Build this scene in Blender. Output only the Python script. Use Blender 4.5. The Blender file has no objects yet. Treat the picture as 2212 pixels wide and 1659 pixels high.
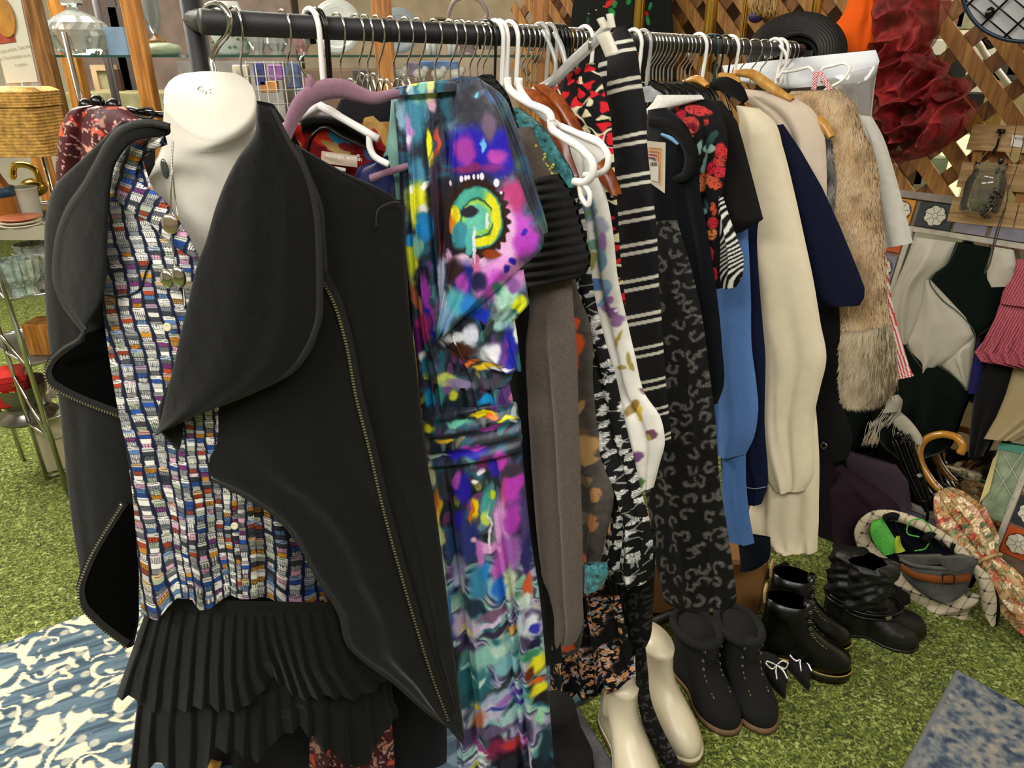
import bpy, math, random
import numpy as np
from mathutils import Vector, Matrix
random.seed(7); RNG=np.random.default_rng(7)
COL=bpy.context.scene.collection
# ---------------------------------------------------------------- camera
W_,H_,F_=2212.,1659.,1530.
PITCH=math.radians(24.8)
CAM=np.array([0,0,1.55])
fw=np.array([0,math.cos(PITCH),-math.sin(PITCH)]); rt=np.array([1.,0,0]); up=np.cross(rt,fw)
def ray(x,y):
    x=np.asarray(x,float); y=np.asarray(y,float)
    return fw+rt*((x-W_/2)/F_)[...,None]-up*((y-H_/2)/F_)[...,None]
def atd(x,y,d):
    """point seen at pixel x,y, d metres along the viewing axis"""
    return CAM+ray(x,y)*np.asarray(d,float)[...,None]
def atY(x,y,Y):
    r=ray(x,y); return CAM+r*(np.asarray(Y,float)/r[...,1])[...,None]
def atZ(x,y,z=0.):
    r=ray(x,y); return CAM+r*((z-CAM[2])/r[...,2])[...,None]
class Pl:
    """a vertical-ish plane through P0 with normal n (turned to face the camera)"""
    def __init__(s,P0,n):
        s.P0=np.array(P0,float); n=np.array(n,float); n/=np.linalg.norm(n)
        if (CAM-s.P0)@n<0: n=-n
        s.n=n
    def __call__(s,x,y):
        r=ray(x,y); k=((s.P0-CAM)@s.n)/(r@s.n); return CAM+r*k[...,None]
class Cv:
    """gently curved surface facing the viewer; f(px,py) gives its distance"""
    def __init__(s,f): s.f=f; s.n=np.array([0,-1.,0])
    def __call__(s,x,y): x=np.asarray(x,float);y=np.asarray(y,float); return atY(x,y,s.f(x,y))
def Off(p,d):
    if isinstance(p,Pl): q=Pl(p.P0+p.n*d,p.n); return q
    return Cv(lambda x,y,f=p.f: f(x,y)-d)
cam=bpy.data.cameras.new('camera'); cam.sensor_width=36; cam.lens=F_*36/W_; cam.clip_start=.02; cam.clip_end=60
camo=bpy.data.objects.new('camera',cam); COL.objects.link(camo)
camo.matrix_world=Matrix(((rt[0],up[0],-fw[0],CAM[0]),(rt[1],up[1],-fw[1],CAM[1]),(rt[2],up[2],-fw[2],CAM[2]),(0,0,0,1)))
bpy.context.scene.camera=camo
# rack line
RA=np.array([-.4086,1.0995,1.593]); RB=np.array([.7777,2.1304,1.566])
RU=RB-RA; RL=np.linalg.norm(RU); RU=RU/RL
UH=np.array([RU[0],RU[1],0]); UH/=np.linalg.norm(UH); SW=np.array([UH[1],-UH[0],0])   # SW: out of the rack, toward the viewer
def rod(px):
    lo,hi=-.6,1.4
    for _ in range(40):
        m=(lo+hi)/2; p=RA+(RB-RA)*m; d=p-CAM
        if W_/2+F_*(d@rt)/(d@fw)<px: lo=m
        else: hi=m
    return RA+(RB-RA)*lo
def hang(px,off=0.,ang=0.):
    """plane of a garment whose hook sits at pixel px on the rod; ang turns it (deg) about the vertical"""
    a=math.radians(ang); n=np.array([UH[0]*math.cos(a)-UH[1]*math.sin(a),UH[0]*math.sin(a)+UH[1]*math.cos(a),0])
    return Pl(rod(px)+UH*off,n)
# ---------------------------------------------------------------- objects
ORG={}
def tag(o,label=None,cat=None,group=None,kind=None):
    if label: o['label']=label
    if cat: o['category']=cat
    if group: o['group']=group
    if kind: o['kind']=kind
    return o
def thing(name,label,cat,loc=(0,0,0),group=None):
    o=bpy.data.objects.new(name,None); COL.objects.link(o); o.location=[float(c) for c in loc]; o.empty_display_size=.05
    ORG[o.name]=np.array(loc,float); return tag(o,label,cat,group)
def mk(name,V,Fc,mat,parent=None,smooth=True,col=None,uv=None,label=None,cat=None,group=None,kind=None,mats=None,mi=None):
    V=np.asarray(V,float).reshape(-1,3)
    if parent is not None: org=ORG[parent.name]
    else: org=np.array([V[:,0].mean(),V[:,1].mean(),V[:,2].min()])
    me=bpy.data.meshes.new(name)
    Fc=[f for f in Fc] if not isinstance(Fc,np.ndarray) else Fc
    if isinstance(Fc,np.ndarray):
        nf,k=Fc.shape
        me.vertices.add(len(V)); me.vertices.foreach_set('co',(V-org).astype(np.float32).ravel())
        me.loops.add(nf*k); me.loops.foreach_set('vertex_index',Fc.astype(np.int32).ravel())
        me.polygons.add(nf); me.polygons.foreach_set('loop_start',np.arange(0,nf*k,k,dtype=np.int32))
        me.polygons.foreach_set('loop_total',np.full(nf,k,dtype=np.int32)); me.update(calc_edges=True)
    else:
        me.from_pydata((V-org).tolist(),[],[tuple(int(i) for i in f) for f in Fc])
    me.validate()
    if smooth: me.polygons.foreach_set('use_smooth',[True]*len(me.polygons))
    if col is not None:
        c=np.ones((len(V),4),np.float32); c[:,:3]=np.clip(col,0,1)**2.2
        a=me.color_attributes.new('Col','FLOAT_COLOR','POINT'); a.data.foreach_set('color',c.ravel())
    if uv is not None:
        u=me.attributes.new('uvp','FLOAT_VECTOR','POINT'); w=np.zeros((len(V),3),np.float32); w[:,:2]=uv; u.data.foreach_set('vector',w.ravel())
    for m in (mats or [mat]): me.materials.append(m)
    if mi is not None: me.polygons.foreach_set('material_index',np.asarray(mi,np.int32))
    o=bpy.data.objects.new(name,me); COL.objects.link(o)
    ORG[o.name]=org
    if parent is not None: o.parent=parent
    else: o.location=org.tolist()
    if label or cat or group or kind: tag(o,label,cat,group,kind)
    return o
class MB:
    """collects shapes of one part"""
    def __init__(s): s.v=[];s.f=[];s.n=0;s.m=[];s.cur=0
    def add(s,V,Fc):
        V=np.asarray(V,float).reshape(-1,3); s.v.append(V); s.f+= [tuple(int(i)+s.n for i in f) for f in Fc]; s.m+=[s.cur]*len(Fc); s.n+=len(V); return s
    def box(s,c,sz,R=None,bev=0.):
        c=np.array(c,float); h=np.array(sz,float)/2
        if bev>0:
            b=min(bev,h.min()*.9); V=[];
            for sx in(-1,1):
                for sy in(-1,1):
                    for sz_ in(-1,1):
                        q=np.array([sx,sy,sz_])
                        for k in range(3):
                            p=q*h-q*b; p[k]=q[k]*h[k]; V.append(p)
            V=np.array(V); id=lambda x,y,z,k:((x*2+y)*2+z)*3+k
            Fc=[]
            Fc+=[(id(0,0,0,0),id(0,0,1,0),id(0,1,1,0),id(0,1,0,0)),(id(1,0,0,0),id(1,1,0,0),id(1,1,1,0),id(1,0,1,0)),
                 (id(0,0,0,1),id(1,0,0,1),id(1,0,1,1),id(0,0,1,1)),(id(0,1,0,1),id(0,1,1,1),id(1,1,1,1),id(1,1,0,1)),
                 (id(0,0,0,2),id(0,1,0,2),id(1,1,0,2),id(1,0,0,2)),(id(0,0,1,2),id(1,0,1,2),id(1,1,1,2),id(0,1,1,2))]
            for a in(0,1):
                for b2 in(0,1):
                    Fc.append((id(a,b2,0,0),id(a,b2,1,0),id(a,b2,1,1),id(a,b2,0,1)))
                    Fc.append((id(a,0,b2,0),id(a,1,b2,0),id(a,1,b2,2),id(a,0,b2,2)))
                    Fc.append((id(0,a,b2,1),id(1,a,b2,1),id(1,a,b2,2),id(0,a,b2,2)))
                    for c2 in(0,1): Fc.append((id(a,b2,c2,0),id(a,b2,c2,1),id(a,b2,c2,2)))
        else:
            V=np.array([[x,y,z] for x in(-1,1) for y in(-1,1) for z in(-1,1)])*h
            Fc=[(0,1,3,2),(4,6,7,5),(0,4,5,1),(2,3,7,6),(0,2,6,4),(1,5,7,3)]
        if R is not None: V=V@np.array(R).T
        return s.add(V+c,Fc)
    def tube(s,P,r,k=8,cap=True,closed=False):
        P=np.asarray(P,float); n=len(P); r=np.full(n,r,float) if np.isscalar(r) else np.asarray(r,float)
        T=np.gradient(P,axis=0) if not closed else np.roll(P,-1,0)-np.roll(P,1,0)
        T/=np.linalg.norm(T,axis=1)[:,None]+1e-12
        a=np.array([0,0,1.]) if abs(T[0][2])<.9 else np.array([1.,0,0])
        N=np.cross(T[0],a); N/=np.linalg.norm(N); V=[]
        th=np.linspace(0,2*np.pi,k,endpoint=False)
        for i in range(n):
            N=N-T[i]*(N@T[i]); N/=np.linalg.norm(N)+1e-12; B=np.cross(T[i],N)
            V.append(P[i]+r[i]*(np.cos(th)[:,None]*N+np.sin(th)[:,None]*B))
        Fc=[]; m=n if closed else n-1
        for i in range(m):
            i2=(i+1)%n
            for j in range(k): j2=(j+1)%k; Fc.append((i*k+j,i*k+j2,i2*k+j2,i2*k+j))
        if cap and not closed: Fc.append(tuple(range(k))[::-1]); Fc.append(tuple((n-1)*k+j for j in range(k)))
        return s.add(np.concatenate(V),Fc)
    def loft(s,rings,cap=True):
        """rings: list of (k,3) arrays"""
        k=len(rings[0]); Fc=[]
        for i in range(len(rings)-1):
            for j in range(k): j2=(j+1)%k; Fc.append((i*k+j,i*k+j2,(i+1)*k+j2,(i+1)*k+j))
        if cap: Fc.append(tuple(range(k))[::-1]); Fc.append(tuple((len(rings)-1)*k+j for j in range(k)))
        return s.add(np.concatenate(rings),Fc)
    def lathe(s,c,prof,k=24,ax=None,cap=True):
        """prof: (r,h) pairs; axis vector ax"""
        ax=np.array([0,0,1.]) if ax is None else np.array(ax,float)/np.linalg.norm(ax)
        a=np.array([1.,0,0]) if abs(ax[0])<.9 else np.array([0,1.,0]); e1=np.cross(ax,a); e1/=np.linalg.norm(e1); e2=np.cross(ax,e1)
        th=np.linspace(0,2*np.pi,k,endpoint=False); ring=np.cos(th)[:,None]*e1+np.sin(th)[:,None]*e2
        return s.loft([np.array(c)+ring*max(r,1e-4)+ax*h for r,h in prof],cap)
    def ell(s,c,r,R=None,k=16,m=10):
        u=np.linspace(0,np.pi,m); v=np.linspace(0,2*np.pi,k,endpoint=False)
        V=np.array([[math.sin(a)*math.cos(b),math.sin(a)*math.sin(b),math.cos(a)] for a in u for b in v])*np.array(r)
        if R is not None: V=V@np.array(R).T
        Fc=[(i*k+j,i*k+(j+1)%k,(i+1)*k+(j+1)%k,(i+1)*k+j) for i in range(m-1) for j in range(k)]
        return s.add(V+np.array(c),Fc)
    def prism(s,poly,dvec):
        """poly (n,3) extruded by dvec"""
        poly=np.asarray(poly,float); n=len(poly)
        Fc=[tuple(range(n)),tuple(range(2*n-1,n-1,-1))]+[(i,i+n,(i+1)%n+n,(i+1)%n) for i in range(n)]
        return s.add(np.concatenate([poly,poly+np.array(dvec,float)]),Fc)
    def done(s,name,mat,parent=None,smooth=True,**k):
        if isinstance(mat,(list,tuple)): return mk(name,np.concatenate(s.v),s.f,None,parent,smooth,mats=list(mat),mi=s.m,**k)
        return mk(name,np.concatenate(s.v),s.f,mat,parent,smooth,**k)
def smoothline(P,n=40,closed=False):
    """Catmull-Rom through points, n samples in all"""
    P=np.asarray(P,float)
    if closed: P=np.vstack([P,P[:1]])
    d=np.r_[0,np.cumsum(np.linalg.norm(np.diff(P,axis=0),axis=1)+1e-9)]
    T=np.gradient(P,d,axis=0) if len(P)>2 else np.tile((P[1]-P[0])/d[1],(2,1))
    t=np.linspace(0,d[-1],n); i=np.clip(np.searchsorted(d,t,side='right')-1,0,len(P)-2)
    h=(d[i+1]-d[i]); s=((t-d[i])/h); S=s[:,None]; Hh=h[:,None]
    return (2*S**3-3*S**2+1)*P[i]+(S**3-2*S**2+S)*Hh*T[i]+(-2*S**3+3*S**2)*P[i+1]+(S**3-S**2)*Hh*T[i+1]
def sm(e0,e1,x): t=np.clip((x-e0)/(e1-e0),0,1); return t*t*(3-2*t)
# ---------------------------------------------------------------- noise for prints (numpy)
def h2(i,j,s=0):
    x=np.sin(i*127.1+j*311.7+s*74.7)*43758.5453; return x-np.floor(x)
def vn(x,y,s=0):
    xi=np.floor(x);yi=np.floor(y);fx=x-xi;fy=y-yi;fx=fx*fx*(3-2*fx);fy=fy*fy*(3-2*fy)
    return (h2(xi,yi,s)*(1-fx)+h2(xi+1,yi,s)*fx)*(1-fy)+(h2(xi,yi+1,s)*(1-fx)+h2(xi+1,yi+1,s)*fx)*fy
def fbm(x,y,o=3,s=0):
    r=0;a=.5;t=0
    for k in range(o): r=r+a*vn(x,y,s+k*13);t+=a;a*=.5;x=x*2.03;y=y*2.03
    return r/t
def mix(a,b,t): t=np.asarray(t)[...,None]; return a*(1-t)+np.asarray(b)*t
def rgb(h): h=h.lstrip('#'); return np.array([int(h[i:i+2],16)/255 for i in(0,2,4)])
def palette(v,cols):
    """v in 0..1 -> smooth ramp"""
    C=np.array([rgb(c) for c in cols]); x=np.clip(v,0,.9999)*(len(C)-1); i=x.astype(int); f=(x-i)[...,None]; f=f*f*(3-2*f)
    return C[i]*(1-f)+C[i+1]*f
def cells(x,y,size,s=0,jit=.35,near=1):
    """nearest jittered cell: returns id hash, local dx,dy (in size units)"""
    X=x/size;Y=y/size;xi=np.floor(X);yi=np.floor(Y);best=np.full(X.shape,9.);dx=np.zeros_like(X);dy=np.zeros_like(X);hid=np.zeros_like(X)
    for a in(-1,0,1):
        for b in(-1,0,1):
            ci=xi+a;cj=yi+b;cx=ci+.5+(h2(ci,cj,s)-.5)*2*jit;cy=cj+.5+(h2(ci,cj,s+5)-.5)*2*jit
            d=(X-cx)**2+(Y-cy)**2;m=d<best;best=np.where(m,d,best);dx=np.where(m,X-cx,dx);dy=np.where(m,Y-cy,dy);hid=np.where(m,h2(ci,cj,s+9),hid)
    return hid,dx,dy
# ---------------------------------------------------------------- cloth sheet
def lerprows(rows,n,smooth=True):
    R=np.array(rows,float)
    if smooth: return smoothline(R,n)
    d=np.r_[0,np.cumsum(np.linalg.norm(np.diff(R,axis=0),axis=1)+1e-9)]; t=np.linspace(0,d[-1],n)
    return np.stack([np.interp(t,d,R[:,k]) for k in range(R.shape[1])],1)
def grid_faces(nv,nu,base=0,flip=False):
    i,j=np.meshgrid(np.arange(nv-1),np.arange(nu-1),indexing='ij'); a=base+i*nu+j
    q=np.stack([a,a+1,a+nu+1,a+nu],-1).reshape(-1,4)
    return q[:,::-1] if flip else q
def folds(n,amp,seed,w=(.02,.06),wander=.06):
    r=random.Random(seed); return [(r.uniform(0,1),r.uniform(-wander,wander),r.uniform(*w),amp*r.uniform(.4,1)*(1 if r.random()<.6 else -1),r.uniform(0,.3)) for _ in range(n)]
def sheet(name,rows,pl,mat,parent=None,step=6.,thick=.02,fl=(),paint=None,back=.8,disp=None,edge=.0,smooth=True,pw=.5,top=.25,wav=.0,wavn=5,**kw):
    """a hanging piece of cloth: pixel outline rows (xl,yl,xr,yr) laid on plane pl, bulged and folded along its normal, closed behind"""
    Rr=np.array(rows,float)
    hgt=np.max([np.linalg.norm(np.diff(Rr[:,0:2],axis=0),axis=1).sum(),np.linalg.norm(np.diff(Rr[:,2:4],axis=0),axis=1).sum()])
    wid=np.linalg.norm(Rr[:,0:2]-Rr[:,2:4],axis=1).max()
    nv=max(4,int(hgt/step)+1); nu=max(4,int(wid/step)+1)
    def surf(nv,nu,sign,full):
        L=lerprows(rows,nv,smooth); u=np.linspace(0,1,nu); v=np.linspace(0,1,nv)
        U,V=np.meshgrid(u,v)
        X=L[:,0:1]*(1-U)+L[:,2:3]*U; Y=L[:,1:2]*(1-U)+L[:,3:4]*U
        P=pl(X,Y)
        prof=np.clip(1-(2*U-1)**2,0,1)**pw*np.clip(V/max(top,1e-3)+.25,0,1)**.5
        D=thick*prof*sign
        if full:
            for (u0,du,w,a,v0) in fl:
                c=u0+du*V; D=D+a*np.exp(-((U-c)/w)**2)*sm(v0-.1,v0+.5,V)*np.clip(prof*2,0,1)
            if wav: D=D+wav*np.sin(U*wavn*6.283+fbm(V*3+U,V*2,2,3)*5)*V**.7
            D=D+.002*(fbm(X/26,Y/40,3,11)-.5)*np.clip(prof*2,0,1)
            if disp is not None: D=D+disp(U,V,X,Y)
        n=pl.n if hasattr(pl,'n') else np.array([0,-1.,0])
        return P+D[...,None]*n,X,Y,U,V
    P,X,Y,U,V=surf(nv,nu,1,True); Fc=[grid_faces(nv,nu)]; VV=[P.reshape(-1,3)]; base=nv*nu
    C=[paint(X,Y,U,V).reshape(-1,3)] if paint is not None else None; uvs=[np.stack([X,Y],-1).reshape(-1,2)]
    if back:
        nv2=max(4,min(nv,int(hgt/14)+2)); nu2=max(3,int(wid/22)+2)
        if back=='full': nv2,nu2=nv,nu
        P2,X2,Y2,U2,V2=surf(nv2,nu2,-(back if back!='full' else 1),back=='full' and False)
        VV.append(P2.reshape(-1,3)-0); Fc.append(grid_faces(nv2,nu2,base,True)); uvs.append(np.stack([X2,Y2],-1).reshape(-1,2))
        if paint is not None: C.append(paint(X2,Y2,U2,V2).reshape(-1,3))
    return mk(name,np.concatenate(VV),np.concatenate(Fc),mat,parent,True,col=None if C is None else np.concatenate(C),uv=np.concatenate(uvs),**kw)
def tubepath(pts,pl,n=30,off=0.):
    """pixel polyline on a plane -> smooth world points"""
    S=smoothline(np.array(pts,float)[:,:2],n); return Off(pl,off)(S[:,0],S[:,1])
def ribbon(name,pts,w,pl,mat,parent,off=.004,n=60,th=.003,cw=5,paint=None,**kw):
    """raised band following a pixel polyline, width w px (scalar or per point)"""
    pl=Off(pl,off); off=0.; P=np.array(pts,float); S=smoothline(P,n); T=np.gradient(S,axis=0); T/=np.linalg.norm(T,axis=1)[:,None]; N=np.stack([-T[:,1],T[:,0]],1)
    w=np.full(len(pts),w,float) if np.isscalar(w) else np.array(w,float)
    wi=np.interp(np.linspace(0,1,n),np.linspace(0,1,len(pts)),w)
    u=np.linspace(-1,1,cw); X=S[:,0:1]+N[:,0:1]*wi[:,None]*u/2; Y=S[:,1:2]+N[:,1:2]*wi[:,None]*u/2
    n_=pl.n; D=off+th*np.sqrt(np.clip(1-u**2,0,1))[None,:]+0*X
    A=(pl(X,Y)+n_*D[...,None]).reshape(-1,3); B=(pl(X,Y)+n_*(off-.002)).reshape(-1,3)
    c=None
    if paint is not None: c=np.concatenate([paint(X,Y).reshape(-1,3)]*2)
    return mk(name,np.concatenate([A,B]),np.concatenate([grid_faces(n,cw),grid_faces(n,cw,n*cw,True)]),mat,parent,True,col=c,**kw)
# ---------------------------------------------------------------- materials
def nt(m): m.use_nodes=True; return m.node_tree.nodes,m.node_tree.links
def M(name,c=(.8,.8,.8),rough=.6,metal=0.,noise=None,bump=None,attr=False,sheen=0.,spec=.5,alpha=1.,trans=0.,emit=0.,ior=1.45,coat=0.,sub=0.,translu=0.):
    """c: '#hex' or rgb(srgb). noise=(scale,dark,[stretch]) mottles; bump=(scale,strength)"""
    m=bpy.data.materials.new(name); N,L=nt(m); b=N['Principled BSDF']
    cc=rgb(c) if isinstance(c,str) else np.array(c); lin=[float(x)**2.2 for x in cc]+[1]
    b.inputs['Roughness'].default_value=rough; b.inputs['Metallic'].default_value=metal
    b.inputs['Specular IOR Level'].default_value=spec; b.inputs['IOR'].default_value=ior
    b.inputs['Base Color'].default_value=lin; b.inputs['Alpha'].default_value=alpha
    b.inputs['Transmission Weight'].default_value=trans; b.inputs['Coat Weight'].default_value=coat
    if sheen: b.inputs['Sheen Weight'].default_value=sheen; b.inputs['Sheen Roughness'].default_value=.4
    if emit: b.inputs['Emission Color'].default_value=lin; b.inputs['Emission Strength'].default_value=emit
    src=None
    if attr:
        a=N.new('ShaderNodeAttribute'); a.attribute_name='Col'; src=a.outputs['Color']; L.new(src,b.inputs['Base Color'])
    tc=N.new('ShaderNodeTexCoord')
    if noise:
        mp=N.new('ShaderNodeMapping'); L.new(tc.outputs['Object'],mp.inputs[0])
        if len(noise)>2: mp.inputs['Scale'].default_value=noise[2]
        n=N.new('ShaderNodeTexNoise'); n.inputs['Scale'].default_value=noise[0]; n.inputs['Detail'].default_value=6; L.new(mp.outputs[0],n.inputs[0])
        r=N.new('ShaderNodeMapRange'); r.inputs[1].default_value=.3; r.inputs[2].default_value=.7; r.inputs[3].default_value=1-noise[1]; r.inputs[4].default_value=1+noise[1]*.6
        L.new(n.outputs[0],r.inputs[0])
        x=N.new('ShaderNodeMix'); x.data_type='RGBA'; x.blend_type='MULTIPLY'; x.inputs[0].default_value=1
        if src: L.new(src,x.inputs[6])
        else: x.inputs[6].default_value=lin
        L.new(r.outputs[0],x.inputs[7]); L.new(x.outputs[2],b.inputs['Base Color'])
    if bump:
        n2=N.new('ShaderNodeTexNoise'); n2.inputs['Scale'].default_value=bump[0]; n2.inputs['Detail'].default_value=4; L.new(tc.outputs['Object'],n2.inputs[0])
        bp=N.new('ShaderNodeBump'); bp.inputs['Strength'].default_value=bump[1]; bp.inputs['Distance'].default_value=.004
        L.new(n2.outputs[0],bp.inputs['Height']); L.new(bp.outputs[0],b.inputs['Normal'])
    return m
def ramp(N,stops,interp='LINEAR'):
    r=N.new('ShaderNodeValToRGB'); r.color_ramp.interpolation=interp; e=r.color_ramp.elements
    while len(e)<len(stops): e.new(.5)
    for k,(p,c) in enumerate(stops):
        e[k].position=p; cc=rgb(c) if isinstance(c,str) else c; e[k].color=[float(x)**2.2 for x in cc]+[1]
    return r
def wood(name,stops,scale=6,stretch=(1,1,12),rough=.45):
    m=bpy.data.materials.new(name);N,L=nt(m);b=N['Principled BSDF'];tc=N.new('ShaderNodeTexCoord');mp=N.new('ShaderNodeMapping')
    mp.inputs['Scale'].default_value=[1./s*12 if s>1 else 12 for s in stretch]; L.new(tc.outputs['Object'],mp.inputs[0])
    n=N.new('ShaderNodeTexNoise'); n.inputs['Scale'].default_value=scale; n.inputs['Detail'].default_value=8; n.inputs['Distortion'].default_value=.6; L.new(mp.outputs[0],n.inputs[0])
    r=ramp(N,stops); L.new(n.outputs[0],r.inputs[0]); L.new(r.outputs[0],b.inputs['Base Color']); b.inputs['Roughness'].default_value=rough
    bp=N.new('ShaderNodeBump'); bp.inputs['Strength'].default_value=.15; bp.inputs['Distance'].default_value=.003; L.new(n.outputs[0],bp.inputs['Height']); L.new(bp.outputs[0],b.inputs['Normal'])
    return m
def glass(name,c='#e8f0ee',rough=.05,alpha=.25,spec=.8):
    """thin display glass: mostly clear with reflections"""
    m=bpy.data.materials.new(name);N,L=nt(m);out=N['Material Output'];N.remove(N['Principled BSDF'])
    g=N.new('ShaderNodeBsdfGlossy');g.inputs['Roughness'].default_value=rough;t=N.new('ShaderNodeBsdfTransparent');d=N.new('ShaderNodeBsdfDiffuse')
    lin=[float(x)**2.2 for x in rgb(c)]+[1]; t.inputs[0].default_value=[min(1,x*1.05) for x in lin[:3]]+[1]; d.inputs[0].default_value=lin
    lw=N.new('ShaderNodeLayerWeight');lw.inputs[0].default_value=.35
    a=N.new('ShaderNodeMixShader');a.inputs[0].default_value=alpha;L.new(t.outputs[0],a.inputs[1]);L.new(d.outputs[0],a.inputs[2])
    x=N.new('ShaderNodeMixShader');L.new(lw.outputs['Fresnel'],x.inputs[0]);L.new(a.outputs[0],x.inputs[1]);L.new(g.outputs[0],x.inputs[2]);L.new(x.outputs[0],out.inputs[0])
    return m
CHROME=M('chrome','#c9c9c9',.12,1.); DCHROME=M('dull_metal','#9a9a98',.3,1.); BRASS=M('brass','#c9a24a',.2,1.)
WHITEP=M('white_plastic','#e9e6e2',.35); BLACKP=M('black_plastic','#0d0d0e',.22); CLEARP=glass('clear_plastic','#e6e6e4',.15,.35)
PAINTED=M('printed_cloth',(.5,.5,.5),.75,attr=True,bump=(500,.15),spec=.25)
SATIN=M('printed_satin',(.5,.5,.5),.42,attr=True,spec=.4)
PBLK=M('black_powder_coat','#1b1b1d',.55,noise=(40,.15))
# ================================================================ setting
def struct(o): return tag(o,kind='structure')
def turf():
    m=bpy.data.materials.new('turf');N,L=nt(m);b=N['Principled BSDF'];tc=N.new('ShaderNodeTexCoord')
    n=N.new('ShaderNodeTexNoise');n.inputs['Scale'].default_value=75;n.inputs['Detail'].default_value=3;n.inputs['Distortion'].default_value=1.6;L.new(tc.outputs['Object'],n.inputs[0])
    r=ramp(N,[(.28,'#1f280a'),(.40,'#414f19'),(.51,'#647026'),(.60,'#8e9848'),(.70,'#bfc489')]);L.new(n.outputs[0],r.inputs[0])
    n2=N.new('ShaderNodeTexNoise');n2.inputs['Scale'].default_value=2.2;L.new(tc.outputs['Object'],n2.inputs[0])
    x=N.new('ShaderNodeMix');x.data_type='RGBA';x.blend_type='MULTIPLY';x.inputs[0].default_value=.35;L.new(r.outputs[0],x.inputs[6]);L.new(n2.outputs[0],x.inputs[7]);L.new(x.outputs[2],b.inputs['Base Color'])
    b.inputs['Roughness'].default_value=.9;bp=N.new('ShaderNodeBump');bp.inputs['Strength'].default_value=.8;bp.inputs['Distance'].default_value=.012;L.new(n.outputs[0],bp.inputs['Height']);L.new(bp.outputs[0],b.inputs['Normal'])
    return m
struct(MB().box((0,1.5,-.05),(10,11,.1)).done('floor',turf(),smooth=False))
WALL=M('wall_paint','#cdc6b4',.85,noise=(3,.12)); DWALL=M('dark_wall','#6f5a40',.85,noise=(2,.4))
struct(MB().box((0,6.6,1.6),(10,.1,3.4)).done('wall_back',WALL,smooth=False))
struct(MB().box((-5.05,1.5,1.6),(.1,11,3.4)).done('wall_left',WALL,smooth=False))
struct(MB().box((5.05,1.5,1.6),(.1,11,3.4)).done('wall_right',M('right_wall','#e6dfc6',.85,noise=(3,.1)),smooth=False))
struct(MB().box((0,-4.05,1.6),(10,.1,3.4)).done('wall_front',WALL,smooth=False))
struct(MB().box((0,1.5,3.35),(10,11,.1)).done('ceiling',M('ceiling_tile','#e8e4da',.9,noise=(6,.08)),smooth=False))
def area(name,loc,tgt,sz,p,c=(1,.965,.92)):
    l=bpy.data.lights.new(name,'AREA');l.shape='RECTANGLE';l.size,l.size_y=sz;l.energy=p;l.color=c
    o=bpy.data.objects.new(name,l);COL.objects.link(o);o.location=loc;o.rotation_euler=(Vector(tgt)-Vector(loc)).to_track_quat('-Z','Y').to_euler()
area('ceiling_light',(-1.6,-.6,3.2),(-.9,1.2,.8),(2.2,1.0),128)
area('ceiling_light',(.9,-.9,3.2),(.7,1.4,.8),(2.0,.8),74)
area('ceiling_light',(-2.3,2.9,3.2),(-2.1,2.4,0),(2.4,1.6),290,(1,.95,.84))
area('ceiling_light',(1.2,4.4,3.2),(1.2,4.2,0),(2.4,1.2),85,(1,.92,.78))
area('ceiling_light',(3.2,2.6,3.2),(2.8,2.4,0),(1.6,1.6),75,(1,.95,.82))
w=bpy.data.worlds.new('world');bpy.context.scene.world=w;w.use_nodes=True;w.node_tree.nodes['Background'].inputs[0].default_value=(1,.95,.88,1);w.node_tree.nodes['Background'].inputs[1].default_value=.3
sc=bpy.context.scene; sc.view_settings.view_transform='Standard'; sc.view_settings.look='None'; sc.view_settings.exposure=0; sc.view_settings.gamma=1
def zat(P,py):
    """height at which the vertical through P crosses pixel row py"""
    lo,hi=-1.,4.
    for _ in range(40):
        m=(lo+hi)/2;d=np.array([P[0],P[1],m])-CAM
        if H_/2-F_*(d@up)/(d@fw)>py: lo=m
        else: hi=m
    return lo
def cz(P): return float((np.array(P)-CAM)@fw)
# ---- rugs
def rug(name,corners,paint,label,n=(160,160),th=.012,trim=None):
    c=np.array(corners,float);u=np.linspace(0,1,n[0]);v=np.linspace(0,1,n[1]);U,V=np.meshgrid(u,v)
    P=(c[0]*((1-U)*(1-V))[...,None]+c[1]*(U*(1-V))[...,None]+c[2]*(U*V)[...,None]+c[3]*((1-U)*V)[...,None]);P[...,2]=th
    e=np.minimum(np.minimum(U,1-U),np.minimum(V,1-V)); P[...,2]=np.where(e<=0,.0005,th)
    col=paint(P[...,0],P[...,1],U,V)
    return mk(name,P.reshape(-1,3),grid_faces(n[1],n[0]),M(name+'_pile',(.5,.5,.5),.95,attr=True,bump=(260,.5)),col=col.reshape(-1,3),label=label,cat='rug')
def p_blue(x,y,U,V):
    st=fbm(x*6+y*3,(y*1.0-x*.5)*90,3,3); base=palette(st,['#22333f','#3a4c5a','#566a78','#7f8d94'])
    q=fbm(x*9+fbm(x*13,y*13,2,5)*1.2,y*9+fbm(x*13,y*13,2,8)*1.2,3,21)
    patch=sm(.44,.5,fbm(x*1.9+.3,y*2.3,2,31)+.05*np.sin(y*9))
    r=np.abs(((q*4.6)%1)-.5); scroll=sm(.22,.17,r)*patch*sm(.36,.42,fbm(x*22,y*22,2,61)); dots=sm(.2,.14,np.hypot(*cells(x,y,.07,4)[1:]))*patch*.6
    return mix(base,rgb('#ddceae')*(.88+.24*fbm(x*90,y*90,2,4))[...,None],np.clip(scroll+dots,0,1))
a0=atZ(-250,1487);a1=atZ(250,1309);dv=(a1-a0);dv/=np.linalg.norm(dv);nv_=np.array([dv[1],-dv[0],0])
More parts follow.
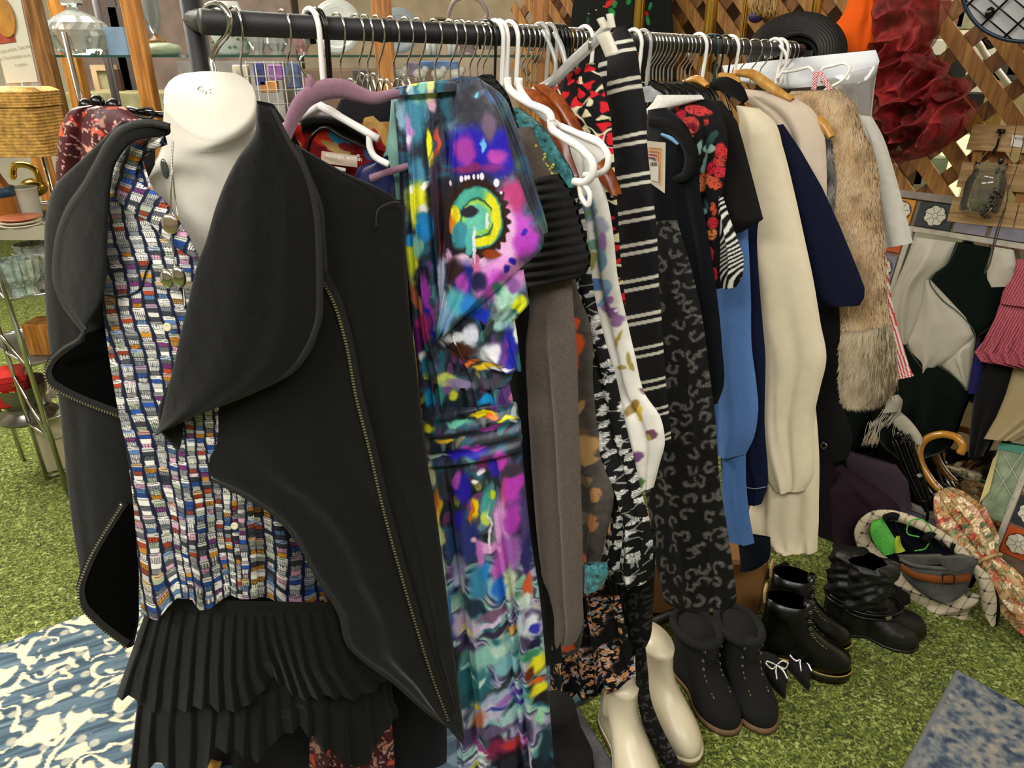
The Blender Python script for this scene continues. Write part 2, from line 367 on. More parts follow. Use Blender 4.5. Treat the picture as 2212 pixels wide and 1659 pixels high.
rug('area_rug',[a0-dv*.5,a0+dv*1.8,a0+dv*1.8+nv_*1.1,a0-dv*.5+nv_*1.1],p_blue,'blue rug with cream scroll pattern on the turf behind the black skirt',(560,300))
def p_grey(x,y,U,V):
    st=fbm(x*60+y*20,y*25,3,3);b=palette(np.clip((fbm(x*60,y*75,5,6)*.7+st*.3-.3)*2.2,0,1),['#343f50','#505c6b','#75797e','#8f8b84','#a0998d'])
    e=np.minimum(U*.9,V*1.3); return mix(b,rgb('#6f7274'),sm(.010,.006,e))
k0=atZ(2065,1447);k1=atZ(1950,1659);k3=atZ(2212,1530);d1=(k1-k0)/np.linalg.norm(k1-k0);d3=(k3-k0)/np.linalg.norm(k3-k0)
rug('doormat',[k0,k0+d3*1.3,k0+d3*1.3+d1*.9,k0+d1*.9],p_grey,'grey and blue mottled flat rug corner at lower right',(360,260),.006)
k0=atZ(1250,1530);k1=atZ(1420,1800)
def p_mat(x,y,U,V):
    b=np.broadcast_to(rgb('#55565a'),x.shape+(3,)); X=V*2.2-U*.1; s=((X>1.18)&(X<1.28))|((X>1.33)&(X<1.43)); return mix(b*(.9+.2*fbm(x*200,y*200,2,1))[...,None],rgb('#c9c887'),s*1.)
dd=(k1-k0)/np.linalg.norm(k1-k0);de=np.array([dd[1],-dd[0],0])
rug('striped_mat',[k0,k0+de*.5,k0+de*.5+dd*.7,k0+dd*.7],p_mat,'grey mat with two pale yellow stripes beside the white boots',(120,200),.008)
# ---- garment rack
RACK=thing('garment_rack','black tubular clothes rack carrying the row of hangers','clothes rack',(RA[0],RA[1],0))
b=MB();ex=RU*.07; b.tube([RA-ex*.3,RB+ex*.2],.0165,20); b.tube([RA+RU*.26,RA+RU*.27],.018,20);b.tube([RA+RU*.9,RA+RU*.91],.018,20); b.done('rail',PBLK,RACK)
pb=MB();pz=RA-UH*.0
pl_=atY(412,0,1.2); pp=np.array([pl_[0],pl_[1],0])
MB().tube([pp,pp+[0,0,1.95]],.0165,18).done('post',PBLK,RACK)
MB().tube([pp+[0,0,1.6],RA+np.array([0,0,0])],.0165,14).done('crosspiece',PBLK,RACK)
pe=RB+UH*.05; MB().tube([[pe[0],pe[1],0.05],[pe[0],pe[1],pe[2]]],.0165,18).done('post',PBLK,RACK)
MB().tube([atZ(1412,1345,.07),atZ(1700,1222,.07)],.014,12).done('base_bar',PBLK,RACK)
for q in(RA,RB):
    MB().tube([q*[1,1,0]+SW*.2+[0,0,.04],q*[1,1,0]-SW*.25+[0,0,.04]],.015,12).done('foot_bar',PBLK,RACK)
for t_ in(.93,1.02):
    q=RA+RU*RL*t_-np.array([0,0,.016]); MB().lathe(q,[(.003,-.004),(.004,0)],10).done('screw',CHROME,RACK)
tag(MB().box(atZ(1470,1300,.1)+np.array([.0,.15,.03]),(.5,.26,.2),bev=.01).done('cardboard_box',M('cardboard','#8a6238',.8,noise=(8,.2)),smooth=False),'brown cardboard box on the floor behind the shoes','box')
# ---- wooden display cabinet at the back left
OAK=wood('oak',[(.3,'#7a4a1c'),(.5,'#a66a2a'),(.7,'#c98d42')],5,(1,1,14)); OAKD=wood('oak_dark',[(.3,'#4f3011'),(.5,'#7c5224'),(.7,'#96703c')],5,(1,1,14))
CY=2.95
CAB=thing('display_cabinet','oak framed glass display cabinet behind the rack','cabinet',(-1.2,CY+.2,0))
def post(px,Y,w=.058,mat=OAK,z0=0,z1=2.6,d=.05):
    p=atY(px,0,Y); return MB().box((p[0],p[1],(z0+z1)/2),(w,d,z1-z0),bev=.003).done('post',mat,CAB,smooth=False)
for px,Y,w_,m_ in((62,CY,.072,OAKD),(281,CY,.058,OAK),(823,CY,.068,OAK),(1168,CY+.1,.058,OAK),(125,3.34,.07,OAK),(-3,3.34,.066,OAK)):
    post(px,Y,w_,m_)
xl=atY(60,120,CY)[0];xr=atY(1168,130,CY)[0]
GSH=M('glass_edge','#2f4f45',.1,trans=.0,spec=.8); GT=glass('shelf_glass','#cfe0da',.03,.08)
for z_ in(1.552,1.12,.7):
    MB().box(((xl+xr)/2,CY+.22,z_),(xr-xl,.38,.008)).done('glass_shelf',GT,CAB,smooth=False)
    MB().box(((xl+xr)/2,CY+.028,z_),(xr-xl,.004,.0085)).done('shelf_edge',GSH,CAB,smooth=False)
MB().box(((xl+xr)/2,CY+.2,.1),(xr-xl,.42,.2)).done('plinth',OAKD,CAB,smooth=False)
MB().box(((xl+xr)/2,CY+.2,2.58),(xr-xl,.42,.06)).done('top_board',OAKD,CAB,smooth=False)
# items on the glass shelf ----------------------------------------------
GLS=glass('cut_glass','#dfe4df',.04,.3); SMK=glass('smoke_glass','#b9a7a5',.05,.5); CRM=M('cream_ceramic','#d6cdb4',.35); PALE=M('pale_glaze','#c3c8c2',.25,coat=.3); GRNG=M('green_glaze','#9aa58a',.3)
def stand(px,py,Y=CY+.18): return atY(px,py,Y)
ZS=1.556
def onshelf(px,Y=CY+.16,z=ZS): p=atY(px,122,Y); return np.array([p[0],p[1],z])
def S(px,Y=CY+.16): return px*Y/1.10/1530
p=onshelf(180); th=thing('decanter','cut glass decanter with wide body and square stopper on the glass shelf','decanter',p)
s=S(1)
b=MB();k=28;rings=[]
for r_,h_ in[(34,0),(40,4),(48,12),(63,38),(65,48),(58,62),(40,74),(22,82),(14,86),(12,92),(15,95)]:
    a=np.linspace(0,2*np.pi,k,endpoint=False); f=1+(.045*np.where(np.arange(k)%2==0,1,-1) if 10<h_<60 else 0); rings.append(p+np.stack([np.cos(a)*r_*s*f,np.sin(a)*r_*s*.8*f,a*0+h_*s],1))
b.loft(rings).done('body',GLS,th,smooth=False)
MB().box(p+[0,0,107*s],(38*s,30*s,26*s),bev=.008).done('stopper',GLS,th,smooth=False)
tag(MB().box(onshelf(262)+[0,0,.05],(.075,.03,.1)).done('blue_box',M('blue_card','#7e97b4',.6,noise=(9,.3)),smooth=False),'small pale blue box on the glass shelf beside the decanter','box')
tag(MB().lathe(onshelf(352),[(.06,0),(.075,.015),(.07,.035),(.03,.045)],24).done('glass_dish',GRNG),'pale green dish on the glass shelf beneath the goblet','dish')
th=thing('goblet','tall smoky glass goblet with brown foot on the green dish','goblet',onshelf(345)+[0,0,.046])
q=ORG[th.name]; MB().lathe(q,[(.035,0),(.03,.01),(.012,.02),(.01,.03)],20).done('foot',M('brown_glass','#8a6a48',.2),th)
MB().lathe(q,[(.01,.03),(.022,.05),(.03,.09),(.034,.16),(.03,.18)],20,cap=False).done('bowl',glass('grey_glass','#a9b0b0',.05,.5),th)
tag(MB().tube(smoothline([onshelf(318)+[0,-.02,0],onshelf(318)+[.01,-.02,.07],onshelf(325)+[0,-.02,.13],onshelf(318)+[0,-.02,.2]],20),.009,10).done('glass_swan',PALE),'slender pale glass swan neck ornament left of the goblet','ornament')
th=thing('floral_vase','white vase painted with small green flowers behind the rack end','vase',onshelf(508,CY+.2))
q=ORG[th.name];MB().lathe(q,[(.05,0),(.06,.01),(.085,.08),(.08,.13),(.045,.17),(.04,.19)],28).done('body',PALE,th)
b=MB()
for i in range(26):
    a=random.uniform(3.4,6.0);h_=random.uniform(.02,.15);r_=.062+.02*math.sin(h_*18); b.ell(q+[math.cos(a)*r_,math.sin(a)*r_,h_],(.007,.004,.005),k=6,m=5)
b.done('painted_flowers',M('leaf_paint','#5f7b50',.5),th)
for px,r_,h_,m_,lb in((600,.05,.14,GLS,'clear crystal vase on the glass shelf above the chrome hooks'),(655,.035,.12,glass('pink_glass','#caa09c',.05,.5),'pink tinted glass vase on the shelf behind the rail'),(560,.04,.16,GLS,'tall crystal vase beside the floral vase'),):
    b=MB();rings=[];q=onshelf(px)
    for f_,g in[(.6,0),(.5,.1),(.9,.3),(1,.6),(.8,.85),(1.1,1)]:
        a=np.linspace(0,2*np.pi,20,endpoint=False);ff=1+.05*np.where(np.arange(20)%2==0,1,-1);rings.append(q+np.stack([np.cos(a)*r_*f_*ff,np.sin(a)*r_*f_*ff,a*0+g*h_],1))
    tag(b.loft(rings).done('crystal_vase',m_,smooth=False),lb,'vase')
def plate(px,Y,r_,m_,lb,z=ZS,ax=(0,-1,.25)):
    tag(MB().lathe(onshelf(px,Y,z)+[0,0,r_],[(.001,.004),(r_*.6,.003),(r_*.7,.008),(r_,.014),(r_,.018),(r_*.65,.006),(.001,0)],36,ax=ax,cap=False).done('plate',m_),lb,'plate')
plate(735,CY+.2,.1,PALE,'large pale grey plate standing upright on the glass shelf'); plate(865,CY+.22,.085,M('blue_plate','#9aa6ad',.3),'blue grey plate standing right of the oak post')
th=thing('pig_figurine','translucent white glass pig figurine on the shelf behind the rail','figurine',onshelf(955,CY+.15)); q=ORG[th.name]
MB().ell(q+[0,0,.09],(.075,.04,.045)).ell(q+[.07,0,.1],(.035,.03,.03)).ell(q+[.1,0,.098],(.012,.014,.012)).done('body',glass('milk_glass','#cfd2cc',.1,.75),th)
for dx in(-.05,-.03,.03,.05): MB().tube([q+[dx,.01*(1 if dx>0 else -1),.06],q+[dx,0,.0]],[.014,.011],8).done('leg',PALE,th)
th=thing('swan_basket','mauve glass swan dish with curved neck handle on the shelf','dish',onshelf(1010,CY+.25)); q=ORG[th.name]
MB().lathe(q,[(.04,0),(.03,.03),(.09,.07),(.11,.12)],24,cap=False).done('bowl',SMK,th); MB().tube(smoothline([q+[-.09,0,.1],q+[-.04,0,.2],q+[.05,0,.2],q+[.08,0,.14],q+[.05,0,.12]],24),.009,10).done('neck',SMK,th)
for px in(862,905,945,985):
    q=onshelf(px,CY+.06,1.13+.29)
    q[2]=zat(q,175); b=MB().ell(q+[0,0,.025],(.028,.018,.02)).ell(q+[.022,0,.04],(.014,.014,.015));
    for dx in(-.015,.015): b.tube([q+[dx,0,.02],q+[dx,0,0]],.006,6)
    tag(b.done('animal_figurine',M('white_china_%d'%px,'#cdcac0',.3)),'small white china animal with brown patches under the upper glass shelf','figurine','china animals behind the hooks')
# ---- things further back seen through the cabinet (shop interior)
def slab(name,px0,py0,px1,py1,Y,mat,label,cat,d=.05,group=None):
    a=atY(px0,py0,Y);c=atY(px1,py1,Y)
    if name in('cupboard','dresser','room_screen','store_shelving','light_panel','iron_bar'): c[2]=.002
    o=MB().box(((a[0]+c[0])/2,Y+d/2,(a[2]+c[2])/2),(abs(c[0]-a[0]),d,abs(a[2]-c[2])),bev=.004).done(name,mat,smooth=False); return tag(o,label,cat,group)
def framed(px0,py0,px1,py1,Y,fm,pm,label,w=.03,name='picture_frame'):
    a=atY(px0,py0,Y);c=atY(px1,py1,Y);cx=(a[0]+c[0])/2;cz_=(a[2]+c[2])/2;hw=abs(c[0]-a[0])/2;hh=abs(a[2]-c[2])/2
    t=thing(name,label,'picture',(cx,Y,cz_-hh)); b=MB()
    for sx in(-1,1): b.box((cx+sx*(hw-w/2),Y,cz_),(w,.03,2*hh))
    for sz in(-1,1): b.box((cx,Y,cz_+sz*(hh-w/2)),(2*hw-2*w,.03,w))
    b.done('frame',fm,t,smooth=False); MB().box((cx,Y+.008,cz_),(2*hw-2*w,.01,2*hh-2*w)).done('picture',pm,t,smooth=False)
BR=M('brown_panel','#6b4a35',.6,noise=(5,.35));TAN=M('tan_panel','#a58d6e',.7,noise=(7,.4));MAU=M('mauve_panel','#84726a',.7,noise=(6,.35));GRY=M('grey_panel','#7d7a74',.6,noise=(7,.4));OLV=M('olive_panel','#84805c',.6,noise=(8,.5));NAV=M('navy_panel','#2f3a5c',.6,noise=(6,.3));CRW=M('cream_panel','#d9cfab',.7,noise=(9,.3));DKW=M('dark_wood','#3d2717',.5,noise=(5,.3))
slab('room_screen',100,-200,640,118,5.9,MAU,'pale mauve folding screen far behind the cabinet','screen')
slab('room_screen',620,-200,1180,60,5.95,M('beige_panel','#8a7c64',.7,noise=(6,.3)),'beige folding screen far behind the cabinet and rail','screen')
for i,(a_,b_,c_,d_) in enumerate(((235,-60,250,110),(200,14,290,24))): slab('iron_bar',a_,b_,c_,d_,4.5,M('iron%d'%i,'#3b3432',.6),('upright' if i==0 else 'level')+' dark iron bar far behind the decanter','bar',.02)
framed(236,150,268,196,3.9,DKW,CRW,'small dark framed picture behind the second oak post')
framed(196,140,262,205,4.4,TAN,OLV,'pale framed picture seen under the glass shelf')
slab('cupboard',140,200,420,520,4.2,OLV,'mottled olive cupboard behind the oak posts','cupboard',.5)
slab('dresser',380,132,640,420,5.2,GRY,'grey wooden dresser beyond the black rack post','dresser',.5)
slab('dresser',640,150,1000,420,4.8,M('umber','#5c4a3a',.6,noise=(6,.4)),'dark brown dresser behind the small chrome hooks','dresser',.5)
slab('dresser',940,60,1190,330,4.4,M('taupe','#8a7c6a',.6,noise=(6,.4)),'taupe dresser at the right end of the glass cabinet','dresser',.5)
t=thing('metal_pole','tall dark metal floor pole behind the cabinet','pole',atY(270,300,3.6)*[1,1,0]); q=ORG[t.name]; MB().tube([q,q+[0,0,2.2]],.018,12).done('shaft',M('gunmetal','#4a4748',.4,.5),t); MB().lathe(q,[(.15,0),(.15,.02),(.02,.04)],24).done('foot',DKW,t)
for i,(px0,px1,py0,py1,c) in enumerate(((545,575,135,185,'#3c3f78'),(578,612,140,172,'#8e5aa0'),(560,600,175,200,'#d08a4a'),(615,650,135,190,'#4f5f8c'),(500,540,140,190,'#b9b29c'),(640,660,190,215,'#9cc6da'),(760,800,150,200,'#47423f'),(870,905,135,165,'#7b6f84'),(905,990,132,150,'#5577a8'))):
    slab('package',px0,py0,px1,py1,3.9,M('package%d'%i,c,.5,noise=(20,.5)),['dark blue','violet','orange','slate blue','cream','light blue','charcoal','dull purple','bright blue'][i]+' packet on the wire stand behind the rail','packet',.04)
t=thing('wire_stand','white wire display stand behind the rail','stand',atY(590,200,3.85)*[1,1,0]); b=MB()
for px in range(530,670,20): b.tube([atY(px,132,3.85),atY(px,132,3.85)*[1,1,0]],.003,6)
for py in(135,165,195,225): b.tube([atY(528,py,3.85),atY(666,py,3.85)],.003,6)
b.done('wires',M('wire_grey','#8d8a84',.5),t)
# ---- sign card in plastic sleeve
t=thing('sign_card','printed card in a clear sleeve hanging on the oak post','sign',atY(40,180,2.3))
Ys=2.3
def quad(name,P4,mat,parent,off=0,**k): P=[atY(x,y,Ys-off) for x,y in P4]; return mk(name,P,[(0,1,2,3)],mat,parent,False,**k)
quad('sleeve',[(-30,0-20),(44,-20),(91,192),(14,192)],CLEARP,t,0); quad('card',[(-40,-20),(40,-20),(82,177),(14,180)],M('card_stock','#e2dcc6',.6),t,.004)
quad('printed_photo',[(-40,-20),(8,-20),(34,90),(-10,96)],M('photo_print','#b0503a',.5,noise=(30,.5)),t,.008)
o=MB().ell(atY(5,35,Ys-.012),(.035,.002,.055)).done('printed_figure',M('gold_print','#c98d3c',.5,noise=(20,.4)),t)
TXT=M('grey_ink','#8d887e',.7)
def text(body,px,py,size,pl,mat,parent,ang=0.,name='lettering',off=.002,right=None):
    """flat lettering on a plane (plane tangent = horizontal right of the viewer)"""
    c=bpy.data.curves.new(name,'FONT');c.body=body;c.size=size;c.align_x='CENTER';c.align_y='CENTER'
    o=bpy.data.objects.new(name,c);COL.objects.link(o); bpy.context.view_layer.update()
    dg=bpy.context.evaluated_depsgraph_get(); me=bpy.data.meshes.new_from_object(o.evaluated_get(dg)); bpy.data.objects.remove(o)
    n=pl.n; X=np.cross([0,0,1.],n); X/=np.linalg.norm(X); Yv=np.cross(n,X); ca,sa=math.cos(ang),math.sin(ang); X,Yv=X*ca+Yv*sa,Yv*ca-X*sa
    V=np.array([v.co[:] for v in me.vertices]); P=pl(px,py)+n*off+V[:,0:1]*X+V[:,1:2]*Yv
    return mk(name,P,[tuple(p.vertices) for p in me.polygons],mat,parent,False)
plc=Pl([0,Ys-.008,0],(0,-1,0))
text('from your phone. Text Here',28,106,.0105,plc,TXT,t,.16); text('Then Text Reviews-us at',28,123,.0105,plc,TXT,t,.12); text('a review',45,139,.0105,plc,TXT,t,.1)
# ---- chrome shelf rack at far left
A0=atZ(150,1075);B0=atZ(103,1037);C0=atZ(143,1025);ed=(C0-B0);ed/=np.linalg.norm(ed)
SH=thing('chrome_shelf','chrome tube shelving unit standing on the turf at far left','shelf',(B0+A0)/2*[1,1,0])
def vl(P,z): return np.array([P[0],P[1],z])
side=A0-B0; side[2]=0; B1=A0-side*2.2
zs=[zat(A0,335),zat(A0,497),zat(A0,648),zat(A0,790),zat(A0,950)]
Lx=.36
for P in(A0,B1,A0+ed*Lx,B1+ed*Lx): MB().tube([vl(P,0),vl(P,zs[0]+.35)],.009,10).done('post',CHROME,SH)
for z_ in zs:
    for p_,q_ in((A0,A0+ed*Lx),(B1,B1+ed*Lx),(A0,B1)): MB().tube([vl(p_,z_),vl(q_,z_)],.006,8).done('shelf_rail',CHROME,SH)
for z_ in(zs[4],.012): MB().tube([vl(B0,z_),vl(B0+ed*Lx,z_)],.006,8).done('shelf_rail',CHROME,SH)
MB().tube([vl(B0,0),vl(B0,zs[1])],.008,10).done('post',CHROME,SH)
for z_ in zs[1:4]: MB().tube([vl(B1,z_+.16),vl(A0,z_-.01)],.007,8).done('diagonal_brace',CHROME,SH)
MB().tube([vl(B0,zat(B0,812)),vl(A0,zat(A0,960))],.007,8).done('diagonal_brace',CHROME,SH)
cs=(A0+B1)/2+ed*Lx/2
for z_ in zs[:4]:
    P=np.array([vl(A0,z_),vl(A0+ed*Lx,z_),vl(B1+ed*Lx,z_),vl(B1,z_)]);MB().prism(P,(0,0,-.006)).done('shelf_panel',glass('shelf_pane','#8d918a',.1,.35),SH,smooth=False)
def sp(px,py,z):
    """point at height z seen at pixel px,py"""
    return atZ(px,py,z)
# basket
WICK=M('wicker','#c99a4c',.6,noise=(60,.5),bump=(160,1)); q=sp(35,333,zs[0])
t=thing('wicker_basket','golden woven lidded basket on the top left shelf','basket',q)
k=40;a=np.linspace(0,2*np.pi,k,endpoint=False)
def rr(r_,h_,q=q): e=.35;return q+np.stack([np.sign(np.cos(a))*np.abs(np.cos(a))**e*r_*1.3,np.sign(np.sin(a))*np.abs(np.sin(a))**e*r_*.8,a*0+h_],1)
b=MB();rs=[]
for i in range(60):
    h_=.14*i/59; rs.append(rr(.11+.002*math.sin(i*1.57),h_))
b.loft(rs).done('body',WICK,t)
b=MB();rs=[]
for i in range(24): rs.append(rr(.115+.002*math.sin(i*1.57),.142+.045*i/23))
rs.append(rr(.1,.195)); b.loft(rs).done('lid',WICK,t)
q=sp(12,478,zs[1]);t=thing('amber_bottle','amber glass bottle with blue stopper on the chrome shelf','bottle',q)
MB().lathe(q,[(.05,0),(.052,.01),(.052,.08),(.048,.1),(.02,.17),(.018,.22)],24).done('body',M('amber','#a8672a',.15,coat=.5,noise=(8,.3)),t);MB().lathe(q,[(.053,.085),(.053,.115)],24).done('band',M('band_blue','#38566e',.4,noise=(40,.5)),t);MB().ell(q+[0,0,.245],(.022,.022,.03)).done('stopper',M('cobalt','#1f2f6e',.2),t)
q=sp(50,405,zs[1]+.07);t=thing('brass_bird','shiny brass bird shaped dish on the chrome shelf','ornament',q+[0,.06,-.06]);q=ORG[t.name]
MB().ell(q+[0,0,.05],(.05,.035,.035)).done('body',BRASS,t);MB().tube(smoothline([q+[.03,0,.06],q+[.02,0,.12],q+[-.05,0,.13],q+[-.07,0,.08]],20),[.012]*19+[.005],10).done('neck',BRASS,t)
q=sp(66,470,zs[1]);t=thing('white_mug','plain off white mug with dark printed side on the chrome shelf','mug',q)
MB().lathe(q,[(.036,0),(.04,.006),(.043,.098),(.046,.104),(.042,.106),(.038,.09),(.036,.01)],28,cap=False).done('cup',M('mug_glaze','#cfc8b4',.35),t)
MB().box(q+[-.035,-.028,.055],(.008,.02,.045),bev=.003).done('dark_print',M('print','#2c3630',.4,noise=(30,.6)),t)
for i in range(3): tag(MB().lathe(sp(48,493,zs[1])+[0,0,.008+i*.011],[(.03,-.006),(.045,0),(.062,.006),(.06,.009),(.03,.002)],28).done('saucer',M('saucer%d'%i,'#d8cdb8' if i<2 else '#cf7a55',.3)),['white saucer at the bottom of the small stack on the chrome shelf','middle white saucer of the small stack on the chrome shelf','orange centred saucer on top of the small stack'][i],'saucer')
for i,(px,py,r_,c) in enumerate(((70,635,.05,'#a8b5a0'),(95,620,.06,'#c4c8bc'),(45,640,.045,'#9fb0a4'),(85,600,.05,'#b8beb0'))):
    q=sp(px,py,zs[2]);b=MB();rs=[]
    for f_,g in[(.5,0),(.35,.03),(.8,.06),(1,.11),(1.05,.13)]:
        a2=np.linspace(0,2*np.pi,24,endpoint=False);ff=1+.07*np.where(np.arange(24)%2==0,1,-1);rs.append(q+np.stack([np.cos(a2)*r_*f_*ff,np.sin(a2)*r_*f_*ff,a2*0+g],1))
    tag(b.loft(rs,False).done('crystal_bowl',M('crystal%d'%i,c,.12,spec=.9,coat=.6,noise=(60,.5)),smooth=False),'pressed glass footed bowl on the second chrome shelf','bowl','pressed glass bowls on the chrome shelf')
tag(MB().box(sp(98,762,zs[3])+[.02,.02,.06],(.12,.1,.12),bev=.004).done('wooden_box',OAK,smooth=False),'small golden wooden box on the chrome shelf beside the jacket','box')
q=atZ(28,905,zs[4]);t=thing('red_tin','red gift tin with gold decoration on the pewter bowl','tin',q+[0,.0,.07]);q=ORG[t.name]
a3=.5;R3=np.array([[math.cos(a3),-math.sin(a3),0],[math.sin(a3),math.cos(a3),0],[0,0,1]])
MB().box(q+[0,0,.05],(.17,.12,.1),R3,.006).done('tin_body',M('tin_red','#b32020',.35,noise=(20,.3)),t,smooth=False);MB().box(q+[0,0,.115],(.178,.128,.035),R3,.006).done('tin_lid',M('lid_red','#c92a26',.35,noise=(20,.25)),t,smooth=False)
b=MB()
for i in range(9): b.ell(q+R3@np.array([random.uniform(-.07,.07),-.062,random.uniform(.02,.09)]),(.012,.003,.008),k=8,m=6)
b.done('gold_pattern',BRASS,t)
q=atZ(62,905,zs[4]-.02); tag(MB().lathe(q,[(.07,0),(.1,.01),(.11,.025),(.06,.04),(.065,.07),(.09,.11),(.1,.16)],36,cap=False).done('pewter_bowl',M('pewter','#7d7a74',.25,.8)),'round pewter footed bowl under the red tin','bowl')
b=MB()
for i in range(9):
    b.ell(sp(108+random.uniform(-7,10),860-i*10,zs[4]+.03+i*.012),(.016,.014,.022),k=10,m=6)
tag(b.done('shell_ornament',M('shell','#d9cfc0',.4)),'pile shaped ornament of white shells beside the pewter bowl','ornament')
q=atZ(112,1012,.0);tag(MB().box(q+[.03,.03,.13],(.13,.09,.26),R3,.004).done('beige_box',M('beige_card','#bdb594',.6),smooth=False),'tall plain beige box under the chrome shelf','box')
tag(MB().tube([atZ(-10,870,.25),atZ(15,915,0)],.006,8).done('chair_leg',BLACKP),'thin black metal leg at the far left edge','leg')
# ================================================================ dress form and its outfit
def pr(px,py,Yc,rx,ry,k=40,e=1.,tilt=0.):
    """horizontal ring centred under pixel, rx in px"""
    c=atY(px,py,Yc); a=np.linspace(0,2*np.pi,k,endpoint=False); R=rx/F_*cz(c)
    return c+np.stack([R*np.sign(np.cos(a))*np.abs(np.cos(a))**e,ry*np.sin(a),tilt*ry*np.sin(a)],1)
FORMM=M('form_plaster','#cdc8ba',.6,noise=(30,.03),bump=(220,.12))
t=thing('dress_form','white headless torso form with flat cut neck hanging from the rail end','dress form',atY(455,700,1.06))
k=40;a=np.linspace(0,2*np.pi,k,endpoint=False)
cap=smoothline([(352,215),(356,182),(378,162),(420,153),(470,152),(520,160),(545,180),(553,212),(548,238),(525,264),(490,286),(452,297),(410,284),(376,258),(358,236)],k,True)
capP=atY(cap[:,0],cap[:,1],.985+.075*(297-cap[:,1])/145)
def capring(scale,dz,push):
    c=capP.mean(0); q=c+(capP-c)*scale; q=q+[0,push,dz]; return q
rings=[capring(.96,0,-.0),capring(.995,-.003,0),capring(1.0,-.008,0)]
# neck and shoulders, matched start angle: cap list starts at left and runs over the top -> ring angle pi downwards
def ringm(px,py,Yc,rx,ry,e=1.,cz_=0.):
    th=np.pi-np.linspace(0,2*np.pi,k,endpoint=False); c=atY(px,py,Yc); R=rx/F_*cz(c)
    return c+np.stack([R*np.sign(np.cos(th))*np.abs(np.cos(th))**e,ry*np.sin(th),cz_*np.sin(th)],1)
rings+=[ringm(455,262,1.045,99,.062,cz_=.03),ringm(450,300,1.05,91,.062,cz_=.012),ringm(446,335,1.052,96,.066),ringm(446,372,1.055,120,.074),ringm(450,410,1.065,150,.09),ringm(460,455,1.075,180,.1),ringm(465,530,1.085,190,.118),ringm(465,640,1.09,185,.112),ringm(465,800,1.09,170,.095),ringm(465,950,1.09,160,.09)]
MB().loft(rings).done('torso',FORMM,t)
b=MB(); cc=atY(442,200,1.0)
cr=random.Random(3)
for i in range(9):
    x=438+cr.uniform(-16,18);y=192+cr.uniform(-8,8)+ (i%3)*2
    P=[atY(x+cr.uniform(-6,6),y+cr.uniform(-6,6),.985+.075*(297-y)/145-.0012) for _ in range(3)]; b.tube(P,.0004,4)
b.done('crack_marks',M('crack','#77726a',.9),t)
hk=rod(462)
pts=[atY(365+103,150+130,1.05),atY(461,150,1.085),atY(457,128,1.09),atY(470,100,1.09),atY(494,66,1.08),atY(495,35,1.08),atY(480,14,1.085),hk+[0,0,.022],hk+[-.018,.012,.012],hk+[-.022,.01,-.012]]
MB().tube(smoothline(pts,40),.0042,12).done('hook',CHROME,t)
# ---- blouse
CUP=['#efece6','#e4e1da','#c9c8c4','#a9aaaa','#efece6','#7c8086','#d8d6d0','#9c9c9c','#63666b','#3c3f46','#d9a6c0','#2f55a8','#a8482c','#c98a2e','#7c3f7c','#a9b39c','#5c7fae','#efece6']
CUPA=np.array([rgb(c) for c in CUP]); NAVYC=rgb('#1c2238')
def p_cups(X,Y,U=None,V=None,lean=True,cw=30.,ch=37.):
    x=X-((Y-600)*(.24-.2*sm(330,600,X)) if lean else 0); y=Y+3*np.sin(X/40.)
    x=x+3*np.sin(Y/31.+X/60.)
    i=np.floor(x/cw); a=x/cw-i-.5; yy=y/ch+h2(i,0,1)*7; j=np.floor(yy); b=yy-j
    half=np.where(b<.17,.47-.10*np.abs(b-.085)/.085*.6,.44-.13*(b-.17))
    inside=sm(half,half-.05,np.abs(a)); r=h2(i,j,2)
    cb=lambda s:CUPA[(h2(i,j,s)*len(CUP)).astype(int)]
    lid=cb(3)*.5+.5*rgb('#efece6'); col=np.broadcast_to(NAVYC,X.shape+(3,)).copy()
    bands=[(.19,.45,4),(.45,.72,5),(.72,.985,6)]
    body=lid.copy(); ln=(np.abs(b-.085)<.018); body=np.where(ln[...,None],rgb('#33363f'),body)
    for lo,hi,s in bands:
        m=(b>lo)&(b<=hi); c0=cb(s); st=h2(i,j,s+20)
        hatch=(np.sin(a*cw*1.55)>0.15); dots=np.hypot((a*5)%1-.5,((b-lo)*9)%1-.5)<.3; wav=np.sin(b*70+np.sin(a*20)*1.2)>.1
        c1=np.where(((st<.38)&hatch)[...,None],mix(c0,rgb('#30333d'),.75*np.ones_like(a)),c0)
        c1=np.where(((st>.38)&(st<.56)&dots)[...,None],rgb('#1a1c24'),c1); c1=np.where(((st>.56)&(st<.75)&wav)[...,None],c0*.45,c1)
        body=np.where(m[...,None],c1,body)
    body=np.where(((np.abs(b-.45)<.02)|(np.abs(b-.72)<.02))[...,None],body*.5,body)
    ins=inside*((b<.97)|(b<0)); return mix(col,body,ins)
yb=lambda x,y: .925+.10*((x-440)/250.)**2+.02*sm(900,1300,y)
BLp=Cv(yb)
t=thing('blouse','navy blouse printed all over with rows of patterned cups on the white form','blouse',atY(450,1330,.95))
vx=[(300,306,352,312),(266,325,312,345),(246,352,318,375),(238,400,340,425),(234,450,372,475),(230,500,404,520),(228,545,438,560),(226,590,470,590)]
PR=dict(mat=PAINTED,parent=t,step=1.7,paint=p_cups,back=0)
sheet('left_front',vx,BLp,thick=.0,top=.01,**PR)
hx=[300,318,345,362,380,420,436,455,475,495,520,545,600,640,668,688,700,718,740];hy=[22,26,28,6,-10,-18,4,8,-2,-16,-14,-12,-6,14,12,-6,-14,22,18]
def hem_disp(U,V,X,Y): return 0*U
def bl_disp(U,V,X,Y): return .007*np.sin((X-(Y-1000)*.1)/15.)*sm(850,1280,Y)+.004*np.sin((X+Y*.1)/38.)*sm(700,900,Y)
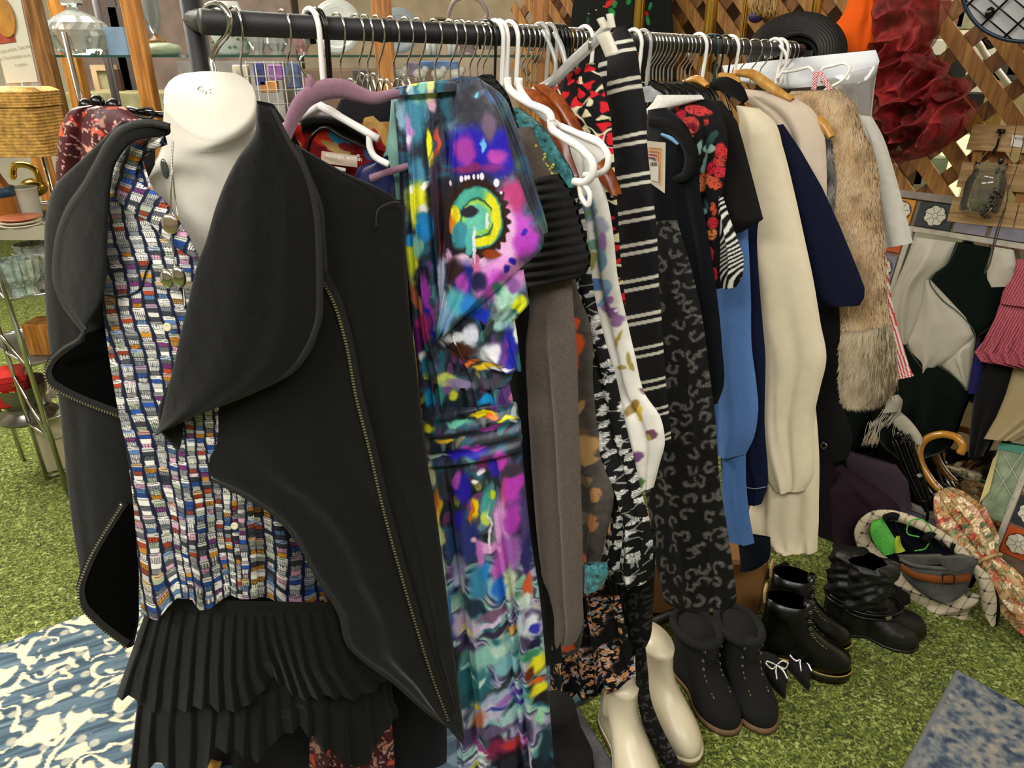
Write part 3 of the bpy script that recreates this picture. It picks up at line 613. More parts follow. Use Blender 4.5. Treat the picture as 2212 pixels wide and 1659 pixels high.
def psheet(name,rows,pl,hem=None,hemx=None,**k):
    """sheet whose bottom hem follows a pixel profile"""
    if hem is None: return sheet(name,rows,pl,**k)
    class Q:
        pass
    q=Q(); q.n=pl.n; y1=max(r[1] for r in rows); y0=min(r[1] for r in rows)
    def f(x,y): return pl(x,y+np.interp(x,hemx,hem)*sm(y1-170,y1,y))
    q.__class__=type('Q2',(),{'__call__':lambda s,x,y:f(np.asarray(x,float),np.asarray(y,float))}); return sheet(name,rows,q,**k)
psheet('body',[(226,588,520,588),(222,640,560,640),(226,700,600,700),(250,850,640,850),(275,1000,690,1000),(285,1100,705,1100),(292,1200,722,1200),(298,1260,735,1265),(300,1306,740,1306)],BLp,hem=hy,hemx=hx,thick=.0,top=.01,disp=bl_disp,**PR)
ribbon('collar',[(358,302),(300,318),(272,352),(268,400),(290,425),(330,450),(372,498),(424,556)],[22,40,50,60,62,52,40,10],BLp,PAINTED,t,off=.008,n=240,cw=44,th=.006,paint=lambda X,Y:p_cups(X*.9+Y*.35+20,Y*.9-X*.3+40,lean=False))
ribbon('placket',[(520,1000),(530,1100),(536,1200),(540,1292)],34,BLp,PAINTED,t,off=.005,n=160,cw=22,th=.002,paint=lambda X,Y:p_cups(X+9,Y+11))
for (bx,by) in((513,1126),(370,700),):
    q=BLp(np.array(bx),np.array(by))+[0,-.012,0]; MB().lathe(q,[(.0002,.002),(.0035,.002),(.0055,.003),(.006,.001),(.006,-.001)],20,ax=(0,-1,.2)).done('button',M('shell_button','#d8cfae',.2),t)
MB().tube(tubepath([(226,636),(262,640),(298,628),(316,585),(326,560)],BLp,30,.003),.0012,5).done('seam_fold',M('seam_navy','#171b2c',.8),t)
# ---- necklaces
SIL=M('silver','#d8d6d0',.15,1.)
def chain(pts,off,r=.0011,parent=None,pl=BLp,n=260):
    P=tubepath(pts,pl,n,off); b=MB(); rad=r*(1+.45*np.sin(np.arange(n)*2.1)); b.tube(P,rad,5); return b.done('chain',SIL,parent)
t=thing('necklace','long fine silver chain necklace with two silver nugget pendants on the form','necklace',atY(380,620,.9))
chain([(374,305),(370,380),(369,450),(371,520),(378,575)],.02,parent=t); chain([(395,612),(398,640),(399,662)],.016,parent=t,n=60)
b=MB()
for px,py,rx in((377,592,.010),(401,588,.011)): b.ell(BLp(np.array(px),np.array(py))+[0,-.022,0],(rx*.9,.006,rx*1.35),k=14,m=9)
b.done('nugget_pendants',SIL,t)
MB().ell(BLp(np.array(365.),np.array(362.))+[0,-.012,0],(.0052,.003,.0125),k=12,m=9).done('dark_stone',M('dark_stone','#3b3f40',.15,coat=1),t,label='oval dark stone in silver setting')
t=thing('pendant_chain','shorter silver chain with a round shell shaped pendant on the white chest','necklace',atY(380,490,.92))
chain([(372,305),(374,380),(380,440),(384,465)],.014,parent=t); MB().ell(BLp(np.array(380.),np.array(478.))+[0,-.018,0],(.011,.004,.013),k=18,m=10).done('shell_pendant',M('rose_silver','#cdb9a8',.2,.9),t)
# ---- black waterfall jacket
JB=M('black_ponte','#1f1f1f',.85,noise=(300,.3),bump=(700,.25),sheen=.18,spec=.12); JD=M('black_lining','#0a0a0b',.95,spec=.05); JT=M('black_binding','#2a2929',.7,noise=(400,.3),bump=(600,.3))
t=thing('jacket','black waterfall collar jacket with bound edges and brass zips on the white form','jacket',atY(600,1590,1.0))
JK=t
jl=Cv(lambda x,y: 1.012+.06*((x-330)/230.)**2)
sheet('left_body',[(262,262,335,262),(175,345,335,345),(118,402,330,402),(100,460,300,460),(96,560,300,560),(100,680,300,680),(112,790,300,800),(126,860,300,880),(137,960,300,960),(148,1070,305,1070),(160,1160,305,1160),(171,1225,300,1225),(173,1275,300,1290),(196,1335,300,1335),(262,1388,290,1392)],jl,JB,t,step=6,thick=.012,fl=folds(2,.003,3,(.08,.15)),back=0)
jli=Off(jl,.016)
sheet('inner_lining',[(182,722,262,690),(135,755,262,740),(108,790,262,790),(112,826,262,822),(170,862,262,860),(258,894,264,890)],jli,JD,t,step=6,thick=.004,back=0)
sheet('inner_lining',[(266,1090,300,1090),(235,1140,300,1150),(206,1190,300,1200),(183,1240,300,1240),(176,1280,300,1280),(190,1320,298,1320),(240,1365,290,1365),(275,1393,282,1390)],jli,JD,t,step=6,thick=.004,back=0)
jc=Cv(lambda x,y: .925+.12*((x-320)/230.)**2)
lc_=sheet('left_collar',[(322,258,366,266),(268,268,366,290),(232,300,290,306),(205,350,252,350),(176,400,240,400),(142,450,236,450),(123,500,233,500),(113,560,231,560),(115,612,228,612),(130,652,220,650),(158,690,196,690),(180,716,186,712)],jc,JB,t,step=4,thick=.006,pw=.3,back=.5,top=.05)
ribbon('collar_binding',[(366,274),(322,266),(272,277),(240,306),(214,352),(186,402),(152,452),(132,502),(123,560),(125,610),(140,650),(168,688),(184,712)],[14,18,20,22,22,22,22,21,20,20,20,18,8],jc,JT,lc_,off=.007,n=90,th=.003)
ribbon('lower_binding',[(184,712),(172,732),(140,752),(112,776)],10,jc,JT,t,off=.01,n=30)
jr=Cv(lambda x,y: .90+.11*((x-520)/330.)**2+.0*y)
jb=Cv(lambda x,y: .935+.085*(np.clip(x-500,0,900)/400.)**1.6)
body=[(612,285,640,312),(606,337,740,370),(600,380,838,416),(580,420,866,440),(540,500,874,520),(480,600,878,620),(400,760,896,760),(347,925,912,930),(430,1012,925,1010),(545,1072,938,1080),(620,1130,948,1150),(690,1245,962,1260),(745,1330,972,1340),(760,1390,980,1400),(850,1462,990,1480),(920,1525,998,1545),(1000,1592,1004,1590)]
sheet('right_front',body,jb,JB,t,step=6,thick=.012,fl=[(.35,.1,.10,.010,.2),(.6,.1,.07,-.008,.2),(.82,.02,.04,-.008,0)],back=0,pw=.3)
rl_=sheet('right_lapel',[(556,222,586,230),(550,288,626,308),(512,344,655,350),(488,390,674,400),(465,450,689,470),(445,520,694,560),(425,575,696,625),(405,660,694,690),(390,720,677,748),(375,790,632,806),(360,850,545,850),(350,900,430,893),(343,928,350,926)],jr,JB,t,step=4,thick=.02,fl=[(.35,.12,.16,.008,0),(.75,.0,.1,.005,0)],back=.3,top=.05)
ribbon('lapel_binding',[(588,236),(626,312),(650,352),(670,402),(684,472),(689,560),(690,628),(687,690),(668,742),(625,798),(542,842),(430,885),(352,921)],[8,12,14,15,16,16,16,17,18,19,20,20,14],jr,JT,rl_,off=.006,n=120,th=.003)
ribbon('hem_binding',[(350,930),(404,990),(436,1018),(526,1066),(600,1112),(650,1172),(690,1246),(742,1330),(756,1384),(800,1428),(850,1464),(920,1526),(1000,1588)],[6,12,15,17,18,18,18,20,22,22,22,22,10],jb,JT,t,off=.002,n=140,th=.003)
js=Cv(lambda x,y: .955+.085*(np.clip(x-500,0,900)/400.)**1.6)
sheet('sleeve',[(822,442,866,436),(806,470,872,480),(798,560,878,560),(806,680,886,690),(826,800,900,800),(846,900,912,900),(866,1000,924,1000),(884,1090,934,1090)],js,JB,t,step=5,thick=.022,fl=[(.5,.1,.15,-.006,0)],back=.5,top=.3)
MB().tube(tubepath([(866,436),(838,440),(818,452),(812,490)],jb,24,.022),.0014,5).done('armhole_seam',JT,t)
ribbon('front_band',[(640,316),(662,372),(690,440),(700,520),(702,590)],12,jb,JT,t,off=.010,n=50)
ZT=M('zip_teeth','#d6cbb0',.28,.9,noise=(900,.3)); ZTAPE=M('zip_tape','#161617',.8)
def zipper(pts,pl,off,parent,pitch=6.2,w=10):
    tape=ribbon('zip_tape',pts,w*1.8,pl,ZTAPE,parent,off=off,n=80,th=.0005)
    S=smoothline(np.array(pts,float),400); d=np.r_[0,np.cumsum(np.linalg.norm(np.diff(S,axis=0),axis=1))]; m=int(d[-1]/pitch); tt=np.linspace(0,d[-1],m)
    X=np.interp(tt,d,S[:,0]);Y=np.interp(tt,d,S[:,1]);P=pl(X,Y)+pl.n*(off+.0015); T=np.gradient(P,axis=0);T/=np.linalg.norm(T,axis=1)[:,None]; b=MB()
    for i in range(m):
        N_=pl.n; B=np.cross(T[i],N_);B/=np.linalg.norm(B); R=np.stack([B,T[i],np.cross(B,T[i])],1); b.box(P[i],(.0042,.0021,.0022),R)
    o=b.done('zip_teeth',ZT,tape,smooth=False); o['kind']='stuff'
    q=P[0]; MB().box(q+pl.n*.001,(.005,.003,.006),bev=.001).done('zip_end',DCHROME,tape)
zipper([(180,727),(142,752),(112,779),(103,800),(111,826),(140,845),(190,868),(262,895)],jli,.006,t)
zipper([(268,1085),(240,1130),(212,1175),(188,1225),(174,1272),(179,1303),(215,1345),(276,1392)],jli,.006,t)
zipper([(697,588),(725,640),(750,720),(775,850),(800,950),(830,1080),(870,1230),(905,1350),(940,1460),(970,1540)],jb,.016,t)
# ---- pleated skirt
SK=M('black_crepe','#1c1c1c',.9,noise=(350,.2),bump=(600,.15),sheen=.1,spec=.12)
t=thing('skirt','black two tier pleated skirt under the printed blouse','skirt',atY(540,1640,.97))
sy=Cv(lambda x,y: .965+.12*((x-560)/330.)**2)
def pleat(n,amp,ph=0.):
    def f(U,V,X,Y):
        w=U*n+ph+.3*np.sin(U*11+ph)+.35*fbm(U*6,V*1.5,2,5); s=w-np.floor(w); s=np.where(s<.86,s/.86,(1-s)/.14); return amp*(s-.5)*(.35+V)+.012*np.sin(U*15+V*2)*V
    return f
sheet('waistband',[(330,1290,740,1300),(330,1318,745,1322)],Off(sy,.002),SK,t,step=6,thick=.006,back=0,smooth=False)
def phem(n,ph,A,xs,ys,y1): 
    return xs,ys
ux=[255,300,312,345,392,430,460,492,530,560,592,620,650,690,720,760,800,845,900];uy=[-8,0,26,36,34,16,4,14,12,-4,-40,-10,6,-6,-16,-6,-8,-30,-60]
psheet('upper_tier',[(318,1312,750,1316),(300,1360,770,1372),(278,1430,800,1440),(256,1502,850,1500)],sy,hem=uy,hemx=ux,mat=SK,parent=t,step=3,thick=.012,disp=pleat(18,.011),back=0,smooth=False,top=.05)
lx=[285,300,350,382,384,440,470,520,560,600,650,700,740,770,800,830,900];ly=[0,0,-8,30,40,30,-50,-55,-20,-60,-80,-50,-30,-5,-20,-70,-120]
psheet('lower_tier',[(306,1440,840,1440),(298,1520,850,1510),(288,1655,860,1650)],Off(sy,-.02),hem=ly,hemx=lx,mat=SK,parent=t,step=3,thick=.012,disp=pleat(15,.012,.4),back=0,smooth=False,top=.05)
# ================================================================ hangers
HOOKC=[(-.019,-.012),(-.0215,.004),(-.017,.015),(0,.0205),(.016,.014),(.0215,0),(.02,-.016),(.010,-.034),(.0,-.046),(0,-.08)]
HOOKP=[(-.020,-.022),(-.0235,.004),(-.017,.018),(0,.0245),(.016,.018),(.0235,.004),(.024,-.02),(.022,-.05),(.020,-.085)]
def hanger(px,kind,label,group,arms=True,s=1.,tilt=0.):
    P=rod(px); n=UH*math.cos(tilt)+SW*math.sin(tilt); d=SW*math.cos(tilt)-UH*math.sin(tilt)
    mat={'chrome':CHROME,'white':WHITEP,'black':BLACKP,'clear':CLEARP,'green':M_GREENP,'gold':BRASS}[kind]
    r={'chrome':.0017,'white':.0042,'black':.0026,'clear':.0042,'green':.0028,'gold':.0017}[kind]
    t=thing('clothes_hanger',label,'hanger',P-[0,0,.16],group)
    pr_=HOOKC if kind in('chrome','gold') else HOOKP
    pts=[P+d*a*s+np.array([0,0,b*s]) for a,b in pr_]
    MB().tube(smoothline(pts,34),r,8).done('hook',mat,t)
    if arms:
        nk=pts[-1]; b=MB(); w=.10
        b.tube(smoothline([nk+d*w+[0,0,-.07],nk+d*.07+[0,0,-.02],nk,nk-d*.07+[0,0,-.02],nk-d*w+[0,0,-.07]],20),max(r,.003),6)
        b.tube([nk-d*w+[0,0,-.07],nk+d*w+[0,0,-.07]],max(r*.8,.0022),6); b.done('arms',BLACKP if kind in('chrome','gold') else mat,t)
    return t
M_GREENP=M('dark_green_plastic','#123a36',.3)
def grp(l): return l
LST=[(690,'black','glossy black plastic hanger hook just right of the thick white hook',None),
(672,'white','thick white plastic hanger whose hook rises above the mauve hanger',None)]
for px,k,l,g in LST: hanger(px,k,l,g,arms=False)
hanger(684,'black','second thin black hook beside the thick white hook near the left of the rail',None,arms=False,s=1.04)
G1='chrome hooks above the multicoloured dress'; G2='chrome hooks above the knit garments'; G3='chrome hooks at the middle of the rail'; G4='chrome hooks over the black jackets'; G5='chrome hooks at the far end of the rail'
hanger(612,'chrome','chrome hook holding the mauve velvet hanger at the left of the rail',None,arms=False)
hanger(508,'chrome','slim chrome hanger hook just right of the thick form hook',None,arms=False)
for px in(729,770,789,814,846,876): hanger(px,'chrome','chrome wire hanger hook spaced apart on the rail above the multicoloured dress',G1,arms=False)
for px in(903,938,971,990): hanger(px,'chrome','chrome hanger hook on the rail between the dress strap and the black ribbed knit',G2,arms=False)
for px in(1015,1031,1045): hanger(px,'chrome','chrome hanger hook in the close trio just left of the white plastic hooks',G3+' left',arms=False)
hanger(1052,'black','flat black hook directly left of the white plastic pair',None,arms=False)
hanger(1068,'white','left white plastic hook of the close pair at the middle of the rail',None,arms=False)
hanger(1078,'white','right white plastic hook of the close pair at the middle of the rail',None,arms=False)
hanger(1100,'white','single white plastic hook ahead of the wooden hangers',None,arms=False)
for px in(1115,1128,1140,1150,1160): hanger(px,'chrome','chrome hook in the row of five above the brown wooden hangers','chrome hooks above the brown wooden hangers',arms=False)
hanger(1166,'clear','first frosted clear plastic hook beside the clip hanger',None,arms=False); hanger(1184,'clear','second frosted clear plastic hook beside the clip hanger',None,arms=False)
for px in(1197,1205,1213): hanger(px,'black','thin black hook among the black hooks behind the frosted hooks','black hooks behind the frosted hooks',arms=False)
hanger(1222,'gold','thin gold coloured hook behind the frosted hanger',None,arms=False)
for px in(1231,1241,1250): hanger(px,'chrome','chrome hook partly hidden by the frosted clip hanger','chrome hooks behind the clip hanger',arms=False)
hanger(1262,'white','white plastic hook behind the raised end of the clip hanger',None,arms=False)
hanger(1367,'white','white plastic hook just right of the black and white striped skirt',None,arms=False); hanger(1387,'clear','frosted hook right of the striped skirt',None,arms=False)
for px in(1402,1409,1416,1424,1432,1440,1450): hanger(px,'chrome','chrome hook in the tight cluster right of the striped skirt','chrome hooks right of the striped skirt')
for px in(1458,1471,1479,1487,1497): hanger(px,'chrome','chrome hook in the cluster left of the white hook above the rose top',G4)
hanger(1508,'white','white plastic hook above the rose printed top',None,arms=False)
hanger(1520,'chrome','chrome hook left of the dark green hook',None)
hanger(1533,'green','dark green plastic hook above the black jacket',None,arms=False)
hanger(1545,'black','black plastic hook right of the dark green hook',None,arms=False); hanger(1556,'chrome','chrome hook between the two black hooks at the right',None,arms=False)
hanger(1563,'black','black hook holding the black velvet hanger',None,arms=False)
hanger(1577,'white','white plastic hook above the cream jacket',None,arms=False)
for px in(1590,1606,1630,1650): hanger(px,'chrome','chrome hook above the pale wooden hangers',G5+' pale wood',arms=False)
hanger(1672,'white','white plastic hook with red gingham ribbon hanger',None,arms=False); hanger(1684,'white','second white plastic hook near the rail end',None,arms=False)
for px in(1692,1702,1710): hanger(px,'chrome','chrome hook at the very end of the rail beside the black hat',G5,arms=False)
# small chrome skirt hanger loops under the rail
for i,(px,py,h_) in enumerate(((752,190,34),(765,180,30),(790,168,55),(803,172,48),(815,168,60),(832,182,36),(845,182,34),(868,180,36),(880,172,44))):
    pl=hang(800,0); pl.P0=pl.P0+SW*.0; x=px-8
    P=tubepath([(x-9,py+h_),(x-10,py+6),(x-3,py-10),(x+7,py-6),(x+14,py+12),(x+24,py+h_)],pl,20,.002*i)
    tag(MB().tube(P,.0017,7).done('skirt_hanger_loop',CHROME),'small chrome skirt hanger loop under the rail above the mauve hanger','hanger','small chrome loops above the mauve hanger')
# ================================================================ prints
def blobs(C,X,Y,L,warp=9.,soft=.3,sc=24.,s=3):
    wx=X+(fbm(X/sc,Y/sc,3,s)-.5)*2*warp; wy=Y+(fbm(X/sc+9,Y/sc,3,s+1)-.5)*2*warp
    for b in L:
        cx,cy,rx,ry,col=b[:5]; a=math.radians(b[5]) if len(b)>5 else 0; sf=b[6] if len(b)>6 else soft
        dx=wx-cx;dy=wy-cy; u=(dx*math.cos(a)+dy*math.sin(a))/rx; v=(-dx*math.sin(a)+dy*math.cos(a))/ry
        m=sm(1+sf,1-sf,np.sqrt(u*u+v*v)); C=mix(C,rgb(col),m)
    return C
DB=[(895,250,28,65,'#3f7f98'),(862,205,12,18,'#e8ecd8'),(876,192,10,8,'#dfe832'),(868,240,12,40,'#8fb6cc'),(905,195,14,30,'#86bfae'),(935,200,14,30,'#cfdc8a'),(938,230,10,14,'#c79ab4'),(972,210,16,46,'#2b6b80'),(960,168,24,7,'#24209a'),(900,172,18,6,'#7fcab8'),(915,170,10,6,'#d8e838'),
(885,285,9,40,'#b88ac8'),(883,300,7,14,'#e8d8ee'),(930,312,6,32,'#e8e020'),(941,345,5,20,'#efd428'),(950,305,5,30,'#c8503a'),(905,380,14,40,'#4a86a6'),(870,420,10,60,'#2b2f3c'),(905,440,24,50,'#dfe032'),(922,485,20,32,'#2387cc'),(897,402,5,9,'#f4f2ea'),(921,398,7,12,'#f4f2ea'),(921,448,8,8,'#f0f0e8'),(887,560,20,40,'#d8dd3a'),(905,530,12,24,'#7fbfa6'),(885,520,8,14,'#2f8fc8'),(957,480,5,70,'#d8402c',-3),(945,420,10,80,'#3a2c3c'),(945,560,8,60,'#22384a'),(915,600,14,40,'#1e2430'),
(928,640,7,52,'#a63cae',-12),(933,690,4,50,'#2a24a0',-12),(905,650,8,45,'#b8684a',-25),(920,705,16,34,'#a5326a'),(900,730,14,30,'#5a2260'),(912,770,8,16,'#e8e4ee'),(925,790,18,20,'#2f6f80'),
(1050,225,75,60,'#35353e'),(1040,200,16,8,'#4a5a78'),(1075,208,18,16,'#3f66a8'),(1030,200,4,4,'#67c0d0'),(1020,330,50,58,'#2a1fae'),(1085,330,32,52,'#2a1fae'),(1060,272,15,30,'#6a5870'),(1047,312,5,16,'#67b7e8'),(1010,325,21,34,'#a03da4'),(1080,335,20,20,'#b043ae'),(1015,362,34,10,'#8a2f70'),(1068,362,20,10,'#7a2f8a'),(1128,320,16,90,'#33353f'),(1130,360,8,40,'#4e625e'),
(1020,470,86,92,'#2a2228'),(1110,430,28,44,'#b8407a'),(1120,505,40,48,'#c04bc8'),(1100,520,20,80,'#e6b0e0'),(1085,590,60,42,'#dc92d8'),(1140,520,26,24,'#b843c4'),(1075,615,34,34,'#c653cc'),(1008,560,44,14,'#e8c0e4'),(975,545,9,14,'#f3b6e8'),
(1003,598,26,34,'#2a2f8a'),(985,580,14,30,'#3a2a2c'),(1030,570,8,30,'#d06a98'),(1004,610,12,26,'#b048b8'),(985,650,24,32,'#5cb8c4'),(1018,655,22,26,'#2f7fd0'),(958,620,9,70,'#b9c3e0'),(965,690,16,30,'#8fb4d8'),(1040,600,18,18,'#29264a'),
(1138,495,6,8,'#3326b0'),(1113,560,6,9,'#3326b0'),(1099,578,6,11,'#3326b0'),
(1095,640,26,30,'#a8d4c0'),(1078,620,12,14,'#40807c'),(1122,655,18,18,'#d8dc30'),(1110,615,12,12,'#8a5aa0'),(1040,678,22,14,'#2036b0'),(1085,690,26,22,'#9cc8c8'),(1058,700,7,26,'#3a4a4a',20),(985,728,30,12,'#e8e8f0'),(1020,722,16,22,'#dfe2f4'),(1062,758,30,22,'#ebe8f2'),(1000,752,26,14,'#4a2a20'),(1100,755,18,44,'#2a2fae'),(1090,760,6,30,'#6a3c8a'),(1118,715,10,22,'#e8eedd'),(1058,786,28,6,'#e8c030'),(1020,775,16,5,'#e06a28'),(1080,793,26,4,'#e8e4f0'),
(965,815,24,12,'#cfe070'),(1000,822,34,10,'#9a8ab8'),(1060,820,30,12,'#4a4a58'),(940,790,12,16,'#4f6a88'),
(930,860,14,20,'#2387b8'),(955,850,10,30,'#3c8a90'),(983,850,10,14,'#d8dc40'),(1005,862,14,14,'#1f2a30'),(1058,858,16,10,'#1f8fd0'),(1095,850,18,22,'#5a3a78'),(1108,850,6,8,'#c06a90'),
(1010,970,50,10,'#2b22ae',-8),(1030,955,26,8,'#c04ac8',-8),(1045,888,26,6,'#f0d820',-5),(1100,898,18,5,'#efe028',-5),(1066,893,14,5,'#f07a20',-5),(995,905,26,7,'#70c8b0',-8),(1065,915,30,6,'#c04ac0',-8),(930,920,14,10,'#e8e030'),(965,945,20,5,'#e8c030',-8),(945,980,26,5,'#bfe0d8',-8),(1000,930,50,7,'#2a2c38',-8),(1080,940,40,8,'#3c4048',-8),(1112,905,6,6,'#f0e8f0'),
(935,1020,10,30,'#dfe0b0'),(948,1095,9,42,'#f0c020'),(943,1080,6,26,'#d86028'),(955,1150,10,20,'#cfdc90'),(960,1220,12,24,'#a8c8a8'),(975,1300,10,30,'#2a78c0'),(985,1340,10,20,'#2a3a9a'),(985,1370,12,8,'#bfe4e0'),(990,1430,8,50,'#1f2838'),(1000,1500,8,30,'#c8c8d8'),
(965,1040,10,26,'#3a3c48'),(1005,1045,18,30,'#2c22a8'),(993,1030,8,18,'#b04ab8'),(1000,1110,14,22,'#2a22a0'),(985,1160,16,30,'#30487a'),(1020,1150,20,40,'#30387a'),(1030,1085,9,22,'#f0d020'),(1024,1095,4,22,'#e07020'),(1060,1080,14,34,'#4a9c98'),(1055,1105,10,14,'#bcd85a'),(1070,1060,6,10,'#b8d020'),(1045,1010,7,8,'#f4e8f4'),(1030,1027,6,4,'#f4f0f4'),(1055,990,22,18,'#6a2a60'),(1085,985,12,22,'#b83cae'),(1096,1050,9,36,'#a83c50'),(1068,1000,10,20,'#2c24a0'),(1112,1040,20,40,'#b53cb5'),(1110,1010,20,14,'#3c3440'),(1088,1130,18,60,'#d69ad6'),(1110,1110,16,30,'#a83cb0'),(1105,1180,24,36,'#9a5ab0'),(1085,1200,14,42,'#c060c0'),(1060,1168,26,9,'#e0a0d8',25),(1043,1180,10,26,'#c878c8'),(1028,1155,8,8,'#f0b8d8'),(1063,1130,2.5,42,'#f0eef4'),(1135,1120,12,60,'#4a3c70'),(1140,1200,10,50,'#2f2a60'),
(1000,1225,15,34,'#a7a6dc'),(1002,1250,10,26,'#cfd4ec'),(1045,1240,22,36,'#3f88b0'),(1058,1215,10,22,'#2a7fc8'),(1030,1290,20,20,'#28394c'),(1085,1262,15,24,'#2f70d0'),(1108,1250,12,40,'#c4cfae'),(1145,1260,12,30,'#c85a3a'),(1140,1290,12,14,'#cfe0dc'),(1130,1240,8,12,'#7fc0a0'),(1070,1310,36,10,'#7a5a78',-15),(1060,1330,40,6,'#d8c8e8',-25),(1075,1345,36,8,'#3a3048',-20),
(1012,1335,28,26,'#cdb8d8'),(1015,1350,14,11,'#eae0a0'),(1015,1385,24,12,'#4a3a5c',-15),(1000,1365,12,5,'#6a4a80'),(1110,1350,12,10,'#c89a50'),(1150,1340,14,22,'#dfe6f4'),(1158,1350,8,10,'#3a3ab0'),(1130,1330,8,26,'#b8c4d4'),(1155,1378,14,10,'#1f2440'),
(1060,1400,60,24,'#8fc6be',-20),(1085,1385,26,12,'#bcdad4'),(1100,1425,26,18,'#7fb8c4'),(1025,1470,42,44,'#2f6a78'),(1035,1455,30,10,'#3f8088',-30),(1018,1440,22,5,'#a8dcd4',35),(1045,1455,4,10,'#c4e8e0',20),(1005,1500,14,12,'#28586a'),(1080,1470,50,5,'#28383c',-32),
(1075,1500,60,22,'#a8b4d4',-32),(1060,1525,50,16,'#c8c4dc',-35),(1095,1495,20,8,'#9a6ab8',-30),(1085,1510,26,4,'#3a4aa8',-20),(1110,1530,30,14,'#a8d0d0',-15),(1040,1545,12,34,'#c87858',20),(1032,1510,10,6,'#f0d020'),(1070,1560,40,12,'#6a5c80',-15),(1020,1580,14,20,'#4a4060'),(1120,1480,18,4,'#4a3a9a',40),(1125,1500,18,4,'#4a3a9a',40),
(1165,1425,18,22,'#e8e030'),(1150,1440,8,14,'#6a2a18'),(1150,1400,18,10,'#3f8a68'),(1170,1480,20,12,'#efe028'),(1165,1462,18,6,'#d8601e'),(1168,1500,16,8,'#201c20'),(1170,1535,12,16,'#9cd8b0'),(1180,1600,14,40,'#1f3844'),
(1090,1600,40,26,'#8a2a50'),(1110,1590,20,10,'#c03a40'),(1108,1635,36,30,'#17141c'),(1110,1628,22,16,'#2a2a34'),(1040,1600,18,10,'#a04888'),(1042,1612,18,4,'#f0ecf0',-15),(1040,1628,18,4,'#e4f0ea',-10),(1042,1642,16,4,'#e8f0ea',-5),(1035,1650,12,4,'#c8d838'),(1142,1600,4,30,'#c878c0',-20),(1152,1620,4,30,'#e0c8e0',-15)]
def p_dress(X,Y,U=None,V=None):
    wx=X+30*(fbm(X/40,Y/40,2,4)-.5);wy=Y+40*(fbm(X/40,Y/40,2,14)-.5)
    n=fbm(wx/34,wy/46,3,7); C=palette(np.clip((n-.22)*1.8,0,1),['#16181f','#23303c','#2c2e3a','#39424e','#2d6478','#4a4458','#5f8098']); L2=palette(np.clip((fbm(wx/80+wy/200,wy/42-wx/80,3,57)-.25)*1.9,0,1),['#1a2230','#2c5f70','#6fa9ae','#a9d0c8','#34405a','#b4b0d4','#5a4c72','#2a3442']); C=mix(C,L2,sm(1120,1250,Y))
    hid,dx,dy=cells(wx,wy*.7,26,17,.45); acc=palette(hid,['#2387b8','#5fb8a8','#3a2f9a','#dfe032','#7a3c98','#2c2e3a','#c04ab0','#2c2e3a','#cfe0dc'])
    m=sm(.32,.22,np.hypot(dx,dy*.6))*(Y>560)*np.where(Y>1120,.22,.6)*sm(.35,.5,fbm(X/60,Y/60,2,33)); C=mix(C,acc,m)
    C=blobs(C,X,Y,DB,9.,.36,24.)
    # spiral eye
    cx,cy=1036.,468.; wx=X+(fbm(X/14,Y/14,2,3)-.5)*8;wy=Y+(fbm(X/14+5,Y/14,2,9)-.5)*8
    r=np.hypot((wx-cx)*1.02,(wy-cy)*.86); th=np.arctan2(wy-cy,wx-cx); g=(Y>370)&(Y<580)&(X>962)
    def put(C,m,c): return mix(C,rgb(c),m*g)
    teeth=4*np.sin(th*22)
    C=put(C,sm(74+teeth,70+teeth,r),'#33231f'); C=put(C,sm(60,56,r),'#3a8f8e'); C=put(C,sm(56,52,r)*sm(-2.2,-1.7,th)*sm(2.0,1.6,th),'#e9e22c')
    C=put(C,sm(58,52,r)*sm(-1.0,-1.5,th)*sm(-3.1,-2.6,th),'#4fae9a'); C=put(C,sm(39,36,r),'#2d5d50'); C=put(C,sm(35,32,r),'#9ad05c'); C=put(C,sm(28,24,r),'#69c4ae')
    L=[(1018,455,19,12,'#2a2a36'),(988,462,10,22,'#f0dc2a'),(981,480,7,22,'#e27a1e'),(1056,474,4,18,'#f1f3ef'),(1000,505,16,30,'#3f8fa0'),(1018,520,9,30,'#58b4b4'),(1027,528,3,40,'#e6eaf4'),(1066,545,22,10,'#8a3c1c'),(1040,500,4,8,'#7ac880'),(1075,465,8,30,'#eee630')]
    C2=blobs(C,X,Y,L,3.,.2,10.); C=np.where(g[...,None],C2,C)
    for (x,y,a,b) in((978,393,5,6),(1001,384,4,7),(1010,382,3,6),(1016,381,3,5),(1027,380,3,6),(1037,379,3,6),(1046,378,5,8),(1078,391,6,9),(1088,412,3,3)):
        C=mix(C,rgb('#f3e6f8'),sm(1.2,.8,np.hypot((X-x)/a,(Y-y)/b)))
    return np.clip(C*(.93+.14*vn(X/1.7,Y/1.7,8))[...,None],0,1)
def flowerm(dx,dy,n,r0,amp,ph): r=np.hypot(dx,dy);th=np.arctan2(dy,dx); return r,th,r0*(1+amp*np.cos(n*th+ph*6.28))
def p_leop(a,b,size,s=0,fade=1.):
    def f(X,Y,U=None,V=None):
        wx=X+(fbm(X/9,Y/9,2,3)-.5)*9;wy=Y+(fbm(X/9,Y/9,2,5)-.5)*9
        hid,dx,dy=cells(wx,wy*.88,size,s,.34); r=np.hypot(dx,dy*1.05);th=np.arctan2(dy,dx); ring=sm(.13,.2,r)*sm(.42,.34,r); gap=sm(-.9,-.6,np.cos(th-hid*6.28)); m=ring*gap*fade
        n=fbm(X/2.2,Y/2.2,2,9); C=mix(np.broadcast_to(rgb(a),X.shape+(3,)),rgb(b),m*(.55+.45*n)); return C*(.8+.4*n)[...,None]
    return f
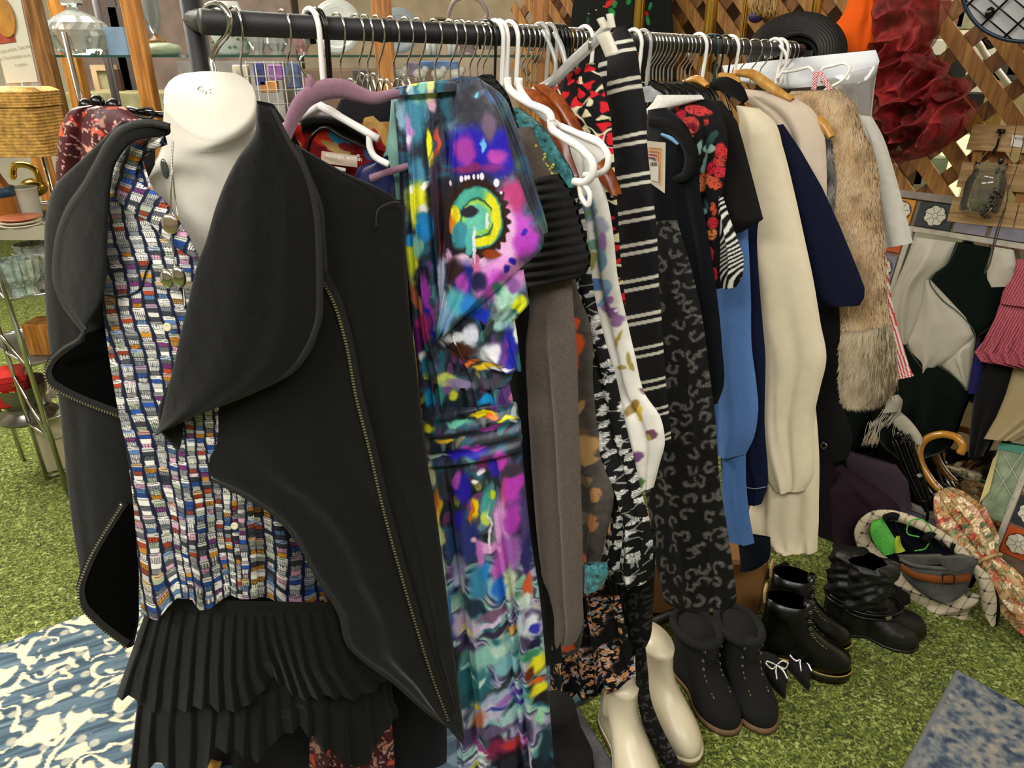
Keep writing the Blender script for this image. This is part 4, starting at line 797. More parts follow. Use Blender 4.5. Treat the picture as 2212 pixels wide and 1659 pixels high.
def p_ginkgo(X,Y,U=None,V=None):
    C=np.broadcast_to(rgb('#101113'),X.shape+(3,)).copy()
    for s,sz in((1,30.),(2,34.)):
        hid,dx,dy=cells(X+s*11,Y+s*7,sz,s*31,.3); a=hid*6.28; u=dx*np.cos(a)+dy*np.sin(a)+.1;v=-dx*np.sin(a)+dy*np.cos(a)
        r=np.hypot(u,v);th=np.arctan2(v,u); fan=(np.abs(th)<.85)*sm(.50,.44,r+.05*np.cos(th*9))*sm(.06,.1,r); ln=.45+.55*(np.sin(th*26)>-.3)*np.clip(r*2.6,.3,1)
        C=mix(C,rgb('#e3e3df'),fan*ln*.95); C=mix(C,rgb('#b8b9b6'),((np.abs(v)<.03)&(u<.1)&(u>-.5))*.7)
    return C
def p_whitefl(X,Y,U=None,V=None):
    C=np.broadcast_to(rgb('#dcd9d0'),X.shape+(3,))*(.93+.1*fbm(X/20,Y/20,2,5))[...,None]
    L=[(1282,440,16,22,'#5f7fa0'),(1288,455,12,20,'#7f93a8'),(1276,470,8,22,'#6f8a6a',20),(1305,490,14,26,'#9a9cae'),(1298,525,16,12,'#6f9484'),(1312,520,8,20,'#8a6c98'),(1300,500,6,12,'#7d8f80'),(1310,560,10,26,'#6f8fa8'),(1290,560,9,22,'#8a8a50'),(1300,612,18,11,'#4f6fa4',20),(1318,615,12,12,'#88a4c0'),(1325,645,9,8,'#9a6a9c'),(1318,662,10,12,'#84608a'),(1330,672,12,12,'#7b5280'),(1342,690,10,14,'#8a6490'),(1338,668,4,4,'#dcd6e4'),(1315,640,6,22,'#6f90b8',25),(1345,730,4,18,'#a08a3c',20),(1352,790,12,5,'#a09050'),(1368,780,4,22,'#98884c',-15),(1378,875,10,18,'#8a6c30',30),(1392,890,6,18,'#caa840'),(1400,850,5,20,'#6a4a50',-50),(1415,935,11,12,'#6b4658'),(1412,940,6,8,'#a59a40'),(1392,978,9,12,'#6a4a72'),(1398,1035,6,12,'#4c6c3c'),(1250,365,8,10,'#6f7fa8'),(1240,345,5,7,'#4a4a88'),(1262,410,8,20,'#aaa890')]
    return blobs(C,X,Y,L,4.,.18,12.)
def p_orangefl(X,Y,U=None,V=None):
    C=np.broadcast_to(rgb('#4b4642'),X.shape+(3,))*(.85+.3*fbm(X/9,Y/9,3,5))[...,None]
    L=[(1248,700,14,22,'#d9532c'),(1255,740,17,28,'#dc5a30'),(1250,780,14,22,'#cf4e2a'),(1238,790,8,20,'#d86a40'),(1240,850,9,22,'#8a6a48'),(1262,880,7,24,'#b08a5c',25),(1258,940,20,18,'#a8845a'),(1275,960,22,26,'#b0895c'),(1268,925,10,10,'#6a543c'),(1258,1000,16,16,'#8f7350'),(1285,990,12,10,'#a8845a'),(1280,1030,16,10,'#7d6a4c',30),(1300,1060,10,16,'#a87a50'),(1275,1110,16,14,'#6a6258'),(1262,1150,12,12,'#8a6a50'),(1295,1120,10,20,'#a8704c'),(1268,1205,16,22,'#d8623c'),(1272,1235,14,14,'#d9744c'),(1285,1180,10,12,'#3c3a38'),(1225,1395,24,9,'#cc5a34'),(1215,1382,12,5,'#7a6a58')]
    return blobs(C,X,Y,L,5.,.15,9.)
def p_smallfl(X,Y,U=None,V=None):
    C=np.broadcast_to(rgb('#0e0e10'),X.shape+(3,)).copy(); wx=X+(fbm(X/6,Y/6,2,3)-.5)*7;wy=Y+(fbm(X/6,Y/6,2,5)-.5)*7
    g=sm(.38,.52,fbm(X/26,Y/26,2,41))
    for s,sz,cs in((1,13.,['#c98f5f','#b57a4c','#c98f5f','#d9a57a','#b79ab8']),(2,8.,['#b98a5c','#9a6c48','#c98f5f','#6f8fa0','#c0988c'])):
        hid,dx,dy=cells(wx,wy,sz,s*7,.4); r=np.hypot(dx,dy); C=mix(C,palette(hid,cs)*(.6+.6*sm(.0,.3,r))[...,None],sm(.36,.28,r*(1+.25*np.cos(np.arctan2(dy,dx)*5)))*g*(hid>.25))
    return C
def p_redfl(X,Y,U=None,V=None):
    C=np.broadcast_to(rgb('#0f0e10'),X.shape+(3,)).copy(); x=X;y=Y
    wx=x+(fbm(x/22,y/22,2,3)-.5)*16;wy=y+(fbm(x/22,y/22,2,6)-.5)*16
    v=np.abs(np.sin(wx/17.)+np.cos(wy/19.)); C=mix(C,rgb('#d8d2b0'),sm(.16,.06,v))
    hid,dx,dy=cells(wx,wy,24,5,.3); r=np.hypot(dx,dy);th=np.arctan2(dy,dx); tul=sm(.36,.3,r*(1+.22*np.cos(3*th+hid*6))); red=(hid>.42)|((Y<255)&(X>1205)&(X<1260))
    cc=np.where(red[...,None],rgb('#d2202c'),rgb('#ddd6ae'))*(.88+.16*(np.sin((X+Y)*1.3)>0))[...,None]; return C*(1-tul[...,None])+cc*tul[...,None]
def p_rose(X,Y,U=None,V=None):
    C=np.broadcast_to(rgb('#131113'),X.shape+(3,)).copy()
    L=[(1467,228,8,9,'#c83a34'),(1515,238,30,11,'#d24040',12),(1480,250,12,14,'#c2243a'),(1460,262,16,7,'#c05040',-25),(1452,270,12,8,'#d4a8a8',-25),(1462,275,12,10,'#c9a0a4'),(1500,270,20,19,'#c8453c'),(1505,274,12,11,'#8e1f30'),(1497,290,14,12,'#d9714c'),(1478,285,8,8,'#8aa89c'),(1492,310,10,10,'#d95a40'),(1508,330,10,16,'#c2243a'),(1535,262,5,8,'#c23a34'),(1515,340,5,40,'#7fa8a0',12),(1540,320,14,10,'#8fb0a4',-15),(1545,300,24,7,'#2c4a48',-60),(1530,350,5,25,'#7fa39a',15),(1562,330,10,22,'#d2373c'),(1558,350,10,12,'#c8453c'),(1545,362,10,16,'#c2243a',20),(1560,372,9,12,'#cf3040'),(1530,385,18,12,'#d9714c'),(1520,402,14,12,'#e0834c'),(1550,395,12,14,'#d45a40'),(1530,445,10,18,'#2f4a48'),(1525,455,12,7,'#8fb8a8'),(1548,450,5,14,'#d2553c'),(1546,480,9,14,'#c8303c'),(1545,505,9,12,'#e0834c'),(1540,550,8,20,'#c2303c'),(1548,590,7,16,'#cf3040')]
    C=blobs(C,X,Y,L,3.,.12,8.)
    ln=np.abs(((fbm(X/9,Y/9,2,8)*7)%1)-.5)<.09; red=(C[...,0]>.5)&(C[...,1]<.62); return np.where((ln&red)[...,None],rgb('#1a1012'),C)
STR=[(85,6),(105,6),(169,7),(188,7),(291,6),(309,6),(378,6),(397,6),(455,6),(475,6),(527,6),(545,6),(604,6),(623,6),(681,6),(697,6),(752,5),(769,5),(826,5),(842,5),(888,4),(902,4),(948,4),(958,4)]
def p_stripe(X,Y,U=None,V=None):
    C=np.broadcast_to(rgb('#17171a'),X.shape+(3,))*(.9+.2*vn(X/2,Y/2,3))[...,None]; t=Y+.20*(X-1375)*np.where(Y>300,.9,1.2)
    for c,w in STR: C=mix(C,rgb('#c9c6b8'),sm(w*.75,w*.55,np.abs(t-c)))
    return C
def p_maroon(X,Y,U=None,V=None):
    C=np.broadcast_to(rgb('#50292c'),X.shape+(3,))*(.9+.2*fbm(X/30,Y/30,2,5))[...,None]
    wx=X+(fbm(X/16,Y/16,2,3)-.5)*22;wy=Y+(fbm(X/16,Y/16,2,6)-.5)*22
    for s,sz,e in((1,36.,2.6),(2,24.,3.),(3,30.,2.2)):
        hid,dx,dy=cells(wx,wy,sz,s*3,.4);a=hid*6.28;u=dx*np.cos(a)+dy*np.sin(a);v=-dx*np.sin(a)+dy*np.cos(a); m=sm(.42,.34,np.hypot(u,v*e)); C=mix(C,palette((hid*7.3)%1,['#d0402f','#e8604a','#3c3432','#d9a590','#c23a2c']),m*(((hid*13)%1)>.62))
    l=np.abs(((fbm(wx/40,wy/40,2,9)*5)%1)-.5)<.035; C=np.where(l[...,None],rgb('#dfae9c'),C); return C
def p_red(X,Y,U=None,V=None):
    C=np.broadcast_to(rgb('#7e1a1a'),X.shape+(3,))*(.75+.35*(np.sin(Y*1.1)>0))[...,None]
    L=[(704,300,26,16,'#c8341c',15),(735,300,26,11,'#2a86b8',30),(728,318,34,10,'#b89a60',25),(752,318,20,8,'#7a2326',25),(800,270,16,22,'#b8935a'),(820,262,22,30,'#c0985c'),(838,290,14,26,'#b5854a'),(812,292,9,16,'#a0302a',-20),(645,300,14,30,'#b8281e'),(646,312,7,10,'#d8b070'),(800,330,12,14,'#35507a'),(760,360,30,8,'#7e1a1a')]
    return blobs(C,X,Y,L,3.,.12,9.)
def p_ging(X,Y,U=None,V=None): return mix(np.broadcast_to(rgb('#e8dcd8'),X.shape+(3,)),rgb('#c2222c'),(np.sin((X-Y*.3)*1.15)>.0)*.85)
def p_pinkst(X,Y,U=None,V=None): return mix(np.broadcast_to(rgb('#a85560'),X.shape+(3,)),rgb('#5e2630'),(np.sin((X*1.+Y*.55)*.95)>.1)*.8)
def p_bw(X,Y,U=None,V=None):
    w=Y*.75+X*.8+14*np.sin(Y/22.); return mix(np.broadcast_to(rgb('#0f0f11'),X.shape+(3,)),rgb('#d9d7cf'),sm(.1,.35,np.sin(w/1.9)))
# ================================================================ garments
def cloth(n,c,**k): return M(n,c,k.pop('rough',.85),noise=k.pop('noise',(220,.14)),bump=k.pop('bump',(500,.18)),spec=.2,**k)
def G(name,label,cat,px,parts,ang=0,pl=None):
    """a garment: list of (part_name,rows,mat,paint,kw)"""
    P=pl or hang(px,0,ang)
    if pl is None and px>=1050 and name not in('covered_garment',):
        q0=list(parts[0]); q0[1]=[(a-60*float(sm(270,430,b)*sm(1080,940,b)),b,c,d) for a,b,c,d in q0[1]]; parts=[tuple(q0)]+list(parts[1:])
    bot=max(parts,key=lambda q:max(r[1] for r in q[1]))[1][-1]; loc=P(np.array(bot[0]),np.array(bot[1]))
    t=thing(name,label,cat,loc)
    for q in parts:
        pn,rows,mat,paint,kw=q; kw=dict(kw); off=kw.pop('off',0.); pp=kw.pop('pl',P); pp=Off(pp,off) if off else pp
        psheet(pn,rows,pp,mat=mat,parent=t,paint=paint,**kw)
    return t,P
BLK=cloth('black_cloth','#121214'); BLK2=cloth('black_velvet','#0b0b0d',sheen=.2); NVY=cloth('navy_cloth','#11162a'); DNV=cloth('dark_navy_knit','#0f141b')
# hung behind the form
plm=Cv(lambda x,y:1.135+0*x)
G('floral_robe','maroon satin robe with orange red leaf print behind the left shoulder of the black jacket','robe',520,[
 ('shoulder',[(195,227,268,230),(158,234,280,240),(138,258,306,262),(127,300,310,300),(122,350,310,350),(121,400,310,400),(116,450,310,450),(150,640,320,640)],SATIN,p_maroon,dict(step=3,thick=.02,fl=[(.25,.02,.06,-.03,0),(.5,.1,.1,.012,0)],back=.3)),
 ('skirt',[(560,1380,800,1380),(640,1470,830,1470),(664,1560,846,1560),(666,1720,856,1720)],SATIN,p_maroon,dict(step=3,thick=.02,fl=folds(6,.012,5),back=0))],pl=plm)
tg=thing('clip_hanger','black plastic clip hanger behind the left side of the white neck','hanger',atY(320,245,1.16));b=MB()
b.tube(tubepath([(276,236),(292,240),(330,246),(368,250)],Cv(lambda x,y:1.16+0*x),10),.005,8);b.tube(tubepath([(292,238),(330,238),(333,244),(330,252),(290,250)],Cv(lambda x,y:1.15+0*x),14),.0022,6)
b.done('bar',BLACKP,tg)
for x,y in((186,222),(210,214),(246,222)): MB().ell(atY(x,y+8,1.2),(.012,.01,.012),k=12,m=8).done('clip_tip',BLACKP,tg)
G('black_trousers','plain black trousers hanging behind the pleated skirt and jacket hem','trousers',560,[('legs',[(480,1250,900,1250),(440,1500,960,1500),(420,1720,965,1720)],BLK2,None,dict(step=8,thick=.03,fl=folds(4,.012,4),back=.5))],pl=Cv(lambda x,y:1.165+0*x))
G('black_coat','black coat on a hidden hanger behind the right side of the white neck','coat',560,[('shoulder',[(555,218,592,226),(560,250,640,300),(560,330,660,340),(560,700,700,700),(560,1200,760,1200)],BLK,None,dict(step=8,thick=.03,fl=folds(3,.01,2),back=.5))],pl=Cv(lambda x,y:1.13+0*x))
# things between jacket and dress
plr=Cv(lambda x,y:1.155+.0002*(x-700))
tr,_=G('red_blouse','red and orange printed blouse with a beige neck label beneath the white hanger','blouse',650,[('back_panel',[(618,270,850,262),(622,300,852,300),(640,340,855,340),(650,420,860,420),(700,900,890,900)],PAINTED,p_red,dict(step=2.5,thick=.01,fl=[(.4,0,.03,.004,0)],back=0)),
 ('collar',[(786,254,806,250),(786,268,838,282),(800,290,842,300),(812,320,846,330)],PAINTED,p_red,dict(step=2.5,thick=.008,off=.02,back=0))],pl=plr)
def label_tag(px0,py0,px1,py1,px2,py2,px3,py3,pl,mat,parent,name='neck_label',off=.02): return mk(name,[pl(np.array(float(a)),np.array(float(b)))+pl.n*off for a,b in((px0,py0),(px1,py1),(px2,py2),(px3,py3))],[(0,1,2,3)],mat,parent,False)
label_tag(705,321,780,331,780,356,703,346,plr,M('label_satin','#cdb8a2',.6),tr,off=.03); label_tag(733,353,756,357,756,364,733,360,plr,M('size_tab','#d9d4c8',.6),tr,'size_tab',off=.032)
plr2=Cv(lambda x,y:1.1225+0*x)
c_=text('woman within',742,339,.0098,Pl(plr2(np.array(741.),np.array(338.)),(0,-1,0)),M('white_thread','#f2ece2',.6),tr,-.13,off=.0005); text('®',774,337,.006,Pl(plr2(np.array(774.),np.array(337.)),(0,-1,0)),M('white_thread','#f2ece2',.6),tr,-.13,off=.0005)
t=thing('black_hanger','wide glossy black plastic hanger inside the red blouse','hanger',atY(720,300,1.12));ribbon('shoulder_plate',[(664,330),(672,300),(698,276),(740,296),(796,322)],[6,8,9,8,7],Cv(lambda x,y:1.125+0*x),BLACKP,t,off=0,th=.004,n=40);ribbon('inner_plate',[(652,262),(700,262),(750,276),(796,304)],[50,34,36,24],Cv(lambda x,y:1.14+0*x),BLACKP,t,off=0,th=.003,n=20)
G('black_blazer','charcoal black garment hanging right under the mauve hanger','blazer',730,[('body',[(735,215,842,208),(725,240,850,240),(740,290,855,300),(760,400,870,400),(780,900,900,900)],cloth('charcoal','#1c1b1e'),None,dict(step=6,thick=.02,fl=folds(3,.01,6),back=.5))],pl=Cv(lambda x,y:1.20+0*x))
G('navy_blouse','dark navy satin garment below the white hanger tip','blouse',700,[('body',[(815,345,838,335),(775,362,842,358),(765,382,850,380),(770,430,855,430),(800,800,880,800)],M('navy_satin','#151c46',.35),None,dict(step=6,thick=.02,fl=folds(3,.01,8),back=.5))],pl=Cv(lambda x,y:1.125+0*x))
MV=M('mauve_velvet','#8f6a7c',.9,noise=(120,.12),bump=(900,.3),sheen=.6)
t=thing('velvet_hanger','mauve velvet flocked hanger carrying the multicoloured dress','hanger',atY(700,260,1.05)); plv=Cv(lambda x,y:1.03+.0004*(x-620))
ribbon('shoulders',[(616,310),(624,280),(640,240),(664,210),(700,194),(740,192),(776,204),(810,212),(845,204),(880,198),(960,186)],[18,28,38,44,46,40,30,24,22,22,20],plv,MV,t,off=0,th=.008,n=90,cw=9); ribbon('crossbar',[(800,386),(832,374),(870,362),(960,340)],[17,16,15,14],plv,MV,t,off=0,th=.006,n=20)
MB().ell(plv(np.array(668.),np.array(180.)),(.0058,.005,.012),k=14,m=9).done('hook_socket',MV,t); MB().tube(tubepath([(655,118),(648,130),(668,176)],plv,12),.0016,7).done('lower_hook',CHROME,t)
t=thing('white_hanger','thick white plastic hanger crossing under the mauve hanger','hanger',atY(700,260,1.11)); plw=Cv(lambda x,y:1.115-.0001*(x-620))
b=MB();b.tube(tubepath([(600,282),(688,228)],plw,6),.0056,12);b.tube(tubepath([(688,226),(817,300)],plw,6),.0058,12);b.done('arms',WHITEP,t);MB().tube(tubepath([(798,292),(799,318),(806,334),(840,356)],plw,20),.005,12).done('lower_bar',WHITEP,t)
ribbon('web',[(664,250),(700,236),(735,246)],[6,22,6],plw,WHITEP,t,off=-.004,th=.002,n=14)
# the multicoloured dress
_a=math.radians(12);PD=Pl(atY(1000,500,1.12),(-math.sin(_a),-math.cos(_a),0)); 
dk=dict(step=1.7,back=.4)
G('maxi_dress','long multicoloured painterly print dress in blue, purple, yellow and teal on the mauve hanger','dress',760,[
 ('lining',[(846,205,862,200),(838,290,870,290),(826,350,880,350),(822,385,885,385),(840,430,890,430)],M('aqua_lining','#7fa99f',.6),None,dict(step=6,thick=.006,off=-.012,back=0)),
 ('bodice',[(848,192,992,168),(850,215,1000,210),(858,300,1010,300),(864,400,1015,400),(872,500,1015,500),(884,620,1020,620),(893,720,1040,720),(902,800,1090,800),(908,880,1112,878)],SATIN,p_dress,dict(thick=.012,fl=[(.12,.0,.022,-.012,0),(.25,.02,.03,.012,0),(.4,.1,.02,-.012,0),(.55,.1,.03,.01,0),(.7,.2,.02,-.01,0),(.85,0,.05,.01,0)],**dk)),
 ('shoulder_fold',[(846,190,920,176),(846,200,990,180),(850,207,992,196)],SATIN,lambda X,Y,U,V:p_dress(X*1.6-560,Y*1.4-60),dict(thick=.008,off=.012,**dk)),
 ('sleeve',[(992,164,1030,166),(1000,190,1084,205),(1020,260,1112,262),(1050,330,1136,330),(1075,420,1160,412),(1110,480,1180,478),(1150,508,1184,502)],SATIN,lambda X,Y,U,V:np.clip(palette(fbm(X/26,Y/40,3,6),['#20252e','#2f333d','#3d3f4a','#35506a','#4f655f','#2c2e3a'])*1.,0,1),dict(thick=.012,off=.004,fl=[(.5,.2,.08,.008,0),(.8,.1,.05,-.006,0)],**dk)),
 ('flutter_panel',[(988,180,1040,172),(976,260,1086,255),(968,350,1108,345),(962,450,1140,440),(957,532,1174,530),(953,590,1116,587),(950,650,1047,650),(947,700,990,697),(947,738,950,736)],SATIN,p_dress,dict(thick=.014,off=.022,fl=[(.12,.0,.04,.01,0),(.35,.1,.10,-.008,.1),(.7,.1,.12,.008,.1)],**dk)),
 ('flutter_panel',[(1090,590,1131,582),(1040,650,1144,656),(996,695,1112,692),(950,732,1118,730),(990,766,1122,766),(1060,797,1127,801)],SATIN,p_dress,dict(thick=.01,off=.012,fl=[(.5,.1,.1,.008,0),(.85,0,.05,-.008,0)],smooth=False,**dk)),
 ('flutter_panel',[(950,742,1100,750),(938,780,1110,788),(925,808,1106,818),(962,834,1096,834)],SATIN,p_dress,dict(thick=.01,off=.004,fl=[(.6,.1,.08,.008,0)],smooth=False,**dk)),
 ('waistband',[(912,880,1114,868),(914,930,1122,900),(918,992,1128,950),(920,1002,1128,972)],SATIN,p_dress,dict(thick=.018,off=.006,disp=lambda U,V,X,Y:.004*np.sin((Y+X*.12)/5.5+U*3),**dk)),
 ('skirt',[(922,985,1126,950),(934,1080,1136,1060),(946,1180,1148,1170),(960,1300,1166,1290),(974,1450,1180,1445),(984,1560,1190,1560),(990,1710,1202,1710)],SATIN,p_dress,dict(thick=.02,fl=[(.18,.03,.025,-.016,0),(.1,0,.04,.012,0),(.3,.05,.05,.012,0),(.62,.05,.02,-.014,0),(.5,.05,.07,.01,0),(.8,.02,.05,.014,0),(.72,.03,.015,-.014,0)],**dk))],pl=PD)
# ---- garments behind it, nearest first
TAUPE=M('taupe_knit','#5c524c',.95,noise=(160,.35,(1,1,5)),bump=(420,.5),sheen=.2); RIB=M('black_rib_knit','#141315',.95,noise=(300,.3),bump=(380,.9))
ribf=lambda p,sl:(lambda U,V,X,Y:.007*np.abs(np.sin((Y-X*sl)/p)))
G('cardigan','heather taupe brown knit cardigan with chunky black ribbed cuff right of the dress','cardigan',985,[
 ('ribbed_collar',[(1036,166,1062,160),(1048,190,1092,196),(1080,250,1112,245),(1100,300,1136,300),(1120,350,1150,350)],RIB,None,dict(step=3,thick=.02,disp=ribf(3.2,.3),back=.4)),
 ('sleeve_top',[(1118,278,1146,272),(1128,320,1172,325),(1142,380,1206,378),(1150,420,1215,410)],TAUPE,None,dict(step=5,thick=.02,back=.4)),
 ('ribbed_cuff',[(1160,388,1208,374),(1156,430,1240,425),(1150,480,1256,480),(1142,530,1268,525),(1134,575,1276,562),(1134,604,1262,594),(1140,620,1235,604)],RIB,None,dict(step=3,thick=.03,off=.006,disp=ribf(6.4,-.14),back=.4)),
 ('sleeve',[(1150,596,1234,584),(1136,680,1240,680),(1130,760,1246,760),(1140,900,1250,900),(1150,1050,1255,1050),(1163,1200,1259,1200),(1172,1290,1259,1290),(1192,1365,1256,1362),(1206,1386,1244,1386)],TAUPE,None,dict(step=5,thick=.03,fl=[(.6,.05,.07,-.014,0),(.3,.05,.1,.008,0)],back=.4))])
G('black_tunic','narrow dark tunic visible between the multicoloured dress and the taupe cardigan','tunic',960,[('body',[(1060,540,1150,540),(1070,700,1142,700),(1080,900,1150,900),(1090,1100,1160,1100),(1100,1300,1200,1300),(1120,1430,1215,1430)],BLK2,None,dict(step=8,thick=.02,fl=folds(2,.008,3),back=.4))])
BOU=M('teal_boucle','#3f7f86',.95,noise=(90,.9),bump=(140,1.),sheen=.3)
t,_=G('boucle_sweater','fuzzy teal and lime boucle sweater under the white plastic hangers','sweater',1010,[('shoulder',[(1104,236,1122,232),(1112,262,1172,272),(1136,310,1212,330),(1164,360,1238,372),(1200,402,1245,404)],BOU,None,dict(step=3,thick=.025,disp=lambda U,V,X,Y:.006*fbm(X/3,Y/3,2,3),back=.4)),
 ('hem',[(1262,1215,1312,1215),(1264,1245,1314,1240),(1272,1272,1300,1270)],BOU,None,dict(step=3,thick=.02,disp=lambda U,V,X,Y:.006*fbm(X/3,Y/3,2,3),back=.4))])
b=MB();rr_=random.Random(4);pb_=hang(1010)
for i in range(60):
    u=rr_.random();x=1122+100*u+rr_.uniform(-12,14);y=255+112*u+rr_.uniform(-8,18); b.ell(pb_(np.array(x),np.array(y))+pb_.n*.033,(.0028,.0028,.0028),k=6,m=4)
o=b.done('lime_flecks',M('lime_yarn','#b8c25a',.9),t); o['kind']='stuff'
G('orange_floral_top','charcoal grey top with large orange and tan flowers right of the taupe sleeve','top',1050,[('body',[(1222,590,1240,588),(1228,650,1252,640),(1232,700,1272,690),(1240,850,1282,840),(1244,1000,1302,990),(1248,1090,1326,1075),(1250,1130,1318,1125),(1252,1200,1300,1200),(1256,1262,1292,1258)],PAINTED,p_orangefl,dict(step=2,thick=.02,fl=[(.7,0,.1,.006,0)],back=.3)),
 ('lower_hem',[(1190,1350,1262,1350),(1200,1385,1258,1378),(1212,1405,1254,1396),(1228,1416,1248,1408)],PAINTED,p_orangefl,dict(step=2,thick=.01,back=.3))])
G('ginkgo_dress','black dress printed with white ginkgo leaves','dress',1080,[('body',[(1226,400,1242,398),(1236,470,1262,462),(1240,560,1272,548),(1248,650,1286,645),(1256,740,1306,730),(1268,830,1332,820),(1282,920,1350,910),(1298,1010,1372,1000),(1312,1080,1385,1060),(1322,1140,1402,1120),(1308,1180,1410,1165),(1300,1225,1409,1215),(1318,1244,1404,1240),(1345,1256,1396,1258)],PAINTED,p_ginkgo,dict(step=1.5,thick=.025,fl=[(.35,.1,.05,-.012,0),(.6,.1,.08,.012,0),(.8,0,.05,-.008,0)],back=.3))])
G('white_floral_blouse','white silky blouse with blue, purple and olive painted flowers','blouse',1110,[('body',[(1198,270,1240,275),(1216,330,1285,330),(1238,390,1298,385),(1256,440,1312,432),(1262,520,1326,515),(1268,600,1334,595),(1284,700,1354,690),(1302,780,1372,768),(1322,860,1392,848),(1342,920,1428,905),(1362,960,1436,955),(1375,1000,1424,1005),(1388,1055,1412,1052)],SATIN,p_whitefl,dict(step=2,thick=.02,fl=[(.5,.1,.08,.008,0),(.75,.0,.05,-.008,0)],back=.3))])
G('small_floral_dress','black dress with tiny peach flowers and ruffled hem above the white boots','dress',1125,[('skirt',[(1180,1130,1310,1130),(1186,1240,1330,1240),(1188,1320,1344,1320),(1188,1400,1362,1400),(1190,1490,1372,1450),(1192,1520,1374,1466)],PAINTED,p_smallfl,dict(step=1.6,thick=.02,fl=[(.25,.0,.06,.015,0),(.5,.05,.05,-.015,0),(.68,.08,.05,.016,0),(.85,.05,.04,-.012,0)],back=.3,hem=[16,20,18,-6,-16,6,12,-10,-22,6,10,-8,-8],hemx=[1185,1195,1220,1240,1256,1268,1292,1302,1316,1330,1345,1362,1374]))])
for i,(pts,w,px,lb) in enumerate((([(1128,196),(1152,206),(1178,235),(1200,282),(1215,335),(1236,395),(1246,428)],[18,30,36,36,34,34,12],1118,'brown varnished wooden hanger nearest the teal sweater'),([(1168,186),(1200,214),(1230,262),(1258,310),(1290,352),(1318,392),(1338,422)],[14,28,32,30,32,36,12],1145,'second brown varnished wooden hanger behind the white plate hanger'))):
    P=hang(px); t=thing('wooden_hanger',lb,'hanger',P(np.array(pts[3][0]*1.),np.array(pts[3][1]*1.))); ribbon('arm',pts,w,Off(P,.01+(.16 if i==0 else .02)*0),wood('walnut%d'%i,[(.3,'#5a2410'),(.5,'#7c3a18'),(.7,'#93502a')],4,(1,1,6),.25),t,off=.02,th=.016,n=50,cw=11)
pw_=Off(hang(1010),.05)
t=thing('white_tubular_hanger','white tubular plastic hanger with notched arm over the teal sweater','hanger',pw_(np.array(1190.),np.array(300.)));MB().tube(tubepath([(1096,168),(1100,192),(1112,204),(1140,222),(1190,252),(1192,262)],pw_,40),.0062,10).done('upper_arm',WHITEP,t);MB().tube(tubepath([(1190,258),(1192,278),(1210,292),(1262,328),(1280,352),(1278,380),(1262,394),(1240,392)],pw_,40),.0062,10).done('lower_arm',WHITEP,t)
pw2=Off(hang(1030),.05)
t=thing('white_plate_hanger','white plastic hanger with wide flat shoulder end beside the brown wooden hangers','hanger',pw2(np.array(1290.),np.array(340.)));MB().tube(tubepath([(1122,168),(1122,190),(1136,214),(1160,238),(1206,272)],pw2,30),.006,10).done('upper_arm',WHITEP,t)
ribbon('shoulder_plate',[(1216,282),(1250,302),(1284,326),(1300,346)],[10,38,56,44],pw2,M('white_plate','#dedbd8',.4),t,off=-.004,th=.002,n=24);MB().tube(tubepath([(1210,272),(1260,294),(1304,318),(1314,340),(1308,366),(1290,376),(1262,378)],pw2,40),.005,10).done('plate_rim',WHITEP,t)
MB().tube(tubepath([(1252,398),(1258,430),(1270,444),(1274,420),(1262,398)],pw_,24),.004,8).done('end_loop',WHITEP,t)
# clear clip hanger, floral skirt, striped skirt
pc=Off(hang(1166),.01)
t=thing('clear_clip_hanger','frosted clear plastic clip hanger pointing up to the right','hanger',pc(np.array(1240.),np.array(130.)))
ribbon('arm',[(1150,196),(1185,180),(1240,130),(1290,82),(1316,52)],[14,22,24,24,20],pc,CLEARP,t,off=.02,th=.006,n=30,cw=7);MB().tube(tubepath([(1172,66),(1185,90),(1200,150),(1186,186)],pc,16,.02),.004,8).done('hook_neck',CLEARP,t)
MB().tube(tubepath([(1198,70),(1212,100),(1222,140)],pc,16,.02),.005,8).done('second_neck',CLEARP,t)
for (x0,y0,x1,y1,w) in((1302,72,1322,118,30),(1296,40,1308,62,16),(1316,30,1322,60,14)): ribbon('clip_jaw',[(x0,y0),((x0+x1)/2,(y0+y1)/2),(x1,y1)],w,pc,M('frosted%d'%x0,'#cfc9b8',.3,alpha=.75),t,off=.035,th=.005,n=8)
MB().box(pc(np.array(1314.),np.array(96.))+pc.n*.045,(.007,.002,.02)).done('steel_spring',CHROME,t)
G('embroidered_skirt','black skirt embroidered with red tulips and cream leaves clipped to the frosted hanger','skirt',1166,[('body',[(1232,158,1288,132),(1204,182,1300,176),(1194,214,1310,214),(1200,245,1318,245),(1222,285,1322,285),(1250,335,1326,335),(1292,400,1330,400),(1312,450,1334,450),(1320,550,1340,550),(1326,660,1352,660)],PAINTED,p_redfl,dict(step=1.6,thick=.02,fl=[(.55,.1,.07,-.01,0),(.3,.1,.1,.01,0)],back=.3))])
G('striped_skirt','long black skirt with paired cream stripes held by the clear clip hanger','skirt',1225,[('body',[(1330,64,1352,55),(1320,100,1370,92),(1316,200,1386,178),(1318,230,1394,220),(1320,320,1398,310),(1324,400,1406,390),(1330,500,1418,490),(1340,600,1423,600),(1354,700,1430,700),(1376,820,1438,820),(1396,900,1446,900),(1424,968,1451,960)],PAINTED,p_stripe,dict(step=2,thick=.02,pw=.3,back=.3)),
 ('back_panel',[(1296,120,1322,110),(1292,170,1325,165),(1300,260,1325,260)],PAINTED,lambda X,Y,U,V:p_stripe(X,Y*.9+60),dict(step=2,thick=.01,off=-.03,back=0))])
